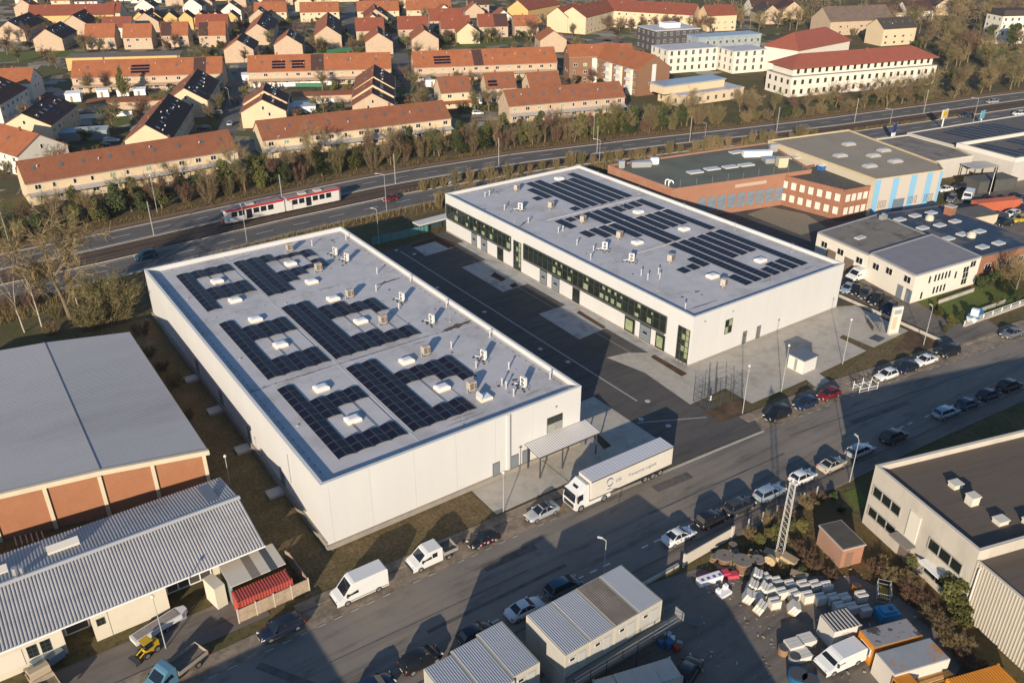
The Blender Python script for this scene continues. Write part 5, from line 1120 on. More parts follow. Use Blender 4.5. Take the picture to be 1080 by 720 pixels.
# ---- garden things of the estate
gc = 'garden sheds of the estate'
sh = random.Random(5)
def shed(label, p, a, L, W, H, wall, roof, cat='shed', name='garden_shed', grp=gc):
    t = thing(name, label, cat, p, a, grp); MB().box(0,0,0,L,W,H).build('wall', wall, t); b = MB()
    b.add([(-.2,-.2,H),(L+.2,-.2,H),(L+.2,W+.2,H+.35),(-.2,W+.2,H+.35),(-.2,-.2,H+.12),(L+.2,-.2,H+.12),(L+.2,W+.2,H+.47),(-.2,W+.2,H+.47)], [[4,5,6,7],[0,1,5,4],[1,2,6,5],[2,3,7,6],[3,0,4,7],[3,2,1,0]]); b.build('roof', roof, t); MB().box(L*.3,-.04,0,L*.3+.9,0,min(2,H-.1)).build('door', P('shed door', (.3,.2,.12), .7), t); return t
for lab, p, L, W, H, w_, r_2 in (
 ('row of garages with orange roof in the left courtyard', (51.67, 329.2), 16, 6, 2.6, W_PK, T_OR), ('row of garages with dark red roof in the left courtyard', (57.7, 328.47), 13, 6, 2.6, W_PK, T_DK), ('row of garages with orange roof beside the speckled row', (63.93, 324.1), 16, 6, 2.6, W_PK, T_OR),
 ('garage row with half shaded orange roof in the central courtyard', (114.23, 299.67), 22, 6, 2.6, W_PK, T_OR), ('white garden hut below the left back terrace', (48.71, 349.41), 5, 4, 2.8, WHT, WHT), ('white garden hut in the middle of the left gardens', (59.74, 351.35), 4, 3, 2.4, WHT, WHT), ('white garden hut on the right of the left gardens', (65.76, 347.12), 4, 3, 2.4, WHT, WHT), ('third white garden hut beside the garden path', (71.34, 345.2), 4, 3, 2.4, WHT, WHT),
 ('long blue grey carport behind the dark-roofed block', (35.93, 291.33), 14, 5, 2.6, P('carport grey', (.2,.23,.25), .6), P('carport sheet', (.33,.38,.4), .5)), ('pale carport beside the stepped dark-roofed house', (105.89, 284.31), 10, 5, 2.6, WHT, P('carport sheet', (.33,.38,.4), .5)),  # the long carport has a plain blue grey wall
 ('yellow flat hall with a dark roof edge behind the left back terrace', (61.26, 413.77), 46, 9, 5.2, W_YE, M('brown flat roof', (.15,.12,.1), .9, .2, .5)), ('small white outhouse by the lane in the middle', (112.66, 346.07), 4, 4, 3, WHT, WHT),
 ('white shed between the two small detached houses', (167.58, 262.22), 3, 4, 2.4, WHT, P('carport sheet', (.33,.38,.4), .5)), ('low cream porch house before the central right terrace', (168.34, 298.04), 7, 4, 2.6, WHT, PT)):
    shed(lab, p, radians(-20 if L < 20 else -26), L, W, H, w_, r_2)
fr_ = 'garden fences of the estate'
for k, (a, b_2, h, c) in enumerate((((113.6, 296.42), (129.44, 292.74), 1.8, WHT), ((113.1, 334.64), (140.01, 322.36), 1.6, WHT), ((130.32, 273.99), (143.19, 273.83), 1.8, WHT), ((127.01, 327.05), (135.46, 321.13), 1.6, P('green screen', (.03,.14,.07), .7)), ((210.21, 397.85), (228.66, 399.65), 2.2, P('bright green screen', (.02,.3,.1), .7)), ((168.53, 390.03), (181.78, 390.37), 1.8, P('green screen', (.03,.14,.07), .7)), ((47.48, 318.71), (63.13, 314.33), 1.6, WHT))):
    d = hypot(b_2[0]-a[0], b_2[1]-a[1]); t = thing('garden_fence', ('white fence around the pale courtyard cars', 'long white fence below the middle back terrace', 'white fence at the foot of the stepped gables', 'green garden screen below the middle back terrace', 'bright green screen at the upper end of the dark lane', 'green screen beside the white-gabled row', 'white fence at the edge of the left car court')[k], 'fence', a, ang(a, b_2), fr_)
    MB().box(0, -.03, .1, d, .03, h).build('boards', c, t)
    for i in range(int(d/3)+1): MB().box(i*3-.05, -.07, 0, i*3+.05, .07, h+.1).build('post', c, t)
gk = 'cars parked in the estate'
for k, (p, c, kd, lab) in enumerate((((50.12, 305.8), BLUE, 'hatch', 'blue car in front of the dark red garage row'), ((86.81, 299.39), WHITEP, 'estate', 'white car in the shaded lane beside the silver solar row'), ((76.82, 281.01), ANTH, 'hatch', 'dark car in the shade below the silver solar row'), ((49.16, 282.03), SILV, 'estate', 'silver car in the left shaded courtyard'), ((45.56, 277.95), ANTH, 'sedan', 'dark car beside the silver one in the left courtyard'), ((159.96, 248.04), WHITEP, 'hatch', 'white car parked between the small detached houses'), ((158.82, 262.86), WHITEP, 'mpv', 'white car below the red porch of the detached house'), ((85.87, 282.25), LBLUE, 'hatch', 'pale car in the shaded lane at the terrace end'), ((153.48, 285.55), NAVY, 'hatch', 'dark car in the shade of the lane in the middle'), ((338.12, 287.27), SILV, 'estate', 'silver car on the car park left of the long white building'), ((334.6, 276.66), WHITEP, 'sedan', 'white car on the car park left of the long white building'), ((318.42, 275.52), ANTH, 'sedan', 'dark car on the car park left of the long white building'), ((351.08, 284.95), BLUE, 'hatch', 'blue car on the car park left of the long white building'))):
    car(kd, p, radians(rnd.choice((64, -26, 154))), c, lab, gk)
van('box_truck', 'yellow box truck parked left of the red hip roofs', (351.22, 274.75), radians(160), 9, 2.5, 3.4, 1.8, 'truck', group=gk, mat=paint('yellow', (.6,.33,.01)), r=.4)
# trees of the estate and the far woods
gy = 'trees among the estate houses'
pts = [[(68.06, 345.51), (56.7, 430.3), (47.37, 448.03), (52.59, 508.46), (60.54, 510.17), (78.37, 476.33), (99.11, 461.78), (108.46, 438.58), (127.39, 441.93), (59.26, 361.81), (65.13, 357.7), (76.53, 317.03), (81.37, 288.53), (46.15, 472.78), (58.55, 423.58), (115.51, 417.93), (129.31, 390.52), (155.9, 428.86), (165.23, 398.74), (177.17, 380.82), (189.01, 391.92), (196.71, 354.9), (229.53, 384.3), (237.97, 371.27), (267.83, 364.7), (167.38, 312.26), (160.96, 294.62), (154.11, 275.43), (136.82, 313.68), (138.45, 306.23), (132.54, 314.57), (185.09, 290.72), (202.47, 283.04), (241.87, 329.24), (273.7, 360.58), (221.54, 269.65), (230.13, 268.22), (291.47, 326.79), (320.49, 324.08), (312.73, 407.84), (323.93, 404.68)]]
nm = {0: 'tall yellow-green conifer in front of the left back terrace'}
near = ['in front of the left back terrace','beside the upper left orange house','at the left edge of the green','in the top left gardens','by the upper left brick gable','beside the yellow flat hall','in front of the lawn row houses','below the third lawn row house','below the last lawn row house','in the left gardens','behind the white huts','behind the speckled row','in the lane by the silver solar row','on the green at the left edge','behind the upper left orange house','right of the yellow flat hall','behind the left terrace end','beside the blue carport of the gables','before the white-gabled row','beside the green screen','left of the dark lane gables','right of the dark lane gables','below the red-roofed house','on the upper central lawn','at the right end of the central lawn','at the dark lane bend','in the thicket right of the dark lane','at the lower end of the dark lane','in the middle gardens','next to the middle garden hedge','below the solar fields of the middle terrace','between the detached houses','behind the right small house','left of the curved brick apartments','in front of the cream top house','in the apartment courtyard','right in the apartment courtyard','in front of the long bent building','before the right wing of the bent building','left of the cream gable','before the cream gable']
for k, p in enumerate(pts[0]):
    if k == 0: ever('tall yellow-green conifer in front of the left back terrace', p, 11, .55, LEAFY, gy, 'conifer_tree', 'tree'); continue
    if k in (28, 29, 32, 35, 36): ever('olive garden hedge bush '+near[k], p, 3.2, 1.3, LEAFY, gy); continue
    tree('bare brown tree '+near[k], p, rnd.uniform(6.5, 10), rnd.uniform(.9, 1.2), (TWIG, TWIGR, TWIGO)[k % 3], FARS, group=gy)
r_ = random.Random(12)
gz = 'bare trees before the bent red building'
for k in range(12): tree(f'{ORD[k]} bare tree from the left before the long bent red building', lerp2((312.91, 380.85), (368.14, 333.6), (k+.5)/12), r_.uniform(8, 11), 1.1, (TWIGR, TWIG)[k % 2], FARS, group=gz)
gz = 'trees of the park at the upper right'
pk = [(460.9, 264.35), (428.88, 237.29), (487.96, 289.59), (488.76, 266.17), (531.68, 283.43), (394.94, 215.78), (380.27, 203.2), (407.09, 213.29), (385.39, 194.19), (394.98, 221.79), (505.04, 254.75), (459.63, 237.58), (405.53, 196.66), (359.36, 168.4), (354.44, 176.37), (369.82, 179.66), (408.97, 237.55), (447.48, 269.66), (449.19, 216.1), (482.97, 228.85), (547.77, 272.15), (575.47, 295.87), (457.91, 287.82), (581.83, 315.04), (440.77, 299.84), (432.21, 305.85), (417.71, 307.31), (409.26, 313.24), (406.51, 323.89), (386.91, 320.43), (390.23, 335.31)]
lb = ['behind the long white building end','with a pale forked trunk','before the beige manor','above the green park slope','at the top of the park','left of the far bend','beside the far bend lamp','over the far bend','at the right bend','beside the white gable end','left of the tall pale apartments','on the park slope','below the tall pale apartments','at the right picture edge by the road','overhanging the far carriageway','on the verge of the far bend','close to the hip roof end','right of the beige manor','under the tall pale apartments','at the right edge below the apartments','behind the tall pale apartments','above the tall pale apartments','in front of the barn roof','at the top edge right of the village','between manor and barn roof','left of the beige manor','in front of the big barn roof','left of the big barn roof','by the upper car park','behind the yellow truck','by the lawn left of the yellow truck']
for k, p in enumerate(pk): tree('tall bare tree '+lb[k], p, r_.uniform(10, 15), 1.0, (TWIGG, TWIG, TWIGO)[k % 3], TREES if k % 2 else FARS, group=gz)
for k, (p, h, lab) in enumerate((((442.91, 213.74), 12, 'dark green conifer in front of the tall pale apartments'), ((451.38, 228.61), 9, 'dark green bush left of the tall pale apartments'), ((480.02, 290.46), 9, 'dark conifer between beige manor and park'), ((429.28, 274.38), 5, 'dark hedge clump below the beige manor'), ((347.81, 187.96), 5, 'green hedge bush at the far bend'), ((362.57, 189.64), 4, 'green hedge bush right of the far bend lamp'))): ever(lab, p, h, .8, LEAFD, gz, 'evergreen_tree', 'tree')
# woods along the horizon: one mass of bare crowns
def woods(label, n, f, h0, h1):
    T = MB(); r = random.Random(9)
    for _ in range(n):
        x, y = f(r); h = r.uniform(h0, h1); T.tube((x, y, 0), (x, y, h*.6), .25, .1, 3, cap=False)
        for _ in range(70):
            d = Vector((r.gauss(0,1), r.gauss(0,1), r.gauss(0,1))).normalized()*r.random()**.5; p = Vector((x+d.x*h*.33, y+d.y*h*.33, h*.62+d.z*h*.36)); strip(T, p, p+rdir(d, .6, r, .4)*r.uniform(.8, 2.4), .14, r, 1)
    return tag(T.build('woods', [BARK, TWIG]), label, 'woods', None, 'stuff')
# hedges, bushes and small trees that fill the gardens
def clear(x, y, m):
    for A, a, L, w, lab in FOOT:
        dx, dy = x-A[0], y-A[1]; u, v = dx*cos(a)+dy*sin(a), -dx*sin(a)+dy*cos(a)
        if -m < u < L+m and abs(v) < w+m: return False
    return True
rg = random.Random(77); IQ = (41.8, 495.22), (264.5, 356.18), (71.63, 698.15), (371.56, 500.96); inf = {}; tries = 0
while sum(inf.values()) < 30 and tries < 3000:
    tries += 1; u, v = rg.random(), rg.random(); A = lerp2(lerp2(IQ[0], IQ[1], u), lerp2(IQ[2], IQ[3], u), v); a = radians(rg.choice((-26, 64, 64))); L = rg.uniform(10, 15)
    if not all(clear(A[0]+k*L/4*cos(a)-s*6*sin(a), A[1]+k*L/4*sin(a)+s*6*cos(a), 3.5) for k in range(5) for s in (-1, 0, 1)): continue
    near_ = min((f for f in FOOT if not f[4].startswith('small infill')), key=lambda f: (f[0][0]-A[0])**2+(f[0][1]-A[1])**2)[4]
    inf[near_] = inf.get(near_, 0)+1; dk = rg.random() < .4
    house(f'small infill house {ORD[inf[near_]-1]} nearest to the '+' '.join(near_.replace(',', '').split()[:9]), A, math.degrees(a), L, 5.6, 5.3, 9.6, T_DK if dk else rg.choice((T_OR, T_RD, T_BR)), rg.choice((W_CR, W_PK, W_WH)), gu, roof2=T_OR, sky=3, vent=1, far=True)
GB = [leafy(71+i, 2, 1.2, 420, .16, .0, 6) for i in range(3)]; GS = [bare_shrub(81+i, 2.4, 1.2, 12) for i in range(3)]
rg = random.Random(31); use = {}
for k in range(560):
    A, a, L, w, lab = rg.choice(FOOT)
    if L < 6 or A[1] > 560: continue
    u, v = rg.uniform(0, L), (w+rg.uniform(2.2, 11))*(-1 if rg.random() < .75 else 1); x, y = A[0]+u*cos(a)-v*sin(a), A[1]+u*sin(a)+v*cos(a)
    if not clear(x, y, 1.6) or y < fe(x)+9: continue
    use[lab] = use.get(lab, 0)+1; n = use[lab]
    if n > 8: continue
    sh_ = ' '.join(lab.replace(',', '').split()[:9]); q = rg.random()
    if q < .42: plant(rg.choice(GB), 'garden_bush', TP, f'{ORD[n-1]} garden bush by the {sh_}', 'shrub', (x, y), rg.uniform(1.0, 2.3), (LEAFD, LEAFO, LEAFY)[k % 3], 'bushes in the estate gardens')
    elif q < .7: plant(rg.choice(GS), 'garden_bush', SP, f'{ORD[n-1]} leafless garden bush by the {sh_}', 'shrub', (x, y), rg.uniform(1.0, 2.0), (TWIG, TWIGO, TWIGR)[k % 3], 'bushes in the estate gardens')
    elif q < .87:
        d = rg.uniform(5, 12); t = thing('garden_hedge', f'{ORD[n-1]} clipped hedge by the {sh_}', 'hedge', (x, y), a+rg.choice((0, pi/2)), 'clipped hedges of the estate'); H = MB()
        for i in range(int(d*38)):
            p = Vector((rg.uniform(0, d), rg.uniform(-.4, .4), rg.uniform(.05, 1.6))); e = Vector((rg.gauss(0,1), rg.gauss(0,1), rg.gauss(0,1))).normalized(); f = e.orthogonal().normalized(); s_ = rg.uniform(.12, .24); b0 = len(H.v)
            H.v += [tuple(p-e*s_), tuple(p+f*s_), tuple(p+e*s_), tuple(p-f*s_)]; H.f.append([b0, b0+1, b0+2, b0+3]); H.m.append(0)
        H.build('foliage', (LEAFD, LEAFO)[k % 2], t)
    else: tree(f'{ORD[n-1]} slim garden tree by the {sh_}', (x, y), rg.uniform(5, 8.5), 1.0, (TWIG, TWIGR, TWIGO)[k % 3], FARS, group=gy)
# taller bare trees standing in the roadside belt
for k in range(30):
    x = -6+k*7.1+rnd.uniform(-2, 2); tree(f'{ORD[k]} tall bare tree from the left in the roadside belt', (x, fe(x)+rnd.uniform(6, 14)), rnd.uniform(8.5, 12), rnd.uniform(.7, 1), (TWIG, TWIGG, TWIGO, TWIGR)[k % 4], group='tall trees of the roadside belt')
for k in range(14):
    x = -14+k*2.6; (shrub if k % 3 else ever)(f'{ORD[k]} overgrown bush from the left edge beyond the tram road', (x, fe(x)+rnd.uniform(5, 11)), rnd.uniform(4, 7), .9, (TWIG, TWIGO, LEAFD)[k % 3] if k % 3 else LEAFD, 'overgrown bushes at the left edge')
for k in range(16):
    x = 285+k*8; tree(f'{ORD[k]} tall tree from the left overhanging the far carriageway at the bend', (x, fe(x)+rg.uniform(2.5, 9)), rg.uniform(10, 14), 1.0, (TWIGG, TWIG, TWIGO)[k % 3], TREES, group='trees over the far bend')
FT = (371.17, 209.59), (347.73, 155.23), (540.55, 303.57), (561.55, 262.47)
for k in range(28):
    u, v = rg.random(), rg.random(); p = lerp2(lerp2(FT[0], FT[1], u), lerp2(FT[2], FT[3], u), v); tree(f'{ORD[k]} tree of the wooded slope right of the long white building', p, rg.uniform(10, 16), 1.1, (TWIGG, TWIG, TWIGO, TWIGR)[k % 4], FARS if k % 3 else TREES, group='wooded slope at the upper right')
QA = (303.93, 414.02), (485.78, 226.88), (396.78, 540.87), (694.06, 332.34)
def qb(r, q):
    for _ in range(30):
        u, v = r.random(), r.random(); p = lerp2(lerp2(q[0], q[1], u), lerp2(q[2], q[3], u), v)
        if clear(*p, 3): return p
    return p
for k in range(90):
    A, a, L, w, lab = rg.choice(FOOT); u, v = rg.uniform(-4, L+4), (w+rg.uniform(3, 12))*rg.choice((-1, 1)); x, y = A[0]+u*cos(a)-v*sin(a), A[1]+u*sin(a)+v*cos(a)
    if not clear(x, y, 2) or y < fe(x)+14 or A[1] > 600: continue
    use[lab+'t'] = use.get(lab+'t', 0)+1; n = use[lab+'t']; sh_ = ' '.join(lab.replace(',', '').split()[:9])
    tree(f'{ORD[n-1]} bare garden tree near the {sh_}', (x, y), rg.uniform(6, 10.5), 1.05, (TWIG, TWIGR, TWIGO)[k % 3], FARS, group=gy)
woods('brown trees between the village houses along the top right of the picture', 170, lambda r: qb(r, QA), 8, 14)
QB = (61.25, 705.44), (362.53, 494.08), (81.35, 885.54), (456.49, 622.44)
woods('brown trees along the top edge behind the upper estate', 160, lambda r: qb(r, QB), 8, 13)
woods('distant brown wood of bare trees behind the estate and village', 700, lambda r: (lambda u, v: (60+u*640+v*50, 760-u*330+v*170))(r.random(), r.random()), 9, 15)
# ---------------------------------------------------------------- works and offices on the right
BRK = brick('salmon brick', (.36,.15,.085), (.31,.125,.07), (.33,.24,.18)); BRKR = brick('red brick', (.3,.115,.06), (.25,.095,.05), (.28,.2,.15)); BRKO = brick('orange brick', (.34,.13,.06), (.29,.105,.048), (.29,.19,.12))
FELT = M('green grey felt', (.13,.135,.1), .9, .15, .3, dirt=(.09,.095,.075), dscale=.15, dlo=.45, dhi=.65)
FELTB = M('brown grey felt', (.2,.175,.145), .9, .15, .3, dirt=(.11,.095,.075), dscale=.25, dlo=.5, dhi=.65)
BLUEROOF = M('blue bitumen', (.02,.037,.066), .6, .3, .3, dirt=(.12,.1,.08), dscale=.1, dlo=.54, dhi=.62)
ROOFL = P('pale roof light', (.5,.48,.45), .3)
PANEG = M('grey blue panes', (.17,.21,.25), .3, .25, .8)
def polyb(t, pts, z, wall, roofm, par=.35, th=.3, o=(0,0), wname='wall'):
    """flat-roofed body over a polygon in world metres, t sits at o"""
    q = [(x-o[0], y-o[1]) for x, y in ccw(pts)]
    MB().prism(q, 0, z-.02).build(wname, wall, t)
    MB().poly([(x, y, z) for x, y in q]).build('roof', roofm, t)
    c = MB(); n = len(q)
    for i in range(n):
        a, b_2 = Vector(q[i]), Vector(q[(i+1) % n]); d = (b_2-a).normalized(); m = Vector((-d.y, d.x))*th; e = d*.0
        a2, b2 = a+d*.02, b_2-d*(th+.02)
        c.prism([tuple(a2-m*.15), tuple(b2-m*.15), tuple(b2+m), tuple(a2+m)], z-.25, z+par)
    return c
def wallface(t, a, b_2, o, me, u, z, out=0.0, name=None):
    """hang a window mesh on the wall from a to b (seen from the right of a->b), u metres along"""
    d = hypot(b_2[0]-a[0], b_2[1]-a[1]); x, y = lerp2(a, b_2, u/d)
    return ob(name or me.name, me, t, (x-o[0], y-o[1], z), rz=ang(a, b_2))
o = (138.4, 133.1)
BW = thing('brick_works', 'long salmon brick works with a green grey flat roof and tall grey windows', 'factory', o)
fp = [(138.4,133.1), (176.6,124.7), (187.7,147.8), (138.7,156.2)]
polyb(BW, fp, 7.6, BRK, FELT, .4, o=o).build('parapet', BRK, BW)
tw = window_mesh('window', 2.2, 3.5, 3, 3, P('grey frame', (.16,.17,.18), .5), PANEG, .06, .06)
for i in range(11): wallface(BW, fp[0], fp[1], o, tw, 7.0+i*2.75, 1.2)
st_ = MB().box(0,-.06,0,9,-.02,.8).mesh('sign_strip', P('faded sign', (.45,.33,.25), .6)); wallface(BW, fp[0], fp[1], o, st_, 17, 6.1)
for p in ((152.5, 140.11), (157.94, 139.67), (162.77, 138.25), (167.28, 137.08), (174.25, 146.4), (182.6, 134.58)):
    ob('roof_light', MB().box(-1.9,-1,0,1.9,1,.3,0).mesh('roof_light', ROOFL), BW, (p[0]-o[0], p[1]-o[1], 7.6), rz=-.22)
for p, L, W, H, c in (((175.71, 141.03), 7.5, 1.6, 1.5, WHT), ((174.4, 135.64), 3.5, 3, 1.2, GALV), ((173.42, 131.27), 2.4, 2, 2.4, P('beige box', (.5,.42,.28), .6)), ((145.07, 151.17), 5, 1.5, 1.4, GALV), ((140.51, 153.38), 1.5, 1.5, 1.8, GALV), ((149.47, 151.1), 2, 1.2, 1.6, WHT), ((182.65, 141.62), 2.2, 1.2, 2.0, GALV)):
    ob('roof_unit', MB().box(-L/2,-W/2,.15,L/2,W/2,H).box(-L/2+.2,-W/2+.1,0,L/2-.2,W/2-.1,.15).mesh('roof_unit', c), BW, (p[0]-o[0], p[1]-o[1], 7.6), rz=-.5)
for p in ((139.67, 136.34), (139.8, 135.38)):
    k = MB()
    for i in range(8): t0, t1 = pi*i/8, pi*(i+1)/8; k.tube((.0, .6*cos(t0), .9+.6*sin(t0)), (0, .6*cos(t1), .9+.6*sin(t1)), .14, n=6)
    k.tube((0,.6,0), (0,.6,.9), .14, n=6); k.build('curved_duct', WHT, BW, loc=(p[0]-o[0], p[1]-o[1], 7.6), rz=.3)
for k in range(9): x, y = lerp2(fp[0], fp[1], (k+.5)/9); ob('lightning_rod', MR, BW, (x-o[0]+.3, y-o[1]+.8, 7.6))
an = [(168.8,127.5), (171.2,111.2), (180.6,109.6), (186.2,128.6)]
o = an[1]
AN = thing('brick_annex', 'two-storey salmon brick annex with white-shuttered windows, between brick works and striped hall', 'building', o)
polyb(AN, [an[1], an[2], an[3], an[0]], 7.0, BRKR, M('dark gravel felt', (.085,.08,.065), .95, .3, 1.2), .4, o=o).build('parapet', BRKR, AN)
sw = window_mesh('window', 1.25, 1.7, 1, 1, WFR, P('white shutter', (.6,.55,.46), .6), .05, .08)
for z in (1.3, 4.4):
    for i in range(7): wallface(AN, an[0], an[1], o, sw, .9+i*2.25, z)
    for i in range(5): wallface(AN, an[1], an[2], o, sw, .7+i*1.8, z)
p = (181.41, 125.17); ob('roof_unit', MB().box(-1.1,-.8,0,1.1,.8,1.1,0).box(-.9,-.6,1.1,.9,.6,1.2,1).mesh('roof_unit', [paint('plant blue', (.03,.1,.3)), WHT]), AN, (p[0]-o[0], p[1]-o[1], 7.0))
sth_ = [(178.8,108.7), (198.5,104), (203.1,108), (213,140.7), (185.7,146)]; o = sth_[0]
SH = thing('striped_hall', 'tall hall with light blue and beige striped front and a wide beige flat roof', 'hall', o)
SB = P('light blue cladding', (.2,.4,.56), .5); SG = P('beige grey cladding', (.47,.42,.37), .5)
polyb(SH, sth_, 8.9, P('hall cladding', (.5,.44,.33), .6), M('beige roof felt', (.3,.25,.185), .9, .12, .2, dirt=(.24,.2,.15), dscale=.1), .35, o=o).build('coping', M('pale yellow coping', (.5,.4,.24), .7, .1, 1), SH)
d = hypot(sth_[1][0]-o[0], sth_[1][1]-o[1]); seg = [(0,1.6,1),(1.6,5.2,0),(5.2,7.0,1),(7.0,10.6,0),(10.6,12.4,1),(12.4,15.4,0),(15.4,17.2,1),(17.2,19.4,0),(19.4,d,1)]
for a, b_2, c in seg:
    wallface(SH, sth_[0], sth_[1], o, MB().box(a+.01,-.08,.1,b_2-.01,-.02,8.95).mesh('blue_stripe' if c else 'beige_stripe', SB if c else SG), 0, 0)
ns = window_mesh('window', .55, 1.7, 1, 1, FRAME, GLASS, .16, .05)
for u in (1.9, 2.8, 3.7, 11.0, 11.9, 13.0, 16.0, 16.9, 17.9): wallface(SH, sth_[0], sth_[1], o, ns, u, 2.0)
wallface(SH, sth_[0], sth_[1], o, MB().box(0,-.14,0,3.4,-.08,3.6).mesh('roller_door', P('blue grey roller door', (.13,.17,.22), .5)), 6.4, 0)
for p in ((195.91, 121.19), (202.34, 122.57), (195.85, 115.06), (189.09, 125.98), (187.15, 116.22), (200.1, 131.42)):
    ob('roof_light', MB().box(-1.6,-1,0,1.6,1,.45,0).box(-1.3,-.7,.45,1.3,.7,.6,1).mesh('roof_light', [P('light upstand', (.36,.34,.32), .6), ROOFL]), SH, (p[0]-o[0], p[1]-o[1], 8.9), rz=-.23)
# white office: older low part and newer block
o = (143.5, 75.6); nb = [(143.5,75.6), (162.2,73.6), (165.6,86.0), (146.3,87)]
OF = thing('white_office', 'white two-storey office with a lilac grey flat roof beside the car park', 'office', o)
polyb(OF, nb, 5.7, M('warm white render', (.64,.59,.5), .85, .05, .4), M('lilac grey roof', (.21,.2,.215), .85, .1, .5, dirt=(.27,.24,.13), dscale=.11, dlo=.66, dhi=.72), .12, o=o).build('roof_edge', P('edge grey', (.3,.29,.29), .5), OF)
w1_ = window_mesh('window', .7, 1.5, 1, 1, WFR, GLASS, .05, .06); w2_ = window_mesh('window', 1.7, 1.3, 2, 1, WFR, GLASS, .05, .06)
for u, z in ((4.0,3.2),(5.6,3.2),(6.6,3.2),(7.6,3.2),(8.6,3.2),(9.6,3.2),(11.6,2.6),(6,.6),(7,.6),(8,.6),(9,.6),(2.6,.3)): wallface(OF, nb[0], nb[1], o, w1_, u, z)
for u, z in ((14,3.2),(15.8,4.0),(14.2,.7),(14.2,2.0)): wallface(OF, nb[0], nb[1], o, w2_, u, z)
for u, z in ((1.2,3),(4.6,3.4),(9.2,3.6),): wallface(OF, nb[3], nb[0], o, w2_, u, z)
dg_ = MB().box(0,-.06,0,1.4,0,2.6).mesh('door', DOORG)
for u in (8.2, 10.4): wallface(OF, nb[3], nb[0], o, dg_, u, 0)
o = (147, 87.1); ol = [(146.4,87.1), (165.6,86.1), (168.6,100.5), (148.6,101)]
OO = thing('workshop', 'low white workshop with a patchy brown grey roof, adjoining the white office', 'building', o)
polyb(OO, ol, 5.2, MATS['warm white render'], FELTB, .12, o=o).build('roof_edge', P('edge grey', (.3,.29,.29), .5), OO)
for u, z, m in ((1.5,2.6,w2_),(6,2.6,w2_),(11,2.6,w2_)): wallface(OO, ol[3], ol[0], o, m, u, z)
for u in (3.4, 8.2): wallface(OO, ol[3], ol[0], o, MB().box(0,-.08,0,2.4,0,2.8).mesh('roller_door', P('brown door', (.16,.12,.09), .6)), u, 0)
p = (166.77, 98.02); ob('roof_unit', MB().box(-.8,-.5,0,.8,.5,.9).box(-.3,-.3,.9,.3,.3,1.3).mesh('roof_unit', GALV), OO, (p[0]-o[0], p[1]-o[1], 5.2))
p = (152.88, 93.9); ob('roof_light', MB().box(-1.2,-.6,0,1.2,.6,.25).mesh('roof_light', ROOFL), OO, (p[0]-o[0], p[1]-o[1], 5.2))
# red brick hall with the blue roof
o = (165.8, 75.4); bl = [(165.8,75.4), (183.5,72.3), (187.5,97.2), (173.8,101), (169,100.4), (165.9,86.5)]
BR = thing('brick_hall', 'low brick hall with a blue bitumen roof dotted with pale roof lights', 'building', o)
polyb(BR, bl, 4.3, BRKR, BLUEROOF, .12, o=o).build('roof_edge', P('edge dark', (.1,.09,.09), .5), BR)
for p in ((171.66, 96.91), (176.61, 96.43), (181.27, 95.45), (170.83, 91), (175.44, 89.89), (180.35, 89.34), (169.51, 84.43), (174.27, 84.1), (178.82, 82.95), (170.66, 77.8), (175.38, 77.04)):
    ob('roof_light', MB().box(-1.2,-.8,0,1.2,.8,.3).mesh('roof_light', ROOFL), BR, (p[0]-o[0], p[1]-o[1], 4.3), rz=-.1)
for p in ((176.92, 93.22), (174.41, 82.32)): ob('roof_dome', MB().cyl(0,0,0,.8,.9,12).cyl(0,0,.8,1.2,.85,12,0,.4).mesh('roof_dome', P('dome cream', (.55,.48,.38), .5)), BR, (p[0]-o[0], p[1]-o[1], 4.3))
p = (183.97, 92.79); ob('chimney', MB().box(-.9,-.9,0,.9,.9,1.8,0).box(-1,-1,1.8,1,1,2.0,1).mesh('chimney', [BRKR, CONC]), BR, (p[0]-o[0], p[1]-o[1], 4.3))
for i in range(5): wallface(BR, bl[0], bl[1], o, w2_, 2+i*3.2, 1.0)
# retail building with solar roof at the top right
o = (234, 101); rb = [(232.5,103.8), (262,98), (300,92), (306,112), (262,116.5), (234.5,121)]
RB = thing('retail_building', 'flat-roofed retail building with a bright white parapet and solar rows on top', 'building', o)
polyb(RB, rb, 5.6, M('retail wall', (.45,.42,.38), .7, .06, .5), M('dark roof felt', (.1,.09,.085), .9, .2, .3), .9, .5, o=o).build('parapet', P('white parapet', (.62,.58,.5), .5), RB)
ga_ = 'solar arrays on the retail buildings'
pv_rows('solar rows around a pale square on the white-parapet retail building', 236, 104, [(238,106,118),(241,105.5,118),(244,105,109),(247,104.5,108),(250,104,116),(253,103.5,116),(256,103.5,107),(259,103,115)], 5.6, ga_)
rb2 = [(236,122), (262,118), (308,113), (316,126), (262,134.5), (238,138)]; o = rb2[0]
RC = thing('retail_building', 'dark-roofed retail building behind the white-parapet one, next to the tram road', 'building', o)
polyb(RC, rb2, 5.0, M('retail wall', (.45,.42,.38), .7, .06, .5), M('dark roof felt', (.1,.09,.085), .9, .2, .3), .3, o=o).build('parapet', P('light edge', (.45,.42,.38), .5), RC)
pv_rows('long dark solar rows on the dark-roofed retail building by the tram road', 246, 122, [(247,122,133),(250,122,133),(253,121,133),(256,121,132.5),(259,120,132),(262,120,131),(265,119.5,131),(268,119,130)], 5.0, ga_)
rb3 = [(212,118), (231,114), (235,121), (237,137), (217,141)]; o = rb3[0]
RD = thing('flat_shop', 'grey brown flat-roofed shop wing between striped hall and retail buildings', 'building', o)
polyb(RD, rb3, 4.8, M('retail wall', (.45,.42,.38), .7, .06, .5), FELTB, .35, o=o).build('parapet', P('cream edge', (.5,.45,.36), .6), RD)
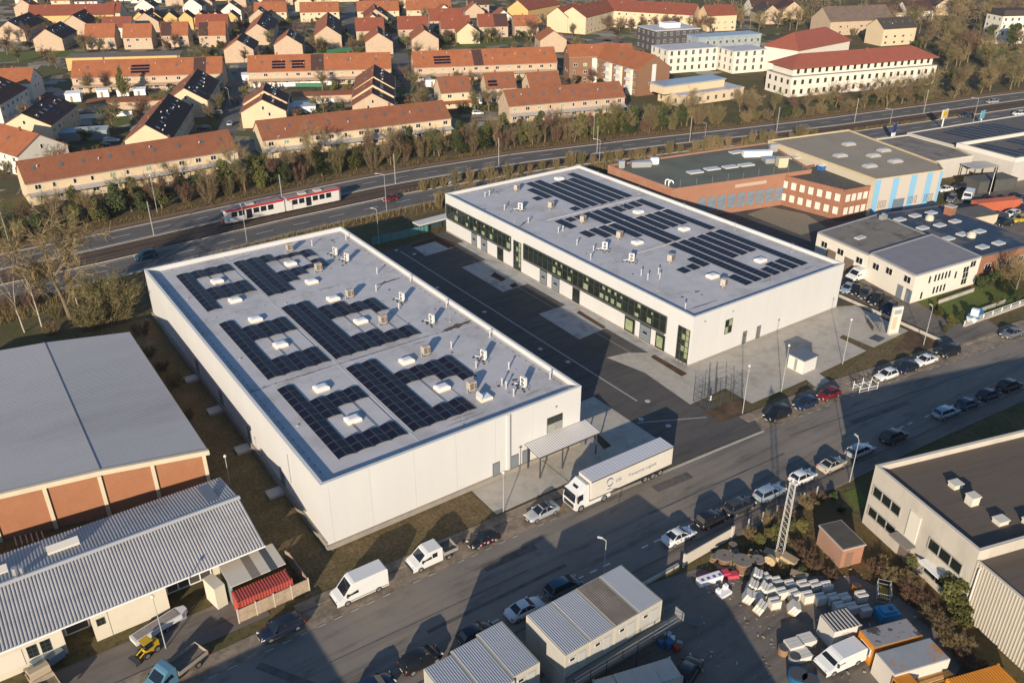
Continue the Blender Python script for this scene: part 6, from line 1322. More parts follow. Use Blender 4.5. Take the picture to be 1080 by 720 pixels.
cn_ = thing('entrance_canopy', 'white canopy slab in front of the flat shop wing', 'canopy', (231.02, 119.27), -.28); MB().box(0,0,3.6,13,2.2,4.3).build('slab', WHT, cn_)
for x in (.6, 6.3, 12.2): MB().box(x,.9,0,x+.25,1.15,3.6).build('post', DARKM, cn_)
# yard behind: containers, shelter, vans
def iso(label, p, a, L, W, H, col, group=None, name='shipping_container'):
    t = thing(name, label, 'container', p, a, group); b = MB()
    for s, (A, B_) in enumerate((((0,0),(L,0)), ((L,0),(L,W)), ((L,W),(0,W)), ((0,W),(0,0)))): b.ribs((*A,.15), (*B_,.15), (*B_,H), (*A,H), int(hypot(B_[0]-A[0], B_[1]-A[1])/.3), .05)
    b.build('wall', col, t); r = MB(); r.ribs((0,0,H), (L,0,H), (L,W,H), (0,W,H), int(L/.3), .04); r.build('roof', col, t)
    f = MB()
    for x in (0, L): 
        for y in (0, W): f.box(x-.08,y-.08,0,x+.08,y+.08,H+.06)
    f.build('corner_post', col, t); return t
iso('orange red shipping container in the yard behind the blue roof', (201.65, 95.26), -.35, 12, 2.4, 2.7, M('container orange red', (.38,.1,.05), .6, .15, .6))
iso('dark container behind the orange red container', (216.12, 103.38), -.3, 12, 5, 3.2, M('container dark', (.07,.07,.065), .7, .2, .6))
cs = thing('yard_shelter', 'grey-roofed open shelter on thin posts behind the striped hall', 'shelter', (224.24, 109.23), -.3)
MB().box(0,0,3.6,8,5,3.8).build('roof', GALV, cs)
for x in (.2,7.6):
    for y in (.2,4.6): MB().box(x,y,0,x+.2,y+.2,3.6).build('post', DARKM, cs)
pn = thing('pennant', 'purple advertising flag on a pole in the yard behind the striped hall', 'flag', (217.93, 101.19)); MB().cyl(0,0,0,6,.06,6).build('pole', WHT, pn)
MB().add([(.05,-.02,.8),(1.7,-.02,.6),(1.2,-.02,4.5),(.05,-.02,6)], [[0,1,2,3],[3,2,1,0]]).build('cloth', paint('violet', (.35,.12,.4)), pn)
gr_ = 'vehicles in the yard behind the striped hall'
car('sedan', (211.61, 109.36), radians(170), WHITEP, 'white car alone on the sunny yard beside the striped hall', gr_)
van('delivery_van', 'white van standing before the orange red container', (209.87, 102.31), radians(200), 5.5, 2, 2.4, 1.3, 'van', group=gr_)
for p, c, lab in (((214.81, 93.57), LBLUE, 'light blue car right of the orange red container'), ((219.54, 94.63), BLUE, 'blue car at the right edge behind the orange red container'), ((199.13, 87.55), BLACK, 'black car below the orange red container'), ((204.69, 86.74), paint('mustard', (.4,.28,.03)), 'mustard car at the right edge below the containers'), ((216.26, 107.99), ANTH, 'dark car under the grey yard shelter')): car('suv', p, radians(165), c, lab, gr_)
shed('low cream garage in the yard right of the blue roofed hall', (189.06, 90.86), -.25, 9, 5, 2.8, M('warm cream', (.5,.43,.32), .8, .1, .5), M('dark felt', (.09,.085,.08), .9, .2, .4), 'garage', 'garage', 'garages')
for k, (p, c, kd, lab) in enumerate((((201.82, 90.32), ANTH, 'mpv', 'dark people carrier between the orange red container and the cream garage'), ((206.95, 89.91), WHITEP, 'estate', 'white estate right of the cream garage'), ((205.9, 104.2), GREY, 'estate', 'grey car on the yard left of the white van'), ((213.03, 90.58), NAVY, 'hatch', 'navy car at the right edge beside the orange red container'), ((213.07, 98.29), REDP, 'hatch', 'red car half hidden behind the orange red container'))): car(kd, p, radians(150+25*(k % 3)), c, lab, gr_)
# billboards on the tram road
bbd = thing('billboard', 'yellow billboard on a white post beside the tram road', 'sign', (271.27, 146.01), .1); MB().box(-.15,-.15,0,.15,.15,3.4).build('post', WHT, bbd); MB().box(-1.8,-.2,3.4,1.8,.2,6.2,0).box(-1.5,-.22,4.0,1.5,-.2,5.6,1).build('panel', [P('sign cream', (.6,.52,.35), .5), P('sign yellow', (.6,.36,.03), .5)], bbd)
bbd = thing('billboard', 'light blue sign board on a post beside the tram road', 'sign', (287.57, 142.21), .1); MB().box(-.15,-.15,0,.15,.15,1.8).build('post', WHT, bbd); MB().box(-1.4,-.15,1.8,1.4,.15,4.4).build('panel', P('sign blue', (.15,.36,.45), .5), bbd)
pyl = thing('totem_sign', 'blue and white advertising totem behind the striped hall', 'sign', (245.7, 146.78), .1); MB().box(-.9,-.2,0,.9,.2,2.4,1).box(-.9,-.2,2.4,.9,.2,5,0).build('panel', [paint('totem navy', (.03,.05,.18)), WHT], pyl)
# garden of the office
fn = thing('rail_fence', 'pale two-rail fence on a low wall along the street by the office garden', 'fence', (142.55, 64.5), ang((142.55, 64.5), (163.42, 62.78)))
MB().box(0,-.15,0,22,.15,.5).build('base_wall', CONC, fn)
for z in (.8, 1.25): MB().box(0,-.03,z-.1,22,.03,z).build('rail', WHT, fn)
for k in range(9): MB().box(k*2.7,-.08,.5,k*2.7+.1,.05,1.2).build('post', WHT, fn)
fw = thing('garden_wall', 'low pale garden wall across the office lawn', 'wall', (148.11, 72.52), ang((148.11, 72.52), (160.54, 71.62))); MB().box(0,-.12,0,10.5,.12,.7).build('body', CONC, fw)
fw = thing('garden_wall', 'second low pale wall near the boat in the office garden', 'wall', (150.66, 66.28), ang((150.66, 66.28), (159.35, 65.64))); MB().box(0,-.12,0,8,.12,.6).build('body', CONC, fw)
bt = thing('boat', 'small pale boat with blue deck and a white upright panel in the office garden', 'boat', (147.46, 65.19), .25)
hb = MB()
rows = [(-2.6,.95,.2),(-1,1.05,.1),(1,1.0,.1),(2.2,.6,.3),(2.9,.08,.6)]
for x, w, z in rows: hb.v += [(x,-w,1.1),(x,-w*.6,z),(x,w*.6,z),(x,w,1.1)]
for i in range(4):
    for k in range(3): hb.f.append([i*4+k, i*4+k+1, i*4+5+k, i*4+4+k]); hb.m.append(0)
    hb.f.append([i*4, i*4+4, i*4+7, i*4+3]); hb.m.append(1)
hb.f.append([3,2,1,0]); hb.m.append(0); hb.build('hull', [WHITEP, P('deck blue', (.05,.2,.34), .4)], bt); MB().box(-1.5,-.6,1.1,-.7,.6,2.3).build('panel', WHT, bt)
MB().box(-2,-.4,0,1.6,.4,.3).build('cradle', DARKM, bt)
gq = 'bushes of the office garden'
for p, h, m, lab in (((142.88, 69.35), 2.2, LEAFO, 'olive bush at the corner of the office lawn'), ((141.47, 66.17), 2.0, LEAFY, 'yellow green bush close to the rail fence'), ((144.74, 71.41), 1.6, LEAFO, 'small bush before the white office front'), ((145.23, 66.76), 1.8, LEAFD, 'dark bush left of the boat'), ((164.68, 71.45), 3.2, LEAFD, 'big dark hedge bush right of the office'), ((160.41, 71.17), 3.0, LEAFD, 'dark hedge bush touching the white office corner'), ((162.98, 68.3), 2.6, LEAFD, 'dark bush behind the boat'), ((155.98, 65.99), 1.8, LEAFO, 'low bush right of the boat'), ((161.64, 65.06), 2.2, LEAFD, 'dark bush at the right edge behind the rail fence'), ((138.1, 65.4), 1.3, LEAFY, 'tiny bush at the fence end by the side road')): ever(lab, p, h, 1.1, m, gq)
tree('bare tree at the right edge in front of the blue roofed brick hall', (166.38, 67.52), 8, 1.0, TWIGG); shrub('golden bare shrub before the brick wall of the blue roofed hall', (169.08, 71.16), 4, 1.1, TWIGG)
cw = thing('boundary_wall', 'long low pale wall between the car park and the further hall plot', 'wall', (135.42, 85.01), ang((135.42, 85.01), (134.05, 63.5))); MB().box(0,-.12,0,hypot((135.42, 85.01)[0]-(134.05, 63.5)[0], (135.42, 85.01)[1]-(134.05, 63.5)[1]),.12,.55).build('body', CONC, cw)
# forecourt things
ts = thing('totem_sign', 'white totem sign at the corner of the paved forecourt', 'sign', (130.01, 70.2), -.3)
MB().box(-1.0,-.2,.2,1.0,.2,5.2,0).build('panel', P('totem cream', (.62,.58,.5), .4), ts); MB().box(-.75,-.215,3.9,.75,-.2,4.7).build('name_field', P('totem grey', (.3,.3,.3), .4), ts); MB().box(-.75,-.215,1.0,.2,-.2,3.4).build('text_field', P('totem beige', (.5,.42,.3), .4), ts); MB().box(-1.1,-.35,0,1.1,.35,.2).build('base', CONC, ts)
rk = thing('bicycle_stand', 'dark bicycle shelter frame beside the white totem sign', 'bicycle rack', (128.89, 71.86), .9)
for k in range(4): MB().tube((k*1.1,0,0),(k*1.1,0,1.9),.05).tube((k*1.1,0,1.9),(k*1.1,1.6,2.1),.05).build('frame', DARKM, rk)
MB().box(-.1,0,2.0,3.5,1.7,2.08).build('roof', P('smoked sheet', (.06,.07,.08), .2), rk); MB().box(0,1.2,.2,3.3,1.3,1.0).build('rack', DARKM, rk)
dv = thing('cellar_hatch', 'square dark metal hatch set in the forecourt slabs', 'hatch', (126.28, 70.65), .1); MB().box(-1.1,-.9,.02,1.1,.9,.09).build('cover', P('dark cover', (.07,.07,.08), .5), dv)
s0, s1, s2 = (105.63, 73.06), (105.63, 70.07), (108.82, 70.44); o = s0
sd = thing('transformer_hut', 'little white hut with a blue grey roof on the paved forecourt', 'shed', s0, ang(s0, s1)); L_ = hypot(s1[0]-s0[0], s1[1]-s0[1]); W_ = hypot(s2[0]-s1[0], s2[1]-s1[1])
MB().box(0,0,0,L_,W_,2.4).build('wall', P('hut white', (.6,.58,.55), .5), sd); MB().box(-.12,-.15,2.4,L_+.12,W_+.12,2.6).build('roof', P('hut roof', (.11,.13,.17), .6), sd)
for x in (.15, L_*.62): MB().box(x,-.03,.15,x+L_*.28,0,2.2).build('door', P('hut door', (.66,.6,.48), .5), sd)
MB().box(L_*.42,-.03,.15,L_*.58,0,2.2).build('vent_grille', GALV, sd)
# fenced bin enclosure
ec = [(85.62, 74.36), (92.32, 74.06), (92.22, 70.73), (85.53, 71.19)]
en = thing('mesh_enclosure', 'open enclosure of dark steel posts and wire on the forecourt corner', 'fence', ec[0])
for k in range(4):
    a, b_2 = ec[k], ec[(k+1) % 4]; d = hypot(b_2[0]-a[0], b_2[1]-a[1]); n = max(2, round(d/2.4))
    for i in range(n): x, y = lerp2(a, b_2, i/n); MB().cyl(0,0,0,2.5,.06,6).build('post', DARKM, en, loc=(x-ec[0][0], y-ec[0][1], 0))
    w = MB()
    for i in range(int(d/.32)): x, y = lerp2(a, b_2, i*.32/d); w.tube((x-ec[0][0], y-ec[0][1], .05), (x-ec[0][0], y-ec[0][1], 2.4), .012, n=3, cap=False)
    for z in (.1, .6, 1.1, 1.6, 2.1): w.tube((a[0]-ec[0][0], a[1]-ec[0][1], z), (b_2[0]-ec[0][0], b_2[1]-ec[0][1], z), .02, n=3, cap=False)
    w.build('wire_mesh', DARKM, en)
gt_ = MB(); x, y = lerp2(ec[0], ec[1], .45)
for dx in (0, 1.2): gt_.box(x-ec[0][0]+dx-.06, y-ec[0][1]-.06-dx*.35, 0, x-ec[0][0]+dx+.06, y-ec[0][1]+.06-dx*.35, 3.0)
gt_.build('gate_frame', DARKM, en); MB().box(1.2,-2.0,.6,1.7,-1.95,1.4).build('notice', WHT, en)
pr_ = thing('pipe_rack', 'white steel pipe rack standing between the red car and the white car', 'rack', (109.71, 61.5), -.25, sc=.78)
for x in (-2.2, 0, 2.2):
    for y in (-.9, .9): MB().box(x-.04,y-.04,0,x+.04,y+.04,2.0 if x else 2.3).build('post', WHT, pr_)
    MB().box(x-.05,-.9,1.5,x+.05,.9,1.6).build('crossbar', WHT, pr_)
for y in (-.9,.9): MB().box(-2.2,y-.05,1.0,2.2,y+.05,1.1).build('rail', WHT, pr_); MB().box(-2.2,y-.03,.4,2.2,y+.03,.47).build('rail', WHT, pr_)
# shelter in the yard by the further hall
bs = thing('smoking_shelter', 'long shelter with pale roof and glass back at the far end of the yard', 'shelter', (86.03, 158.82), ang((86.03, 158.82), (92.69, 159.27)))
MB().box(-.3,-1.2,2.7,9.2,1.6,2.95).build('roof', P('shelter roof', (.55,.52,.47), .5), bs); MB().box(0,1.4,.2,9,1.45,2.6).build('back_panel', P('smoked glass', (.04,.06,.06), .1, .7), bs)
for x in (.1, 4.5, 8.8):
    for y in (-1.0, 1.4): MB().box(x,y,0,x+.1,y+.1,2.7).build('post', DARKM, bs)
tf = thing('panel_fence', 'teal green screen fence at the far end of the yard', 'fence', (74.97, 159.6), ang((74.97, 159.6), (85.17, 159.42))); d = 14
MB().box(0,-.02,.1,d,.02,1.8).build('screen', P('teal screen', (.06,.2,.2), .5), tf)
for k in range(7): MB().box(k*2.3,-.05,0,k*2.3+.08,.05,1.9).build('post', DARKM, tf)
# lamps and masts
gl_ = 'street lamps and masts'
def lampp(label, p, h, arm=1.6, a=0, col=P('lamp grey', (.36,.35,.33), .5), cat='lamp', name='street_lamp', r=.065):
    t = thing(name, label, cat, p, a, gl_); MB().cyl(0,0,0,h,r,8,0,r*.6).build('pole', col, t)
    if arm: MB().tube((0,0,h-.05),(arm,0,h+.25),.05).build('arm', col, t); MB().box(arm-.1,-.11,h+.2,arm+.5,.11,h+.3).build('lamp_head', P('lamp head', (.6,.58,.55), .4), t)
    else: MB().cyl(0,0,h,h+.25,.2,8,0,.12).build('lamp_head', P('lamp head', (.6,.58,.55), .4), t)
    return t
for lab, p, h, arm, a in (('tall lamp at the left edge by the birches', (10.79, 203.3), 9, 0, 0), ('lamp post right of the tram front roof, beside the nearer hall', (53.15, 175.59), 8.5, .8, 1.5), ('curved lamp between the halls at the tram road', (87.42, 176.28), 9.5, 1.6, 2.6), ('straight lamp post behind the teal screen fence', (76.57, 159.15), 8, .8, 2.4), ('lamp on the verge behind the further hall', (156.13, 179.57), 6.5, 1.5, 2.4), ('lamp behind the brick works', (196.09, 177.55), 6, 1.8, 2.4), ('lamp near the blue and white totem', (254.05, 153.65), 7, 1.8, 2.4), ('curved lamp by the light blue sign board', (281.64, 141.75), 9, 1.8, 2.4), ('curved lamp at the far bend of the road', (324.47, 171.55), 7.5, 2.4, .2), ('lamp on the estate side of the road before the right terrace', (172.12, 201.19), 8, 1.2, -1.5), ('lamp before the left part of the central terrace', (80.85, 225.66), 9, .8, -1.5), ('lamp in the shaded estate lane', (95.15, 309.37), 6, .8, 2), ('lamp post before the long left terrace', (42.91, 208.35), 9, 0, 0), ('lamp at the far right edge by the green park', (382.65, 180.53), 8, 0, 0),
 ('slim lamp by the wire enclosure', (89.07, 67.75), 8, 0, 0), ('slim lamp beside the little white hut', (98.72, 68.53), 8, 0, 0), ('slim lamp on the verge between hut and totem sign', (113.77, 68.49), 8, 0, 0), ('lamp on the planted strip behind the white car row', (130.71, 64.75), 7, .4, 1.2), ('white street lamp at the big shadow edge near the grey hall', (87.87, 48.52), 6.6, .5, 1.2), ('white street lamp above the site cabins', (50.5, 53.86), 5, .5, 2.2), ('white lamp on a mast in the left work yard', (7.12, 71.48), 7, 0, 0), ('short white lamp between the brick hall and the nearer hall', (21.53, 94.12), 4.6, 0, 0), ('slim lamp behind the parked lorry at the canopy', (47.45, 69.39), 6, 0, 0)):
    lampp(lab, p, h, arm, a)
gm_2 = 'overhead line masts of the tram'
for k in range(9):
    x = 38+k*31; y = fe(x)-8.9; t = thing('catenary_mast', f'{ORD[k]} overhead line mast from the left along the tram track', 'mast', (x, y), 0, gm_2); MB().cyl(0,0,0,8,.11,6).build('pole', P('mast grey', (.3,.28,.25), .6), t); MB().tube((0,0,6.6),(0,-4.5,6.9),.05).build('arm', DARKM, t)
for off in (-11.1, -15.1):
    t = thing('overhead_wire', 'contact wire above the '+('far' if off > -12 else 'near')+' tram rails', 'wire', (0,0)); w = MB()
    for x0, x1 in zip(XR, XR[1:]): w.tube((x0, fe(x0)+off, 6.0), (x1, fe(x1)+off, 6.0), .012, n=3, cap=False)
    w.build('wire', DARKM, t)
# ---------------------------------------------------------------- left brick hall, ribbed workshop, cabins and goods yard
o = (19.2, 94.0)
LH = thing('brick_hall', 'big grey-roofed hall with orange brick gable bays on the left', 'hall', o)
fp = [(19.2,94.0), (19.3,133), (8,136), (-12,141), (-14,101.5), (7.6,96.7)]; q = [(x-o[0], y-o[1]) for x, y in fp]
he_, hr_ = 6.45, 6.8; zz = [he_, he_, hr_, he_-.2, he_-.2, hr_]
b = MB(); n = len(q); b.v = [(x, y, 0) for x, y in q]+[(x, y, z) for (x, y), z in zip(q, zz)]
for i in range(n): j = (i+1) % n; b.f.append([i, j, n+j, n+i]); b.m.append(0)
b.build('wall', BRKO, LH)
GR = M('grey sheet roof', (.31,.31,.32), .7, .07, .12, stretch=(.3,1,1), dirt=(.25,.245,.25), dscale=.06); r = MB()
def v3(i, dz=.12, ox=0, oy=0): return (q[i][0]+ox, q[i][1]+oy, zz[i]+dz)
r.ribs(v3(0,ox=.4,oy=-.5), v3(1,ox=.4), v3(2), v3(5,oy=-.5), 100, .018); r.ribs(v3(5,oy=-.5), v3(2), v3(3,ox=-.4), v3(4,ox=-.4,oy=-.5), 100, .018); r.build('roof', GR, LH)
MB().tube(v3(5,.2,oy=-.5), v3(2,.2), .04, n=5).build('ridge', P('ridge grey', (.22,.22,.22), .6), LH)
CRM = M('cream concrete', (.5,.43,.31), .85, .08, .6)
fc = MB()
for a, c in ((4,5),(5,0)):
    A, B_ = Vector(v3(a,oy=-.52)), Vector(v3(c,ox=.45 if c == 0 else 0,oy=-.52)); fc.add([tuple(A+Vector((0,0,-.55))), tuple(B_+Vector((0,0,-.55))), tuple(B_+Vector((0,0,.1))), tuple(A+Vector((0,0,.1))), (A.x,A.y+.5,A.z-.55), (B_.x,B_.y+.5,B_.z-.55), (B_.x,B_.y+.5,B_.z+.1), (A.x,A.y+.5,A.z+.1)], [[0,1,2,3],[0,4,5,1],[3,2,6,7],[1,5,6,2],[4,0,3,7]])
fc.build('fascia', CRM, LH)
def pil(x, y): MB().box(-.22,-.14,0,.22,.1,6.1).build('pilaster', CRM, LH, loc=(x-o[0], y-o[1], 0), rz=-.225)
for p in (lerp2(fp[5],fp[0],.985), lerp2(fp[5],fp[0],.48), lerp2(fp[5],fp[0],-.02), lerp2(fp[4],fp[5],.72), lerp2(fp[4],fp[5],.45)): pil(p[0]-.02, p[1]-.1)
MB().box(.38,-.3,5.9,.52,39,6.05).build('gutter', P('gutter zinc', (.33,.3,.27), .5), LH)
tm = thing('timber_stack', 'stack of weathered timber frames against the orange brick wall', 'timber', (-2.91, 95.35))
for k in range(6): MB().box(k*.55,-.2,0,k*.55+.14,1.6,1.6-.1*k).build('frame', M('grey timber', (.34,.27,.19), .9, .25, 2), tm)
MB().box(0,.3,.5,4,.45,.65).build('beam', M('grey timber', (.34,.27,.19), .9, .25, 2), tm)
# ribbed workshop
WK = thing('ribbed_workshop', 'long low workshop with a strongly ribbed grey metal roof at the lower left', 'workshop', (-24,75.4)); WL = 43.7
RB1 = M('ribbed roof sheet', (.42,.4,.38), .5, .1, .3, dirt=(.33,.31,.29), dscale=.2)
r = MB(); r.ribs((0,0,4.4), (WL,0,4.4), (WL,7.7,6.0), (0,7.7,6.0), 130, .09, duty=.7); r.ribs((WL,15.0,4.4), (0,15.0,4.4), (0,7.7,6.0), (WL,7.7,6.0), 130, .09, duty=.7); r.build('roof', RB1, WK)
rd = MB(); rd.add([(0,7.3,6.08),(WL+.1,7.3,6.08),(WL+.1,7.7,6.2),(0,7.7,6.2),(0,8.1,6.08),(WL+.1,8.1,6.08)], [[0,1,2,3],[3,2,5,4]]); rd.build('ridge_cap', P('ridge cap', (.5,.49,.47), .4), WK)
WC = M('cream workshop wall', (.58,.52,.41), .8, .06, .5)
w_ = MB(); w_.add([(0,3.6,0),(WL-.5,3.6,0),(WL-.5,14.6,0),(0,14.6,0),(0,3.6,4.9),(WL-.5,3.6,4.9),(WL-.5,14.6,4.3),(0,14.6,4.3),(WL-.5,7.7,5.8),(0,7.7,5.8)], [[0,1,5,4],[2,3,7,6],[1,2,6,8,5],[3,0,4,9,7]]); w_.build('wall', WC, WK)
MB().box(0,-.1,4.22,WL,.04,4.38).build('eaves_gutter', WHT, WK)
MB().box(.2,.1,4.1,WL-.2,3.5,4.2).build('soffit', M('soffit wood', (.25,.19,.12), .9, .2, 2), WK)
for x0, x1, y0 in ((0,22.9,1.1),(27.2,33.0,1.0)):
    MB().box(x0,y0,0,x1,3.55,3.7).build('office_box', WC, WK); MB().box(x0-.05,y0-.06,3.7,x1+.05,3.55,3.82).build('box_roof', M('soffit wood', (.25,.19,.12), .9, .2, 2), WK)
MB().box(25.6,1.0,0,27.15,3.55,3.4).build('door_bay', WC, WK); ob('window', window_mesh('window', .8, .9, 2, 2, FRAME, GLASS), WK, (26.0, 1.0, 1.9))
for x in (19.6, 20.8): ob('window', window_mesh('window', .9, 1.5, 2, 3, FRAME, GLASS, .05, .05), WK, (x, 1.1, 1.3))
mu = MB()
r_ = random.Random(4); px_, pz_ = 14.6, .9
for k in range(9): mu.tube((px_, 1.08, pz_), (px_+.5, 1.08, pz_+r_.uniform(-.25,.5)), .035, n=4); px_ += .5; pz_ = min(2.6, max(.7, pz_+r_.uniform(-.2,.45)))
MB().box(15,1.05,.8,19.2,1.09,2.9).build('mural_board', P('mural pale', (.62,.55,.46), .7), WK); mu.build('mural_line', P('mural brown', (.16,.08,.07), .7), WK)
for x0, x1 in ((23.2,25.4),(33.4,38.2)):
    n = max(1, int((x1-x0)/1.2)); g = MB(); g.box(x0,3.5,.2,x1,3.58,3.2,1)
    for k in range(n+1): x = x0+(x1-x0)*k/n; g.box(x-.06,3.44,.2,x+.06,3.5,3.2,0)
    for z in (.2,1.3,2.3,3.2): g.box(x0,3.44,z-.05,x1,3.5,z+.07,0)
    g.build('garage_door', [WHT, P('dark door panel', (.06,.055,.05), .5)], WK)
for x, y, L in ((6.6,10.6,2.8),(13.4,11.0,3.2)):
    MB().add([(-L/2,-.5,0),(L/2,-.5,0),(L/2,.5,0),(-L/2,.5,0),(-L/2,-.5,.5),(L/2,-.5,.5),(L/2,.35,.8),(-L/2,.35,.8)], [[0,1,5,4],[1,2,6,5],[2,3,7,6],[3,0,4,7],[4,5,6,7]]).build('roof_vent', P('roof vent cream', (.6,.56,.48), .5), WK, loc=(24+x-12, y, 5.25))
MB().box(0,0,0,1.3,3.6,.12).build('roof_window', P('roof window', (.12,.14,.17), .2), WK, loc=(WL-3.2, 9.2, 5.62), rz=0)
sc_ = MB(); sc_.tube((20.6,8.6,6),(20.6,8.6,6.9),.3,n=8); sc_.tube((21.2,8.5,6),(21.2,8.5,6.7),.2,n=8); sc_.build('flue', GALV, WK)
# shelter and red container beside the workshop
sl = thing('lean_to_shelter', 'flat lean-to roof of cream and dark sheets behind the red container', 'shelter', (14.7,72.6)); cols = [P('sheet cream', (.55,.49,.4), .6), M('sheet brown', (.2,.17,.14), .8, .1, 1), cols_c if False else P('sheet cream', (.55,.49,.4), .6), P('sheet dark', (.07,.075,.08), .5), P('sheet cream', (.55,.49,.4), .6)]
ww = [0,2.3,3.3,4.4,5.2,6.1]
for k in range(5): MB().box(ww[k],0,3.1+.02*k,ww[k+1],4.0,3.2+.02*k).build('roof_sheet', cols[k], sl)
MB().box(.05,.1,0,.15,4,3.05).build('side_wall', P('teal panel', (.2,.25,.25), .6), sl)
for x in (.1,6.0): MB().box(x-.06,3.8,0,x+.06,3.92,3.1).build('post', DARKM, sl)
iso('red ribbed container behind the beige panel fence', (14.7,70.72), 0, 5.9, 1.8, 2.6, M('container red', (.34,.06,.045), .6, .2, .6))
pf = thing('panel_fence', 'beige board fence with pale posts in front of the red container', 'fence', (14.4,70.45), .012)
for k in range(4): MB().box(k*1.98+.08,-.04,.08,k*1.98+1.92,.04,1.8).build('board_panel', M('weathered board', (.34,.26,.18), .9, .3, 1.5), pf)
for k in range(5): MB().box(k*1.98-.06,-.07,0,k*1.98+.07,.07,1.95).build('post', M('pale post', (.5,.44,.36), .8, .1, 2), pf)
MB().box(7.86,0,.05,7.94,6.5,1.8).build('side_panel', M('weathered board', (.34,.26,.18), .9, .3, 1.5), pf)
gp = thing('gate_pillar', 'cream wall panel beside the lean-to shelter at the garage door', 'wall', (13.2,73.6), .2); MB().box(0,0,0,1.2,2.4,2.9).build('body', WC, gp)
# left work yard
gyd = 'vehicles in the left work yard'
ex = thing('mini_loader', 'yellow wheel loader with glass cab in the left work yard', 'loader', (5.42, 71.78), radians(200), gyd, sc=.72); YEL = M('machine yellow', (.5,.32,.02), .5, .12, 2)
MB().box(-1.6,-.7,.5,.4,.7,1.25).build('body', YEL, ex); MB().box(-1.7,-.5,1.0,-.7,.5,1.6).build('engine_cover', YEL, ex); MB().box(-.7,-.6,1.25,.45,.6,2.4).build('cab', CGLASS, ex); MB().box(-.8,-.7,2.4,.55,.7,2.52).build('cab_roof', YEL, ex)
MB().tube((.4,-.4,1.1),(1.8,-.4,.5),.1).tube((.4,.4,1.1),(1.8,.4,.5),.1).build('arm', YEL, ex); MB().prism([(1.7,-.9),(2.4,-.9),(2.4,.9),(1.7,.9)], .1, .8).build('bucket', DARKM, ex)
for x in (-1.1,.5):
    for s in (-1,1): ob('wheel', WM[.5], ex, (x, s*.75, .5))
tl_ = thing('flat_trailer', 'long white boat-like trailer parked before the workshop office', 'trailer', (7.39, 74.22), radians(14), gyd, sc=.82)
MB().prism([(-3.6,-.8),(2.6,-.9),(3.6,-.4),(3.6,.4),(2.6,.9),(-3.6,.8)], .6, 1.3).build('body', WHITEP, tl_); MB().prism([(-3.3,-.6),(2.4,-.7),(2.4,.7),(-3.3,.6)], 1.3, 1.36).build('load_floor', M('trailer floor', (.25,.22,.2), .8, .2, 2), tl_); MB().tube((3.5,0,.7),(4.8,0,.5),.06).build('drawbar', DARKM, tl_)
for x in (-.6,.4):
    for s in (-1,1): ob('wheel', WM[.32], tl_, (x, s*.85, .32))
MB().box(-.4,-.4,0,.9,.4,.9).build('tool_box', LBLUE, thing('tool_trailer', 'small pale blue box trailer at the end of the white trailer', 'trailer', (9.15, 74.59), .2, gyd))
pickup('sand coloured small truck half cut by the bottom edge at the left', (-3.83, 73.57), radians(100), paint('sand', (.45,.36,.24)), M('sand bed', (.35,.28,.2), .8, .2, 2), L=5.2, double=False, name='small_truck', group=gyd)
sk = thing('waste_skip', 'pale grey waste skip by the mural wall of the workshop', 'skip', (-2.98, 76.07), .35, gyd); MB().prism([(-1.4,-.7),(1.4,-.7),(1.4,.7),(-1.4,.7)], .3, 1.2).build('body', LBLUE, sk); MB().box(-1.2,-.6,0,1.2,.6,.3).build('base', DARKM, sk)
# ---- site cabins, two storeys of modules
CAB = M('cabin wall', (.4,.385,.34), .6, .06, .5); CBR = M('cabin roof sheet', (.36,.38,.42), .45, .06, .3); CBB = M('cabin roof brown', (.2,.165,.14), .7, .2, .5, dirt=(.28,.24,.2), dscale=.4)
def cabin(label, x, y, z, L, W, H, roof, grp, a=0, win=True):
    t = thing('site_cabin', label, 'cabin', (x, y, z), a, grp); MB().box(.04,.03,0,L-.04,W-.03,H-.05).build('wall', CAB, t)
    if roof: r = MB(); r.ribs((.1,.1,H-.02), (L-.1,.1,H-.02), (L-.1,W-.1,H-.02), (.1,W-.1,H-.02), 12, .1, duty=.7); r.build('roof', roof, t)
    f = MB()
    for s in (0, W-.12): f.box(0,s,H-.14,L,s+.12,H+.04)
    for s in (0, L-.12): f.box(s,.12,H-.14,s+.12,W-.12,H+.04)
    for s in (0, L-.12):
        for u in (0, W-.12): f.box(s,u,0,s+.12,u+.12,H-.14)
    f.build('frame', M('cabin frame', (.48,.43,.34), .6, .06, 1), t)
    if win: ob('window', window_mesh('window', .7, .5, 1, 1, WFR, GLASS, .05, .06), t, (.5,0,1.6)); MB().box(1.6,-.04,.1,2.45,0,2.1).build('door', P('cabin door', (.42,.41,.38), .5), t)
    return t
gcb = 'modules of the two-storey site cabin block'
nm_ = ('at the end next to the smaller cabin block', 'second from the smaller cabin block', 'with the brown rusty roof above it', 'at the end next to the goods yard gate')
for k in range(4):
    cabin('lower site cabin module '+nm_[k], 36.6+k*3.1, 43.5, 0, 3.06, 6.2, 2.68, None, gcb); cabin('upper site cabin module '+(nm_[k] if k != 2 else 'with the brown rusty roof'), 36.6+k*3.1, 43.5, 2.7, 3.06, 6.2, 2.7, CBB if k == 2 else CBR, gcb)
gcb = 'modules of the smaller cabin block'
for k in range(3):
    nm2 = ('cut by the bottom edge', 'in the middle of the smaller block', 'at the end facing the bigger cabin block')[k]
    for z in (0, 2.7): cabin(('upper' if z else 'lower')+' cabin module of the smaller block '+nm2, 25.1+k*3.08, 43.6+k*.35, z, 3.0, 6.2, 2.68, CBR if z else None, gcb, win=k > 0)
gk_ = thing('access_gallery', 'dark steel gallery and railing along the front of the cabin block', 'gallery', (36.6,43.4))
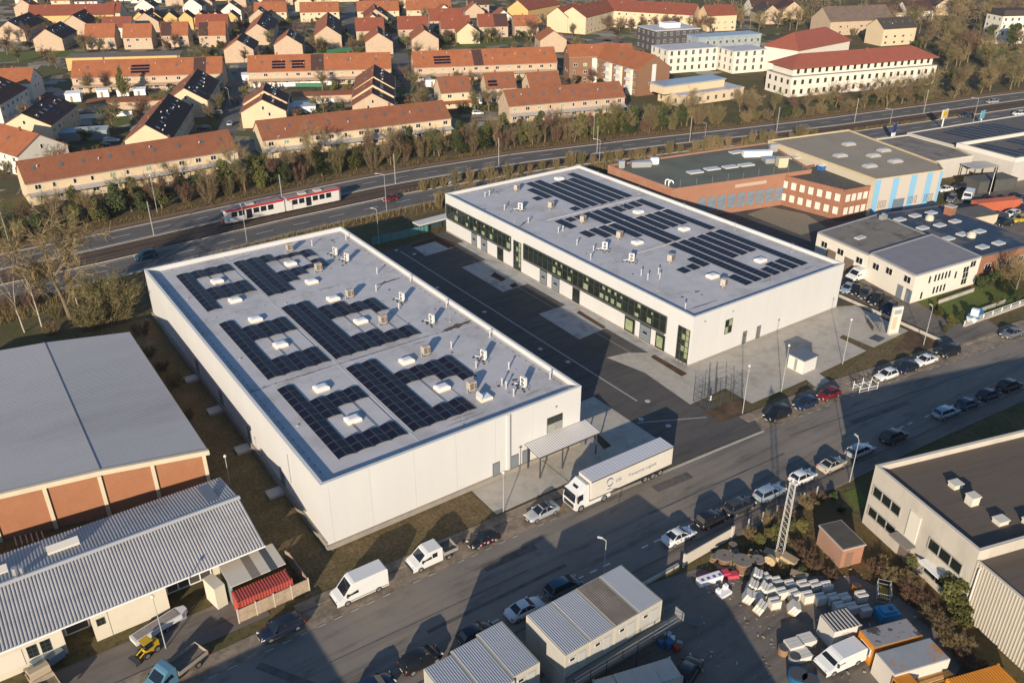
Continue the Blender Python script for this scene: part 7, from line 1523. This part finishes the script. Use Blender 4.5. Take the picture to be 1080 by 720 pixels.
MB().box(0,-1.3,2.55,14.2,-.05,2.65).build('walkway', P('grating', (.1,.11,.11), .6), gk_)
for z in (3.1, 3.65): MB().box(0,-1.3,z,14.2,-1.25,z+.05).build('rail', GALV, gk_)
for k in range(8): MB().box(k*2,-1.3,0 if k % 2 == 0 else 2.6,k*2+.07,-1.23,3.7).build('post', DARKM, gk_)
MB().box(14.2,-1.3,2.55,14.27,-.1,3.7).build('end_gate', GALV, gk_)
st_ = MB(); 
for k in range(9): st_.box(14.3+k*.3,-1.25,2.4-k*.27,14.6+k*.3,-.2,2.46-k*.27)
st_.build('stair', P('grating', (.1,.11,.11), .6), gk_)
iso('long white container with brown rust streaks at the bottom edge', (38.0,39.4), -.27, 8.1, 2.4, 2.6, M('rust streaked white', (.5,.45,.38), .7, .1, .5, stretch=(3,.3,1), dirt=(.24,.14,.07), dscale=.8, dlo=.6, dhi=.68))
jk = thing('junk_pile', 'heap of blue and red site equipment beside the cabin stair', 'equipment', (49.11, 42.15))
for k, (x, y, s, c) in enumerate(((0,0,.7,'b'),(.8,.3,.5,'w'),(.3,-.8,.55,'r'),(1.0,-.5,.45,'g'),(-.5,.6,.5,'b'),(.7,.9,.6,'g'))): MB().obox(x,y,0,s*1.3,s*1.2,s,k*.7).build('piece', {'b':paint('site blue', (.03,.14,.3)),'r':paint('site red', (.4,.05,.03)),'w':WHT,'g':GALV}[c], jk)
# ---- grey hall at the lower right
ra = ang((82.2,42.7),(104,36.5)); o = (82.2,42.7)
RH = thing('grey_hall', 'grey beige hall with dark strip windows and a brown gravel roof at the lower right', 'hall', o, ra)
RW = M('stained beige wall', (.47,.42,.35), .85, .1, .3, dirt=(.38,.335,.27), dscale=.35, stretch=(1,1,.4), dlo=.5, dhi=.75); RG = M('brown gravel roof', (.115,.09,.068), .95, .25, .25, dirt=(.095,.075,.06), dscale=.25, stretch=(.25,2.5,1), dlo=.45, dhi=.6, bump=.3)
Lr, D1, D2 = 46, 15.6, 46
MB().box(0,-D1,0,Lr,0,7.7).build('wall', RW, RH); MB().box(.3,-D1+.3,7.68,Lr-.3,-.3,7.75).build('roof', RG, RH)
pp = MB()
for x0,y0,x1,y1 in ((0,-.35,Lr,0),(0,-D1,.3,-.35),(.3,-D1,Lr,-D1+.3)): pp.box(x0,y0,7.7,x1,y1,8.45)
pp.build('parapet', RW, RH); cp_ = MB()
for x0,y0,x1,y1 in ((-.04,-.4,Lr,.04),(-.04,-D1-.04,.34,-.4),(.34,-D1-.04,Lr,-D1+.34)): cp_.box(x0,y0,8.45,x1,y1,8.52)
cp_.build('coping', P('pale coping strip', (.55,.49,.4), .6), RH)
wr = MB(); wr.ribs((0,-D1-.01,0),(0,-D1-D2,0),(0,-D1-D2,7.2),(0,-D1-.01,7.2), 130, .05); wr.build('ribbed_wall', M('ribbed beige cladding', (.43,.385,.31), .7, .06, .3), RH)
MB().box(.1,-D1-D2,0,Lr,-D1-.02,7.0).build('rear_wing', RW, RH); MB().box(.12,-D1-D2,7.0,Lr,-D1-.02,7.06).build('wing_roof', RG, RH); MB().box(-.06,-D1-D2,7.2,.25,-D1-.06,7.3).build('wing_coping', P('pale coping strip', (.55,.49,.4), .6), RH)
def rwin(y, w, z, h, nx): 
    o_ = ob('window_strip', window_mesh('window_strip', w, h, nx, 1, P('pale steel frame', (.34,.31,.27), .5), GLASS, .1, .12, pale=()), RH, (0, y, z), rz=-pi/2); return o_
rwin(-.5, 4.6, 4.6, 1.5, 3); rwin(-.5, 4.6, 1.7, 1.4, 3); rwin(-9.6, 4.8, 4.0, 1.6, 3); rwin(-9.9, 3.6, .9, 1.4, 2)
MB().box(-.12,-8.0,3.2,0,-6.4,6.8).build('loading_panel', P('pale panel', (.62,.58,.48), .5), RH); MB().box(-1.3,-8.3,2.75,0,-5.4,2.95).build('door_canopy', P('canopy grey', (.2,.18,.16), .6), RH); MB().box(-.08,-7.7,0,0,-6.2,2.6).build('door', P('brown door', (.12,.09,.07), .6), RH)
MB().box(-1.0,-12.8,2.5,0,-9.8,2.62).build('door_canopy', WHT, RH)
MB().tube((-.15,-16.3,.2),(-.15,-16.3,6.6),.09).tube((-.15,-16.3,6.6),(.05,-16.3,6.9),.09).build('downpipe', P('white pipe', (.6,.56,.5), .5), RH)
for x, y, L, H in ((6.6,-5.6,1.2,.55),(6.0,-8.6,1.1,1.1),(6.4,-12.2,1.3,.5),(9.2,-13.4,1.2,.6)):
    ob('roof_vent', MB().box(-L/2,-.5,0,L/2,.5,H,0).box(-L/2-.08,-.58,H,L/2+.08,.58,H+.12,0).mesh('roof_vent', P('vent cream', (.6,.55,.45), .5)), RH, (x, y, 7.75))
for k in range(7): ob('window', w2_, RH, (4+k*5, 0, 4.4), rz=pi)
# brick hut
ha = ang((73.4,39.6),(75.6,38.5)); ht_ = thing('brick_hut', 'small salmon brick hut with a dark flat roof in the scrub by the mast', 'hut', (73.1,39.3), radians(-17))
MB().box(0,0,0,2.9,4.3,2.6).build('wall', BRK, ht_); MB().box(-.12,-.12,2.6,3.02,4.42,2.78,0).build('roof_edge', P('roof rim', (.38,.33,.28), .6), ht_); MB().box(.02,.02,2.78,2.88,4.28,2.81).build('roof', M('dark tar roof', (.07,.062,.052), .95, .25, 1), ht_)
MB().box(.6,-.05,0,1.5,0,2.0).build('door', P('hut door brown', (.2,.12,.08), .7), ht_)
nb_ = thing('notice_board', 'dark notice board leaning beside the brick hut', 'board', (74.94, 43.27), 1.0); MB().box(-.8,-.05,.6,.8,.05,2.2).build('panel', P('board blue grey', (.08,.1,.12), .5), nb_)
for x in (-.7,.62): MB().box(x,-.05,0,x+.08,.05,.6).build('post', GALV, nb_)
# lattice mast
lm = thing('lattice_mast', 'tall white steel lattice mast standing in the scrub', 'mast', (69.3, 44.64), .4); S = P('mast zinc', (.5,.49,.47), .5)
lt = MB()
for s in (-1,1):
    for u in (-1,1): lt.tube((s*.42,u*.42,0),(s*.3,u*.3,10.4),.026,n=4)
for k in range(13):
    z0, z1 = k*.8, (k+1)*.8; a, c = .42-.12*z0/10.4, .42-.12*z1/10.4
    for (s0,u0),(s1,u1) in (((-1,-1),(1,-1)),((1,-1),(1,1)),((1,1),(-1,1)),((-1,1),(-1,-1))):
        lt.tube((s0*a,u0*a,z0),(s1*c,u1*c,z1),.014,n=3); lt.tube((s1*a,u1*a,z0),(s0*c,u0*c,z1),.014,n=3)
lt.build('lattice', S, lm); MB().box(-.45,-.45,0,.45,.45,.25).build('base', CONC, lm); MB().box(-.35,-.35,10.4,.35,.35,10.5).box(-.1,-.1,10.5,.1,.1,11).build('head', S, lm)
# slatted gate and yard kerb
sg = thing('slatted_gate', 'pale slatted sliding gate at the entrance of the goods yard', 'gate', (58.7,49.6), .012)
for k in range(34): MB().box(k*.235,-.02,.15,k*.235+.17,.02,1.75).build('slat', M('pale gate slat', (.5,.45,.37), .6, .06, 1), sg)
for z in (.15,1.65): MB().box(0,.03,z,8.1,.1,z+.1).build('rail', GALV, sg)
for x in (0,8.0): MB().box(x-.1,-.1,0,x+.1,.1,2.0).build('post', M('pale gate slat', (.5,.45,.37), .6, .06, 1), sg)
yw = thing('yard_wall', 'low concrete edge wall in front of the goods yard, next to the cabins', 'wall', (50.0,50.1), 0); MB().box(0,-.15,0,8.4,.15,.35).build('body', CONC, yw)
mf = thing('wire_fence', 'rusty wire fence with concrete posts along the scrub by the street', 'fence', (67.2,49.9), -.06)
for k in range(7): MB().box(k*2.4,-.06,0,k*2.4+.12,.06,1.7).build('post', CONCG, mf)
wf = MB()
for z in (.3,.7,1.1,1.5): wf.tube((0,0,z),(14.5,0,z),.015,n=3)
wf.build('wire', RUST, mf)
# goods: drums, pallets, sheets
gdr = 'cable drums in the goods yard'
def drum(label, p, r, h, tilt=0, z=0):
    t = thing('cable_drum', label, 'drum', (p[0], p[1], z), rnd.uniform(0, 3), gdr); b = MB(); w = M('drum wood', (.4,.29,.16), .85, .2, 2); g_ = M('drum top grey', (.18,.155,.125), .9, .2, 2)
    if tilt: t.rotation_euler = (pi/2, 0, t.rotation_euler[2]); t.location.z = r
    MB().cyl(0,0,0,.12,r,18).build('flange', w, t); MB().cyl(0,0,h-.12,h,r,18).build('flange', g_, t); MB().cyl(0,0,.12,h-.12,r*.62,14).build('core', M('cable brown', (.16,.085,.05), .7, .2, 4), t); MB().cyl(0,0,h,h+.03,r*.14,8).build('hub', DARKM, t)
for lab, p, r, h, tl in (('big grey-topped cable drum closest to the red sheets', (62.91, 47.39), 1.05, 1.25, 0), ('biggest grey-topped cable drum in the middle of the drum row', (63.84, 45.6), 1.1, 1.4, 0), ('smaller grey-topped drum right of the biggest one', (65.66, 44.89), .8, 1.1, 0), ('yellow wooden drum lying on its rim at the row end', (66.72, 44.14), .7, .5, 1), ('small brown drum beside the slatted gate', (62.37, 48.34), .5, .7, 0), ('small rusty drum behind the big drums', (65.53, 48.47), .5, .8, 0), ('low rusty drum in the second row of drums', (64.94, 47.51), .5, .6, 0), ('upright rusty drum in the scrub behind the biggest drum', (66.41, 46.67), .45, .7, 1), ('thin brown drum at the back of the drum heap', (66.92, 46.12), .4, .6, 1)): drum(lab, p, r, h, tl)
rs = thing('red_sheet_stack', 'stack of pinkish red sheets with a white striped crate in front', 'stack', (60.77, 46.27), -.25)
for k, (x, y, z, L) in enumerate(((-1.6,.3,0,1.6),(0,0,0,2.6),(1.5,-.5,0,1.4))): MB().obox(x,y,z,.45+.15*(k == 1),L,.8,-.1*k).build('sheet_pack', paint('pinkish red', (.5,.06,.09), .5), rs)
wc = thing('striped_crate', 'white crate with purple label spots in front of the red sheets', 'crate', (59.43, 46.3), -.22); MB().box(-1.5,-.45,0,1.5,.45,.75).build('body', WHT, wc)
for k in range(4): MB().box(-1.2+k*.75,-.3,.75,-.85+k*.75,.05,.765).build('label_spot', P('label purple', (.16,.05,.25), .5), wc)
ub = thing('white_trough', 'white U-shaped concrete block in front of the striped crate', 'block', (59.31, 44.08), 0); MB().box(-.8,-.5,0,.8,.5,.35).box(-.8,.1,.35,-.35,.5,.8).box(.35,.1,.35,.8,.5,.8).build('body', WHT, ub)
gpl = 'pallets of white blocks in the goods yard'
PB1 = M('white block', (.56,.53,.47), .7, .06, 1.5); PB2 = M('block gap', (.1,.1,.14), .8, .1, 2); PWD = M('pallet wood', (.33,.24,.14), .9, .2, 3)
def pallet(label, p, a, L=1.2, W=.95, H=.9, tilt=0, z=0, st=1):
    t = thing('block_pallet', label, 'pallet', (p[0], p[1], z), a, gpl)
    if tilt: t.rotation_euler = (tilt, 0, a); t.location.z = .25
    MB().box(-L/2,-W/2,0,L/2,W/2,.12).build('pallet', PWD, t); n = 3
    for k in range(n): MB().box(-L/2+.02,-W/2+k*W/n+.03,.13,L/2-.02,-W/2+(k+1)*W/n-.02,H-.08*(k % 2 if st else 0)).build('block', PB1, t)
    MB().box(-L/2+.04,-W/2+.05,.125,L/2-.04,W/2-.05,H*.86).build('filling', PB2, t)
rows = [('back row', [(64.31, 42.7), (64.99, 41.68), (65.88, 40.52), (66.87, 39.56), (67.99, 38.86), (68.95, 38.01)], 1.0), ('middle row', [(63.2, 41.17), (63.96, 40.12), (64.83, 39.16), (65.84, 38.11), (66.71, 37.16), (67.82, 36.38), (68.83, 35.67), (70.71, 34.86)], 1.15), ('front row', [(61.41, 41.23), (62.26, 39.61), (67.47, 35.28), (68.32, 34.35), (69.25, 33.37)], 1.05)]
for rn, ps, h in rows:
    for k, p in enumerate(ps): pallet(f'{ORD[k]} pallet from the left in the {rn} of white blocks', p, -.3+rnd.uniform(-.1,.1), H=h+rnd.uniform(-.1,.1))
for k, (p, a, tl, lab) in enumerate((((63.62, 43.54),  .6, .3, 'tilted white block stack at the back left of the pallet rows'), ((61.94, 42.76), .5, .35, 'leaning white block stack closest to the dark shadow edge'), ((62.66, 41.9), .4, .45, 'leaning white block stack next to the shadow-edge stack'), ((60.3, 40.15), .3, .35, 'fallen white block stack nearest the camera on the sunny concrete'), ((60.39, 41.94), .7, .4, 'half tipped white block stack on a bare pallet'), ((63.02, 38.08), .8, .5, 'tipped white block stack lying before the middle row'))): pallet(lab, p, a, 1.2, 1.0, 1.2, tl)
for k, (p, lab) in enumerate((((59.18, 34.62), 'pale block pallet left of the white transporter'), ((60.71, 34.3), 'pale block pallet between the site box and the white transporter'), ((59, 33.42), 'low pale block pallet in front of the white transporter'))): pallet(lab, p, -.3, 1.7, 1.3, 1.1-.3*(k == 2), st=0)
gb2 = 'round tubs in the goods yard'
for p, r, c, lab in (((58.1, 34.93), .6, M('tub brown', (.25,.14,.08), .7, .2, 2), 'brown round tub left of the pale block pallets'), ((58.08, 33.62), .6, GALV, 'grey round tub beside the brown tub'), ((56.59, 31.97), 1.0, paint('tub blue', (.02,.1,.2)), 'big dark blue vat at the bottom edge'), ((56.94, 30.89), .9, paint('tub blue', (.02,.1,.2)), 'second dark blue vat cut by the bottom edge')):
    t = thing('round_tub', lab, 'tub', p, 0, gb2); MB().cyl(0,0,0,.8,r,16).build('wall', c, t); MB().cyl(0,0,.8,.83,r*.86,16).build('content', P('tub inside', (.06,.06,.06), .5), t)
sb = thing('site_box', 'white square site box with a striped grey roof in the goods yard', 'cabin', (62.3,32.4), radians(-17)); MB().box(0,0,0,3.3,2.4,2.5).build('wall', M('site box white', (.55,.5,.44), .6, .06, .6), sb); r = MB(); r.ribs((0,0,2.5),(3.3,0,2.5),(3.3,2.4,2.5),(0,2.4,2.5), 8, .05, duty=.6); r.build('roof', M('site box roof', (.36,.35,.34), .6, .1, .8), sb); MB().box(1.0,-.04,0,1.8,0,2.0).build('door', CONCG, sb)
ORG = M('site orange', (.55,.2,.015), .5, .1, .8)
oc = thing('orange_cabin', 'orange site cabin with a white framed window and patched grey roof', 'cabin', (63.7,28.75), radians(-18)); MB().box(0,0,0,5.6,2.45,2.6).build('wall', ORG, oc); MB().box(.1,.1,2.6,5.5,2.35,2.66).build('roof', M('patched grey roof', (.26,.25,.25), .7, .15, .6, dirt=(.06,.055,.055), dscale=.6, dlo=.5, dhi=.55), oc); MB().box(-.04,.4,1.0,0,2.0,2.0,0).box(-.06,.55,1.1,-.04,1.85,1.9,1).build('window', [WFR, GLASS], oc)
rc_ = thing('container', 'grey white container with a rusty patch on its roof in the goods yard', 'container', (62.3,25.7), radians(-17.5)); MB().box(0,0,0,6.4,2.8,2.7).build('wall', M('site box white', (.55,.5,.44), .6, .06, .6), rc_); MB().box(.08,.08,2.7,6.32,2.72,2.76).build('roof', M('rust patched roof', (.27,.28,.29), .5, .1, .6, dirt=(.42,.2,.06), dscale=.35, dlo=.52, dhi=.6), rc_)
tk = thing('orange_truck', 'orange flatbed truck loaded with planks at the bottom right', 'truck', (65.2,23.6), radians(163), 'vehicles in the goods yard'); MB().box(-3.2,-1.2,.9,1.6,1.2,1.1).build('load_bed', ORG, tk)
for k in range(5): MB().box(-3.1,-1.1+k*.44,1.1,1.4,-.75+k*.44,1.3+.1*(k % 2)).build('plank_stack', M('orange planks', (.42,.24,.08), .8, .2, 1.5), tk)
MB().prism([(1.8,-1.15),(3.6,-1.15),(3.6,1.15),(1.8,1.15)], .6, 2.5).build('cab', ORG, tk); MB().box(3.58,-1,1.5,3.63,1,2.3).build('window', CGLASS, tk)
for x in (-2.2,2.6):
    for s in (-1,1): ob('wheel', WM[.5], tk, (x, s*1.05, .5))
iso('orange skip container with blue sheet on top at the bottom right corner', (66.0,20.6), radians(-18), 6, 2.4, 1.9, ORG)
bt_ = thing('water_tank', 'bright blue plastic tank among the pallets below the grey hall', 'tank', (70.67, 31.71), -.4); MB().prism([(-1.1,-.8),(1.1,-.8),(1.1,.8),(-1.1,.8)], .1, 1.2).prism([(-.8,-.5),(.8,-.5),(.8,.5),(-.8,.5)], 1.2, 1.45).build('body', paint('tank blue', (.02,.22,.42)), bt_); MB().cyl(.3,0,1.45,1.55,.25,10).build('lid', DARKM, bt_)
cg = thing('wire_cage', 'galvanised wire cage holding yellow bars, below the grey hall', 'cage', (73.36, 33.87), .6)
for x in (-1.2,0,1.1):
    for y in (-.7,.6): MB().box(x,y,0,x+.09,y+.09,1.3).build('post', GALV, cg)
for z in (.1,.7,1.25):
    for y in (-.68,.65): MB().tube((-1.2,y,z),(1.2,y,z),.035,n=4).build('rail', GALV, cg)
    for x in (-1.17,1.15): MB().tube((x,-.68,z),(x,.65,z),.035,n=4).build('rail', GALV, cg)
for k in range(4): MB().box(-1.0,-.4+k*.22,.3+.1*k,.9,-.3+k*.22,.4+.1*k).build('bar', YEL, cg)
ot = thing('oil_drum', 'orange drum behind the last pallets of white blocks', 'drum', (71.52, 36.03)); MB().cyl(0,0,0,.9,.45,12).build('body', ORG, ot); MB().cyl(0,0,.9,.94,.4,12).build('lid', DARKM, ot)
for p, a, lab in (((68.32, 44.94), .4, 'pale timber pallet left of the mast foot'), ((69.3, 43.29), .1, 'pale timber pallet right of the mast foot'), ((67.94, 40.87), .5, 'pale wooden crate in the scrub below the brick hut')):
    t = thing('timber_crate', lab, 'crate', p, a, 'timber crates in the scrub'); MB().box(-.5,-.9,0,.5,.9,.6).build('body', M('pale timber', (.42,.33,.2), .85, .15, 2), t); MB().box(-.55,-.95,.6,.55,.95,.68).build('lid', PWD, t)
# loose bits on the ground, beyond counting
db = MB(); r_ = random.Random(8)
for _ in range(380):
    q = r_.random()
    if q < .45: x, y = r_.uniform(58, 75), r_.uniform(28, 46)
    elif q < .75: x, y = r_.uniform(58, 66), r_.uniform(43, 48.5)
    else: x, y = r_.uniform(46, 62), r_.uniform(30, 44)
    s = r_.uniform(.04, .16); db.obox(x, y, 0, s*r_.uniform(.3, .9), s*r_.uniform(1, 3), s, r_.uniform(0, 3), r_.randrange(4))
tag(db.build('debris', [M('debris brown', (.2,.13,.08), .9, .3, 3), GALV, M('debris grey', (.25,.24,.22), .9, .3, 3), M('pale timber', (.42,.33,.2), .85, .15, 2)]), 'small loose bits of wood, stone and metal lying about the goods yard', 'debris', None, 'stuff')
# scrub
gsc = 'scrub between goods yard and grey hall'
for p, h, k, m, lab in (((80.12, 34.17), 2.4, 'e', LEAFO, 'rounded olive bush under the door canopy of the grey hall'), ((77.88, 28.64), 4.2, 'e', LEAFO, 'biggest evergreen bush against the grey hall wall'), ((76.71, 26.99), 3.0, 'e', LEAFO, 'evergreen bush leaning on the downpipe of the grey hall'), ((75.66, 36.75), 1.7, 's', TWIGR, 'reddish scrub right of the brick hut'), ((76.03, 35.19), 1.7, 's', TWIGG, 'golden scrub right of the brick hut'), ((77.31, 36.9), 1.4, 's', TWIGG, 'low golden scrub at the corner of the brick hut'), ((71.17, 42.36), 1.5, 's', TWIGR, 'rusty bramble below the brick hut'), ((70.59, 40.86), 1.4, 's', TWIGR, 'rusty bramble in front of the brick hut'), ((71.76, 43.9), 1.4, 's', TWIGR, 'rusty bramble right of the lattice mast'), ((74.86, 45.81), 1.8, 'e', LEAFY, 'green bush between mast and brick hut'), ((73.55, 46.73), 1.6, 'e', LEAFO, 'olive bush behind the lattice mast'), ((71.29, 47.28), 1.7, 'e', LEAFY, 'green bramble left of the lattice mast'), ((68.98, 47.46), 1.6, 'e', LEAFO, 'olive bramble behind the drums'), ((68.97, 48.9), 1.5, 's', TWIGG, 'golden scrub at the street fence by the gate'), ((72.79, 48.97), 1.8, 's', TWIGG, 'golden scrub at the street fence left of the mast'), ((75.31, 48.72), 1.8, 's', TWIGR, 'reddish scrub at the street fence behind the mast'), ((78.91, 48.42), 1.9, 's', TWIGG, 'golden scrub close to the white hatchback'), ((81.17, 48.44), 1.7, 's', TWIGR, 'reddish scrub left of the small lawn'), ((68.82, 41.18), 1.2, 'e', LEAFD, 'dark low bramble above the pallet rows'), ((70.81, 38.86), 1.3, 's', TWIGR, 'dark reddish scrub below the brick hut'), ((82.74, 47.34), 1.3, 'e', LEAFD, 'dark clipped hedge bush on the small lawn'), ((81.81, 45.26), 1.3, 'e', LEAFD, 'second dark clipped hedge bush on the small lawn')):
    (ever if k == 'e' else shrub)(lab, p, h, 1.25, m, gsc)
hl = [(77.24, 33.98), (75.81, 31.45), (74.49, 28.54), (73.1, 25.6), (72.12, 23.33), (71.04, 20.99)]
for i in range(5):
    for u, dx in ((0, -.5), (.33, .4), (.66, -.2)): x, y = lerp2(hl[i], hl[i+1], u); shrub(f'{ORD[int(i*3+u*3.1)]} dry brown hedge shrub from the door along the grey hall', (x+dx, y), rnd.uniform(1.2,1.9), 1.5, (TWIGG, TWIGR, TWIG)[(i+int(u*3)) % 3], gsc)
# neighbours beyond the lower picture edge whose shadows fall across the yard and the street
nbh = thing('warehouse', 'plain warehouse just below the picture whose long shadow crosses the goods yard', 'hall', (38.6,28.4), radians(-111.8)); MB().box(0,-22,0,26,0,7.4).build('wall', RW, nbh); MB().box(-.2,-22.2,7.4,26.2,.2,8.0).build('roof', RG, nbh)
nbh = thing('warehouse', 'low workshop just below the left picture edge shading the street', 'hall', (-30,36)); MB().box(0,0,0,33,15.4,5.8).build('wall', WC, nbh); MB().box(-.2,-.2,5.8,33.2,15.6,6.3).build('roof', RB1, nbh)
# thin winter haze over the whole place
hm = bpy.data.materials.new('haze air'); hm.use_nodes = True; nt = hm.node_tree; nt.nodes.remove(nt.nodes['Principled BSDF'])
pv_ = nt.nodes.new('ShaderNodeVolumePrincipled'); pv_.inputs['Color'].default_value = (.9, .9, .92, 1); pv_.inputs['Density'].default_value = .00009; pv_.inputs['Anisotropy'].default_value = .2
nt.links.new(pv_.outputs[0], nt.nodes['Material Output'].inputs['Volume'])
hb_ = MB().box(-2600,-1600,-1.5,3600,4600,80).build('haze', hm); tag(hb_, 'thin pale haze in the air over the whole place', 'haze', None, 'stuff')
# ---------------------------------------------------------------- camera, sun, sky
cam = bpy.data.cameras.new('camera'); co = bpy.data.objects.new('camera', cam); COL.objects.link(co)
cam.sensor_width = 36; cam.lens = 903.67/1080*36; cam.clip_start = 1; cam.clip_end = 8000
co.location = (0, 0, 68.403); co.rotation_euler = (pi/2-0.48646, 0, -0.61233); SC.camera = co
AZ, EL = radians(41.3), radians(15.6)          # the way shadows fall, height of the sun
sun = bpy.data.lights.new('sun', 'SUN'); so = bpy.data.objects.new('sun', sun); COL.objects.link(so)
sun.energy = 5.0; sun.angle = radians(.55); sun.color = (1, .855, .67)
so.rotation_euler = Vector((cos(AZ)*cos(EL), sin(AZ)*cos(EL), -sin(EL))).to_track_quat('-Z', 'Y').to_euler()
w = bpy.data.worlds.new('World'); SC.world = w; w.use_nodes = True
nt = w.node_tree; bg = nt.nodes['Background']; sky = nt.nodes.new('ShaderNodeTexSky'); sky.sky_type = 'NISHITA'; sky.sun_disc = False
sky.sun_elevation = EL; sky.sun_rotation = pi/2-(AZ+pi); sky.air_density = 1.1; sky.dust_density = .3; sky.ozone_density = 4.5
nt.links.new(sky.outputs[0], bg.inputs[0]); bg.inputs[1].default_value = .105
vs = SC.view_settings; vs.view_transform = 'Standard'; vs.look = 'None'; vs.exposure = .55; vs.gamma = 1; vs.use_curve_mapping = False
SC.cycles.max_bounces = 5; SC.cycles.diffuse_bounces = 3; SC.cycles.glossy_bounces = 3; SC.cycles.transparent_max_bounces = 4
SC.cycles.use_denoising = True; SC.cycles.caustics_reflective = False
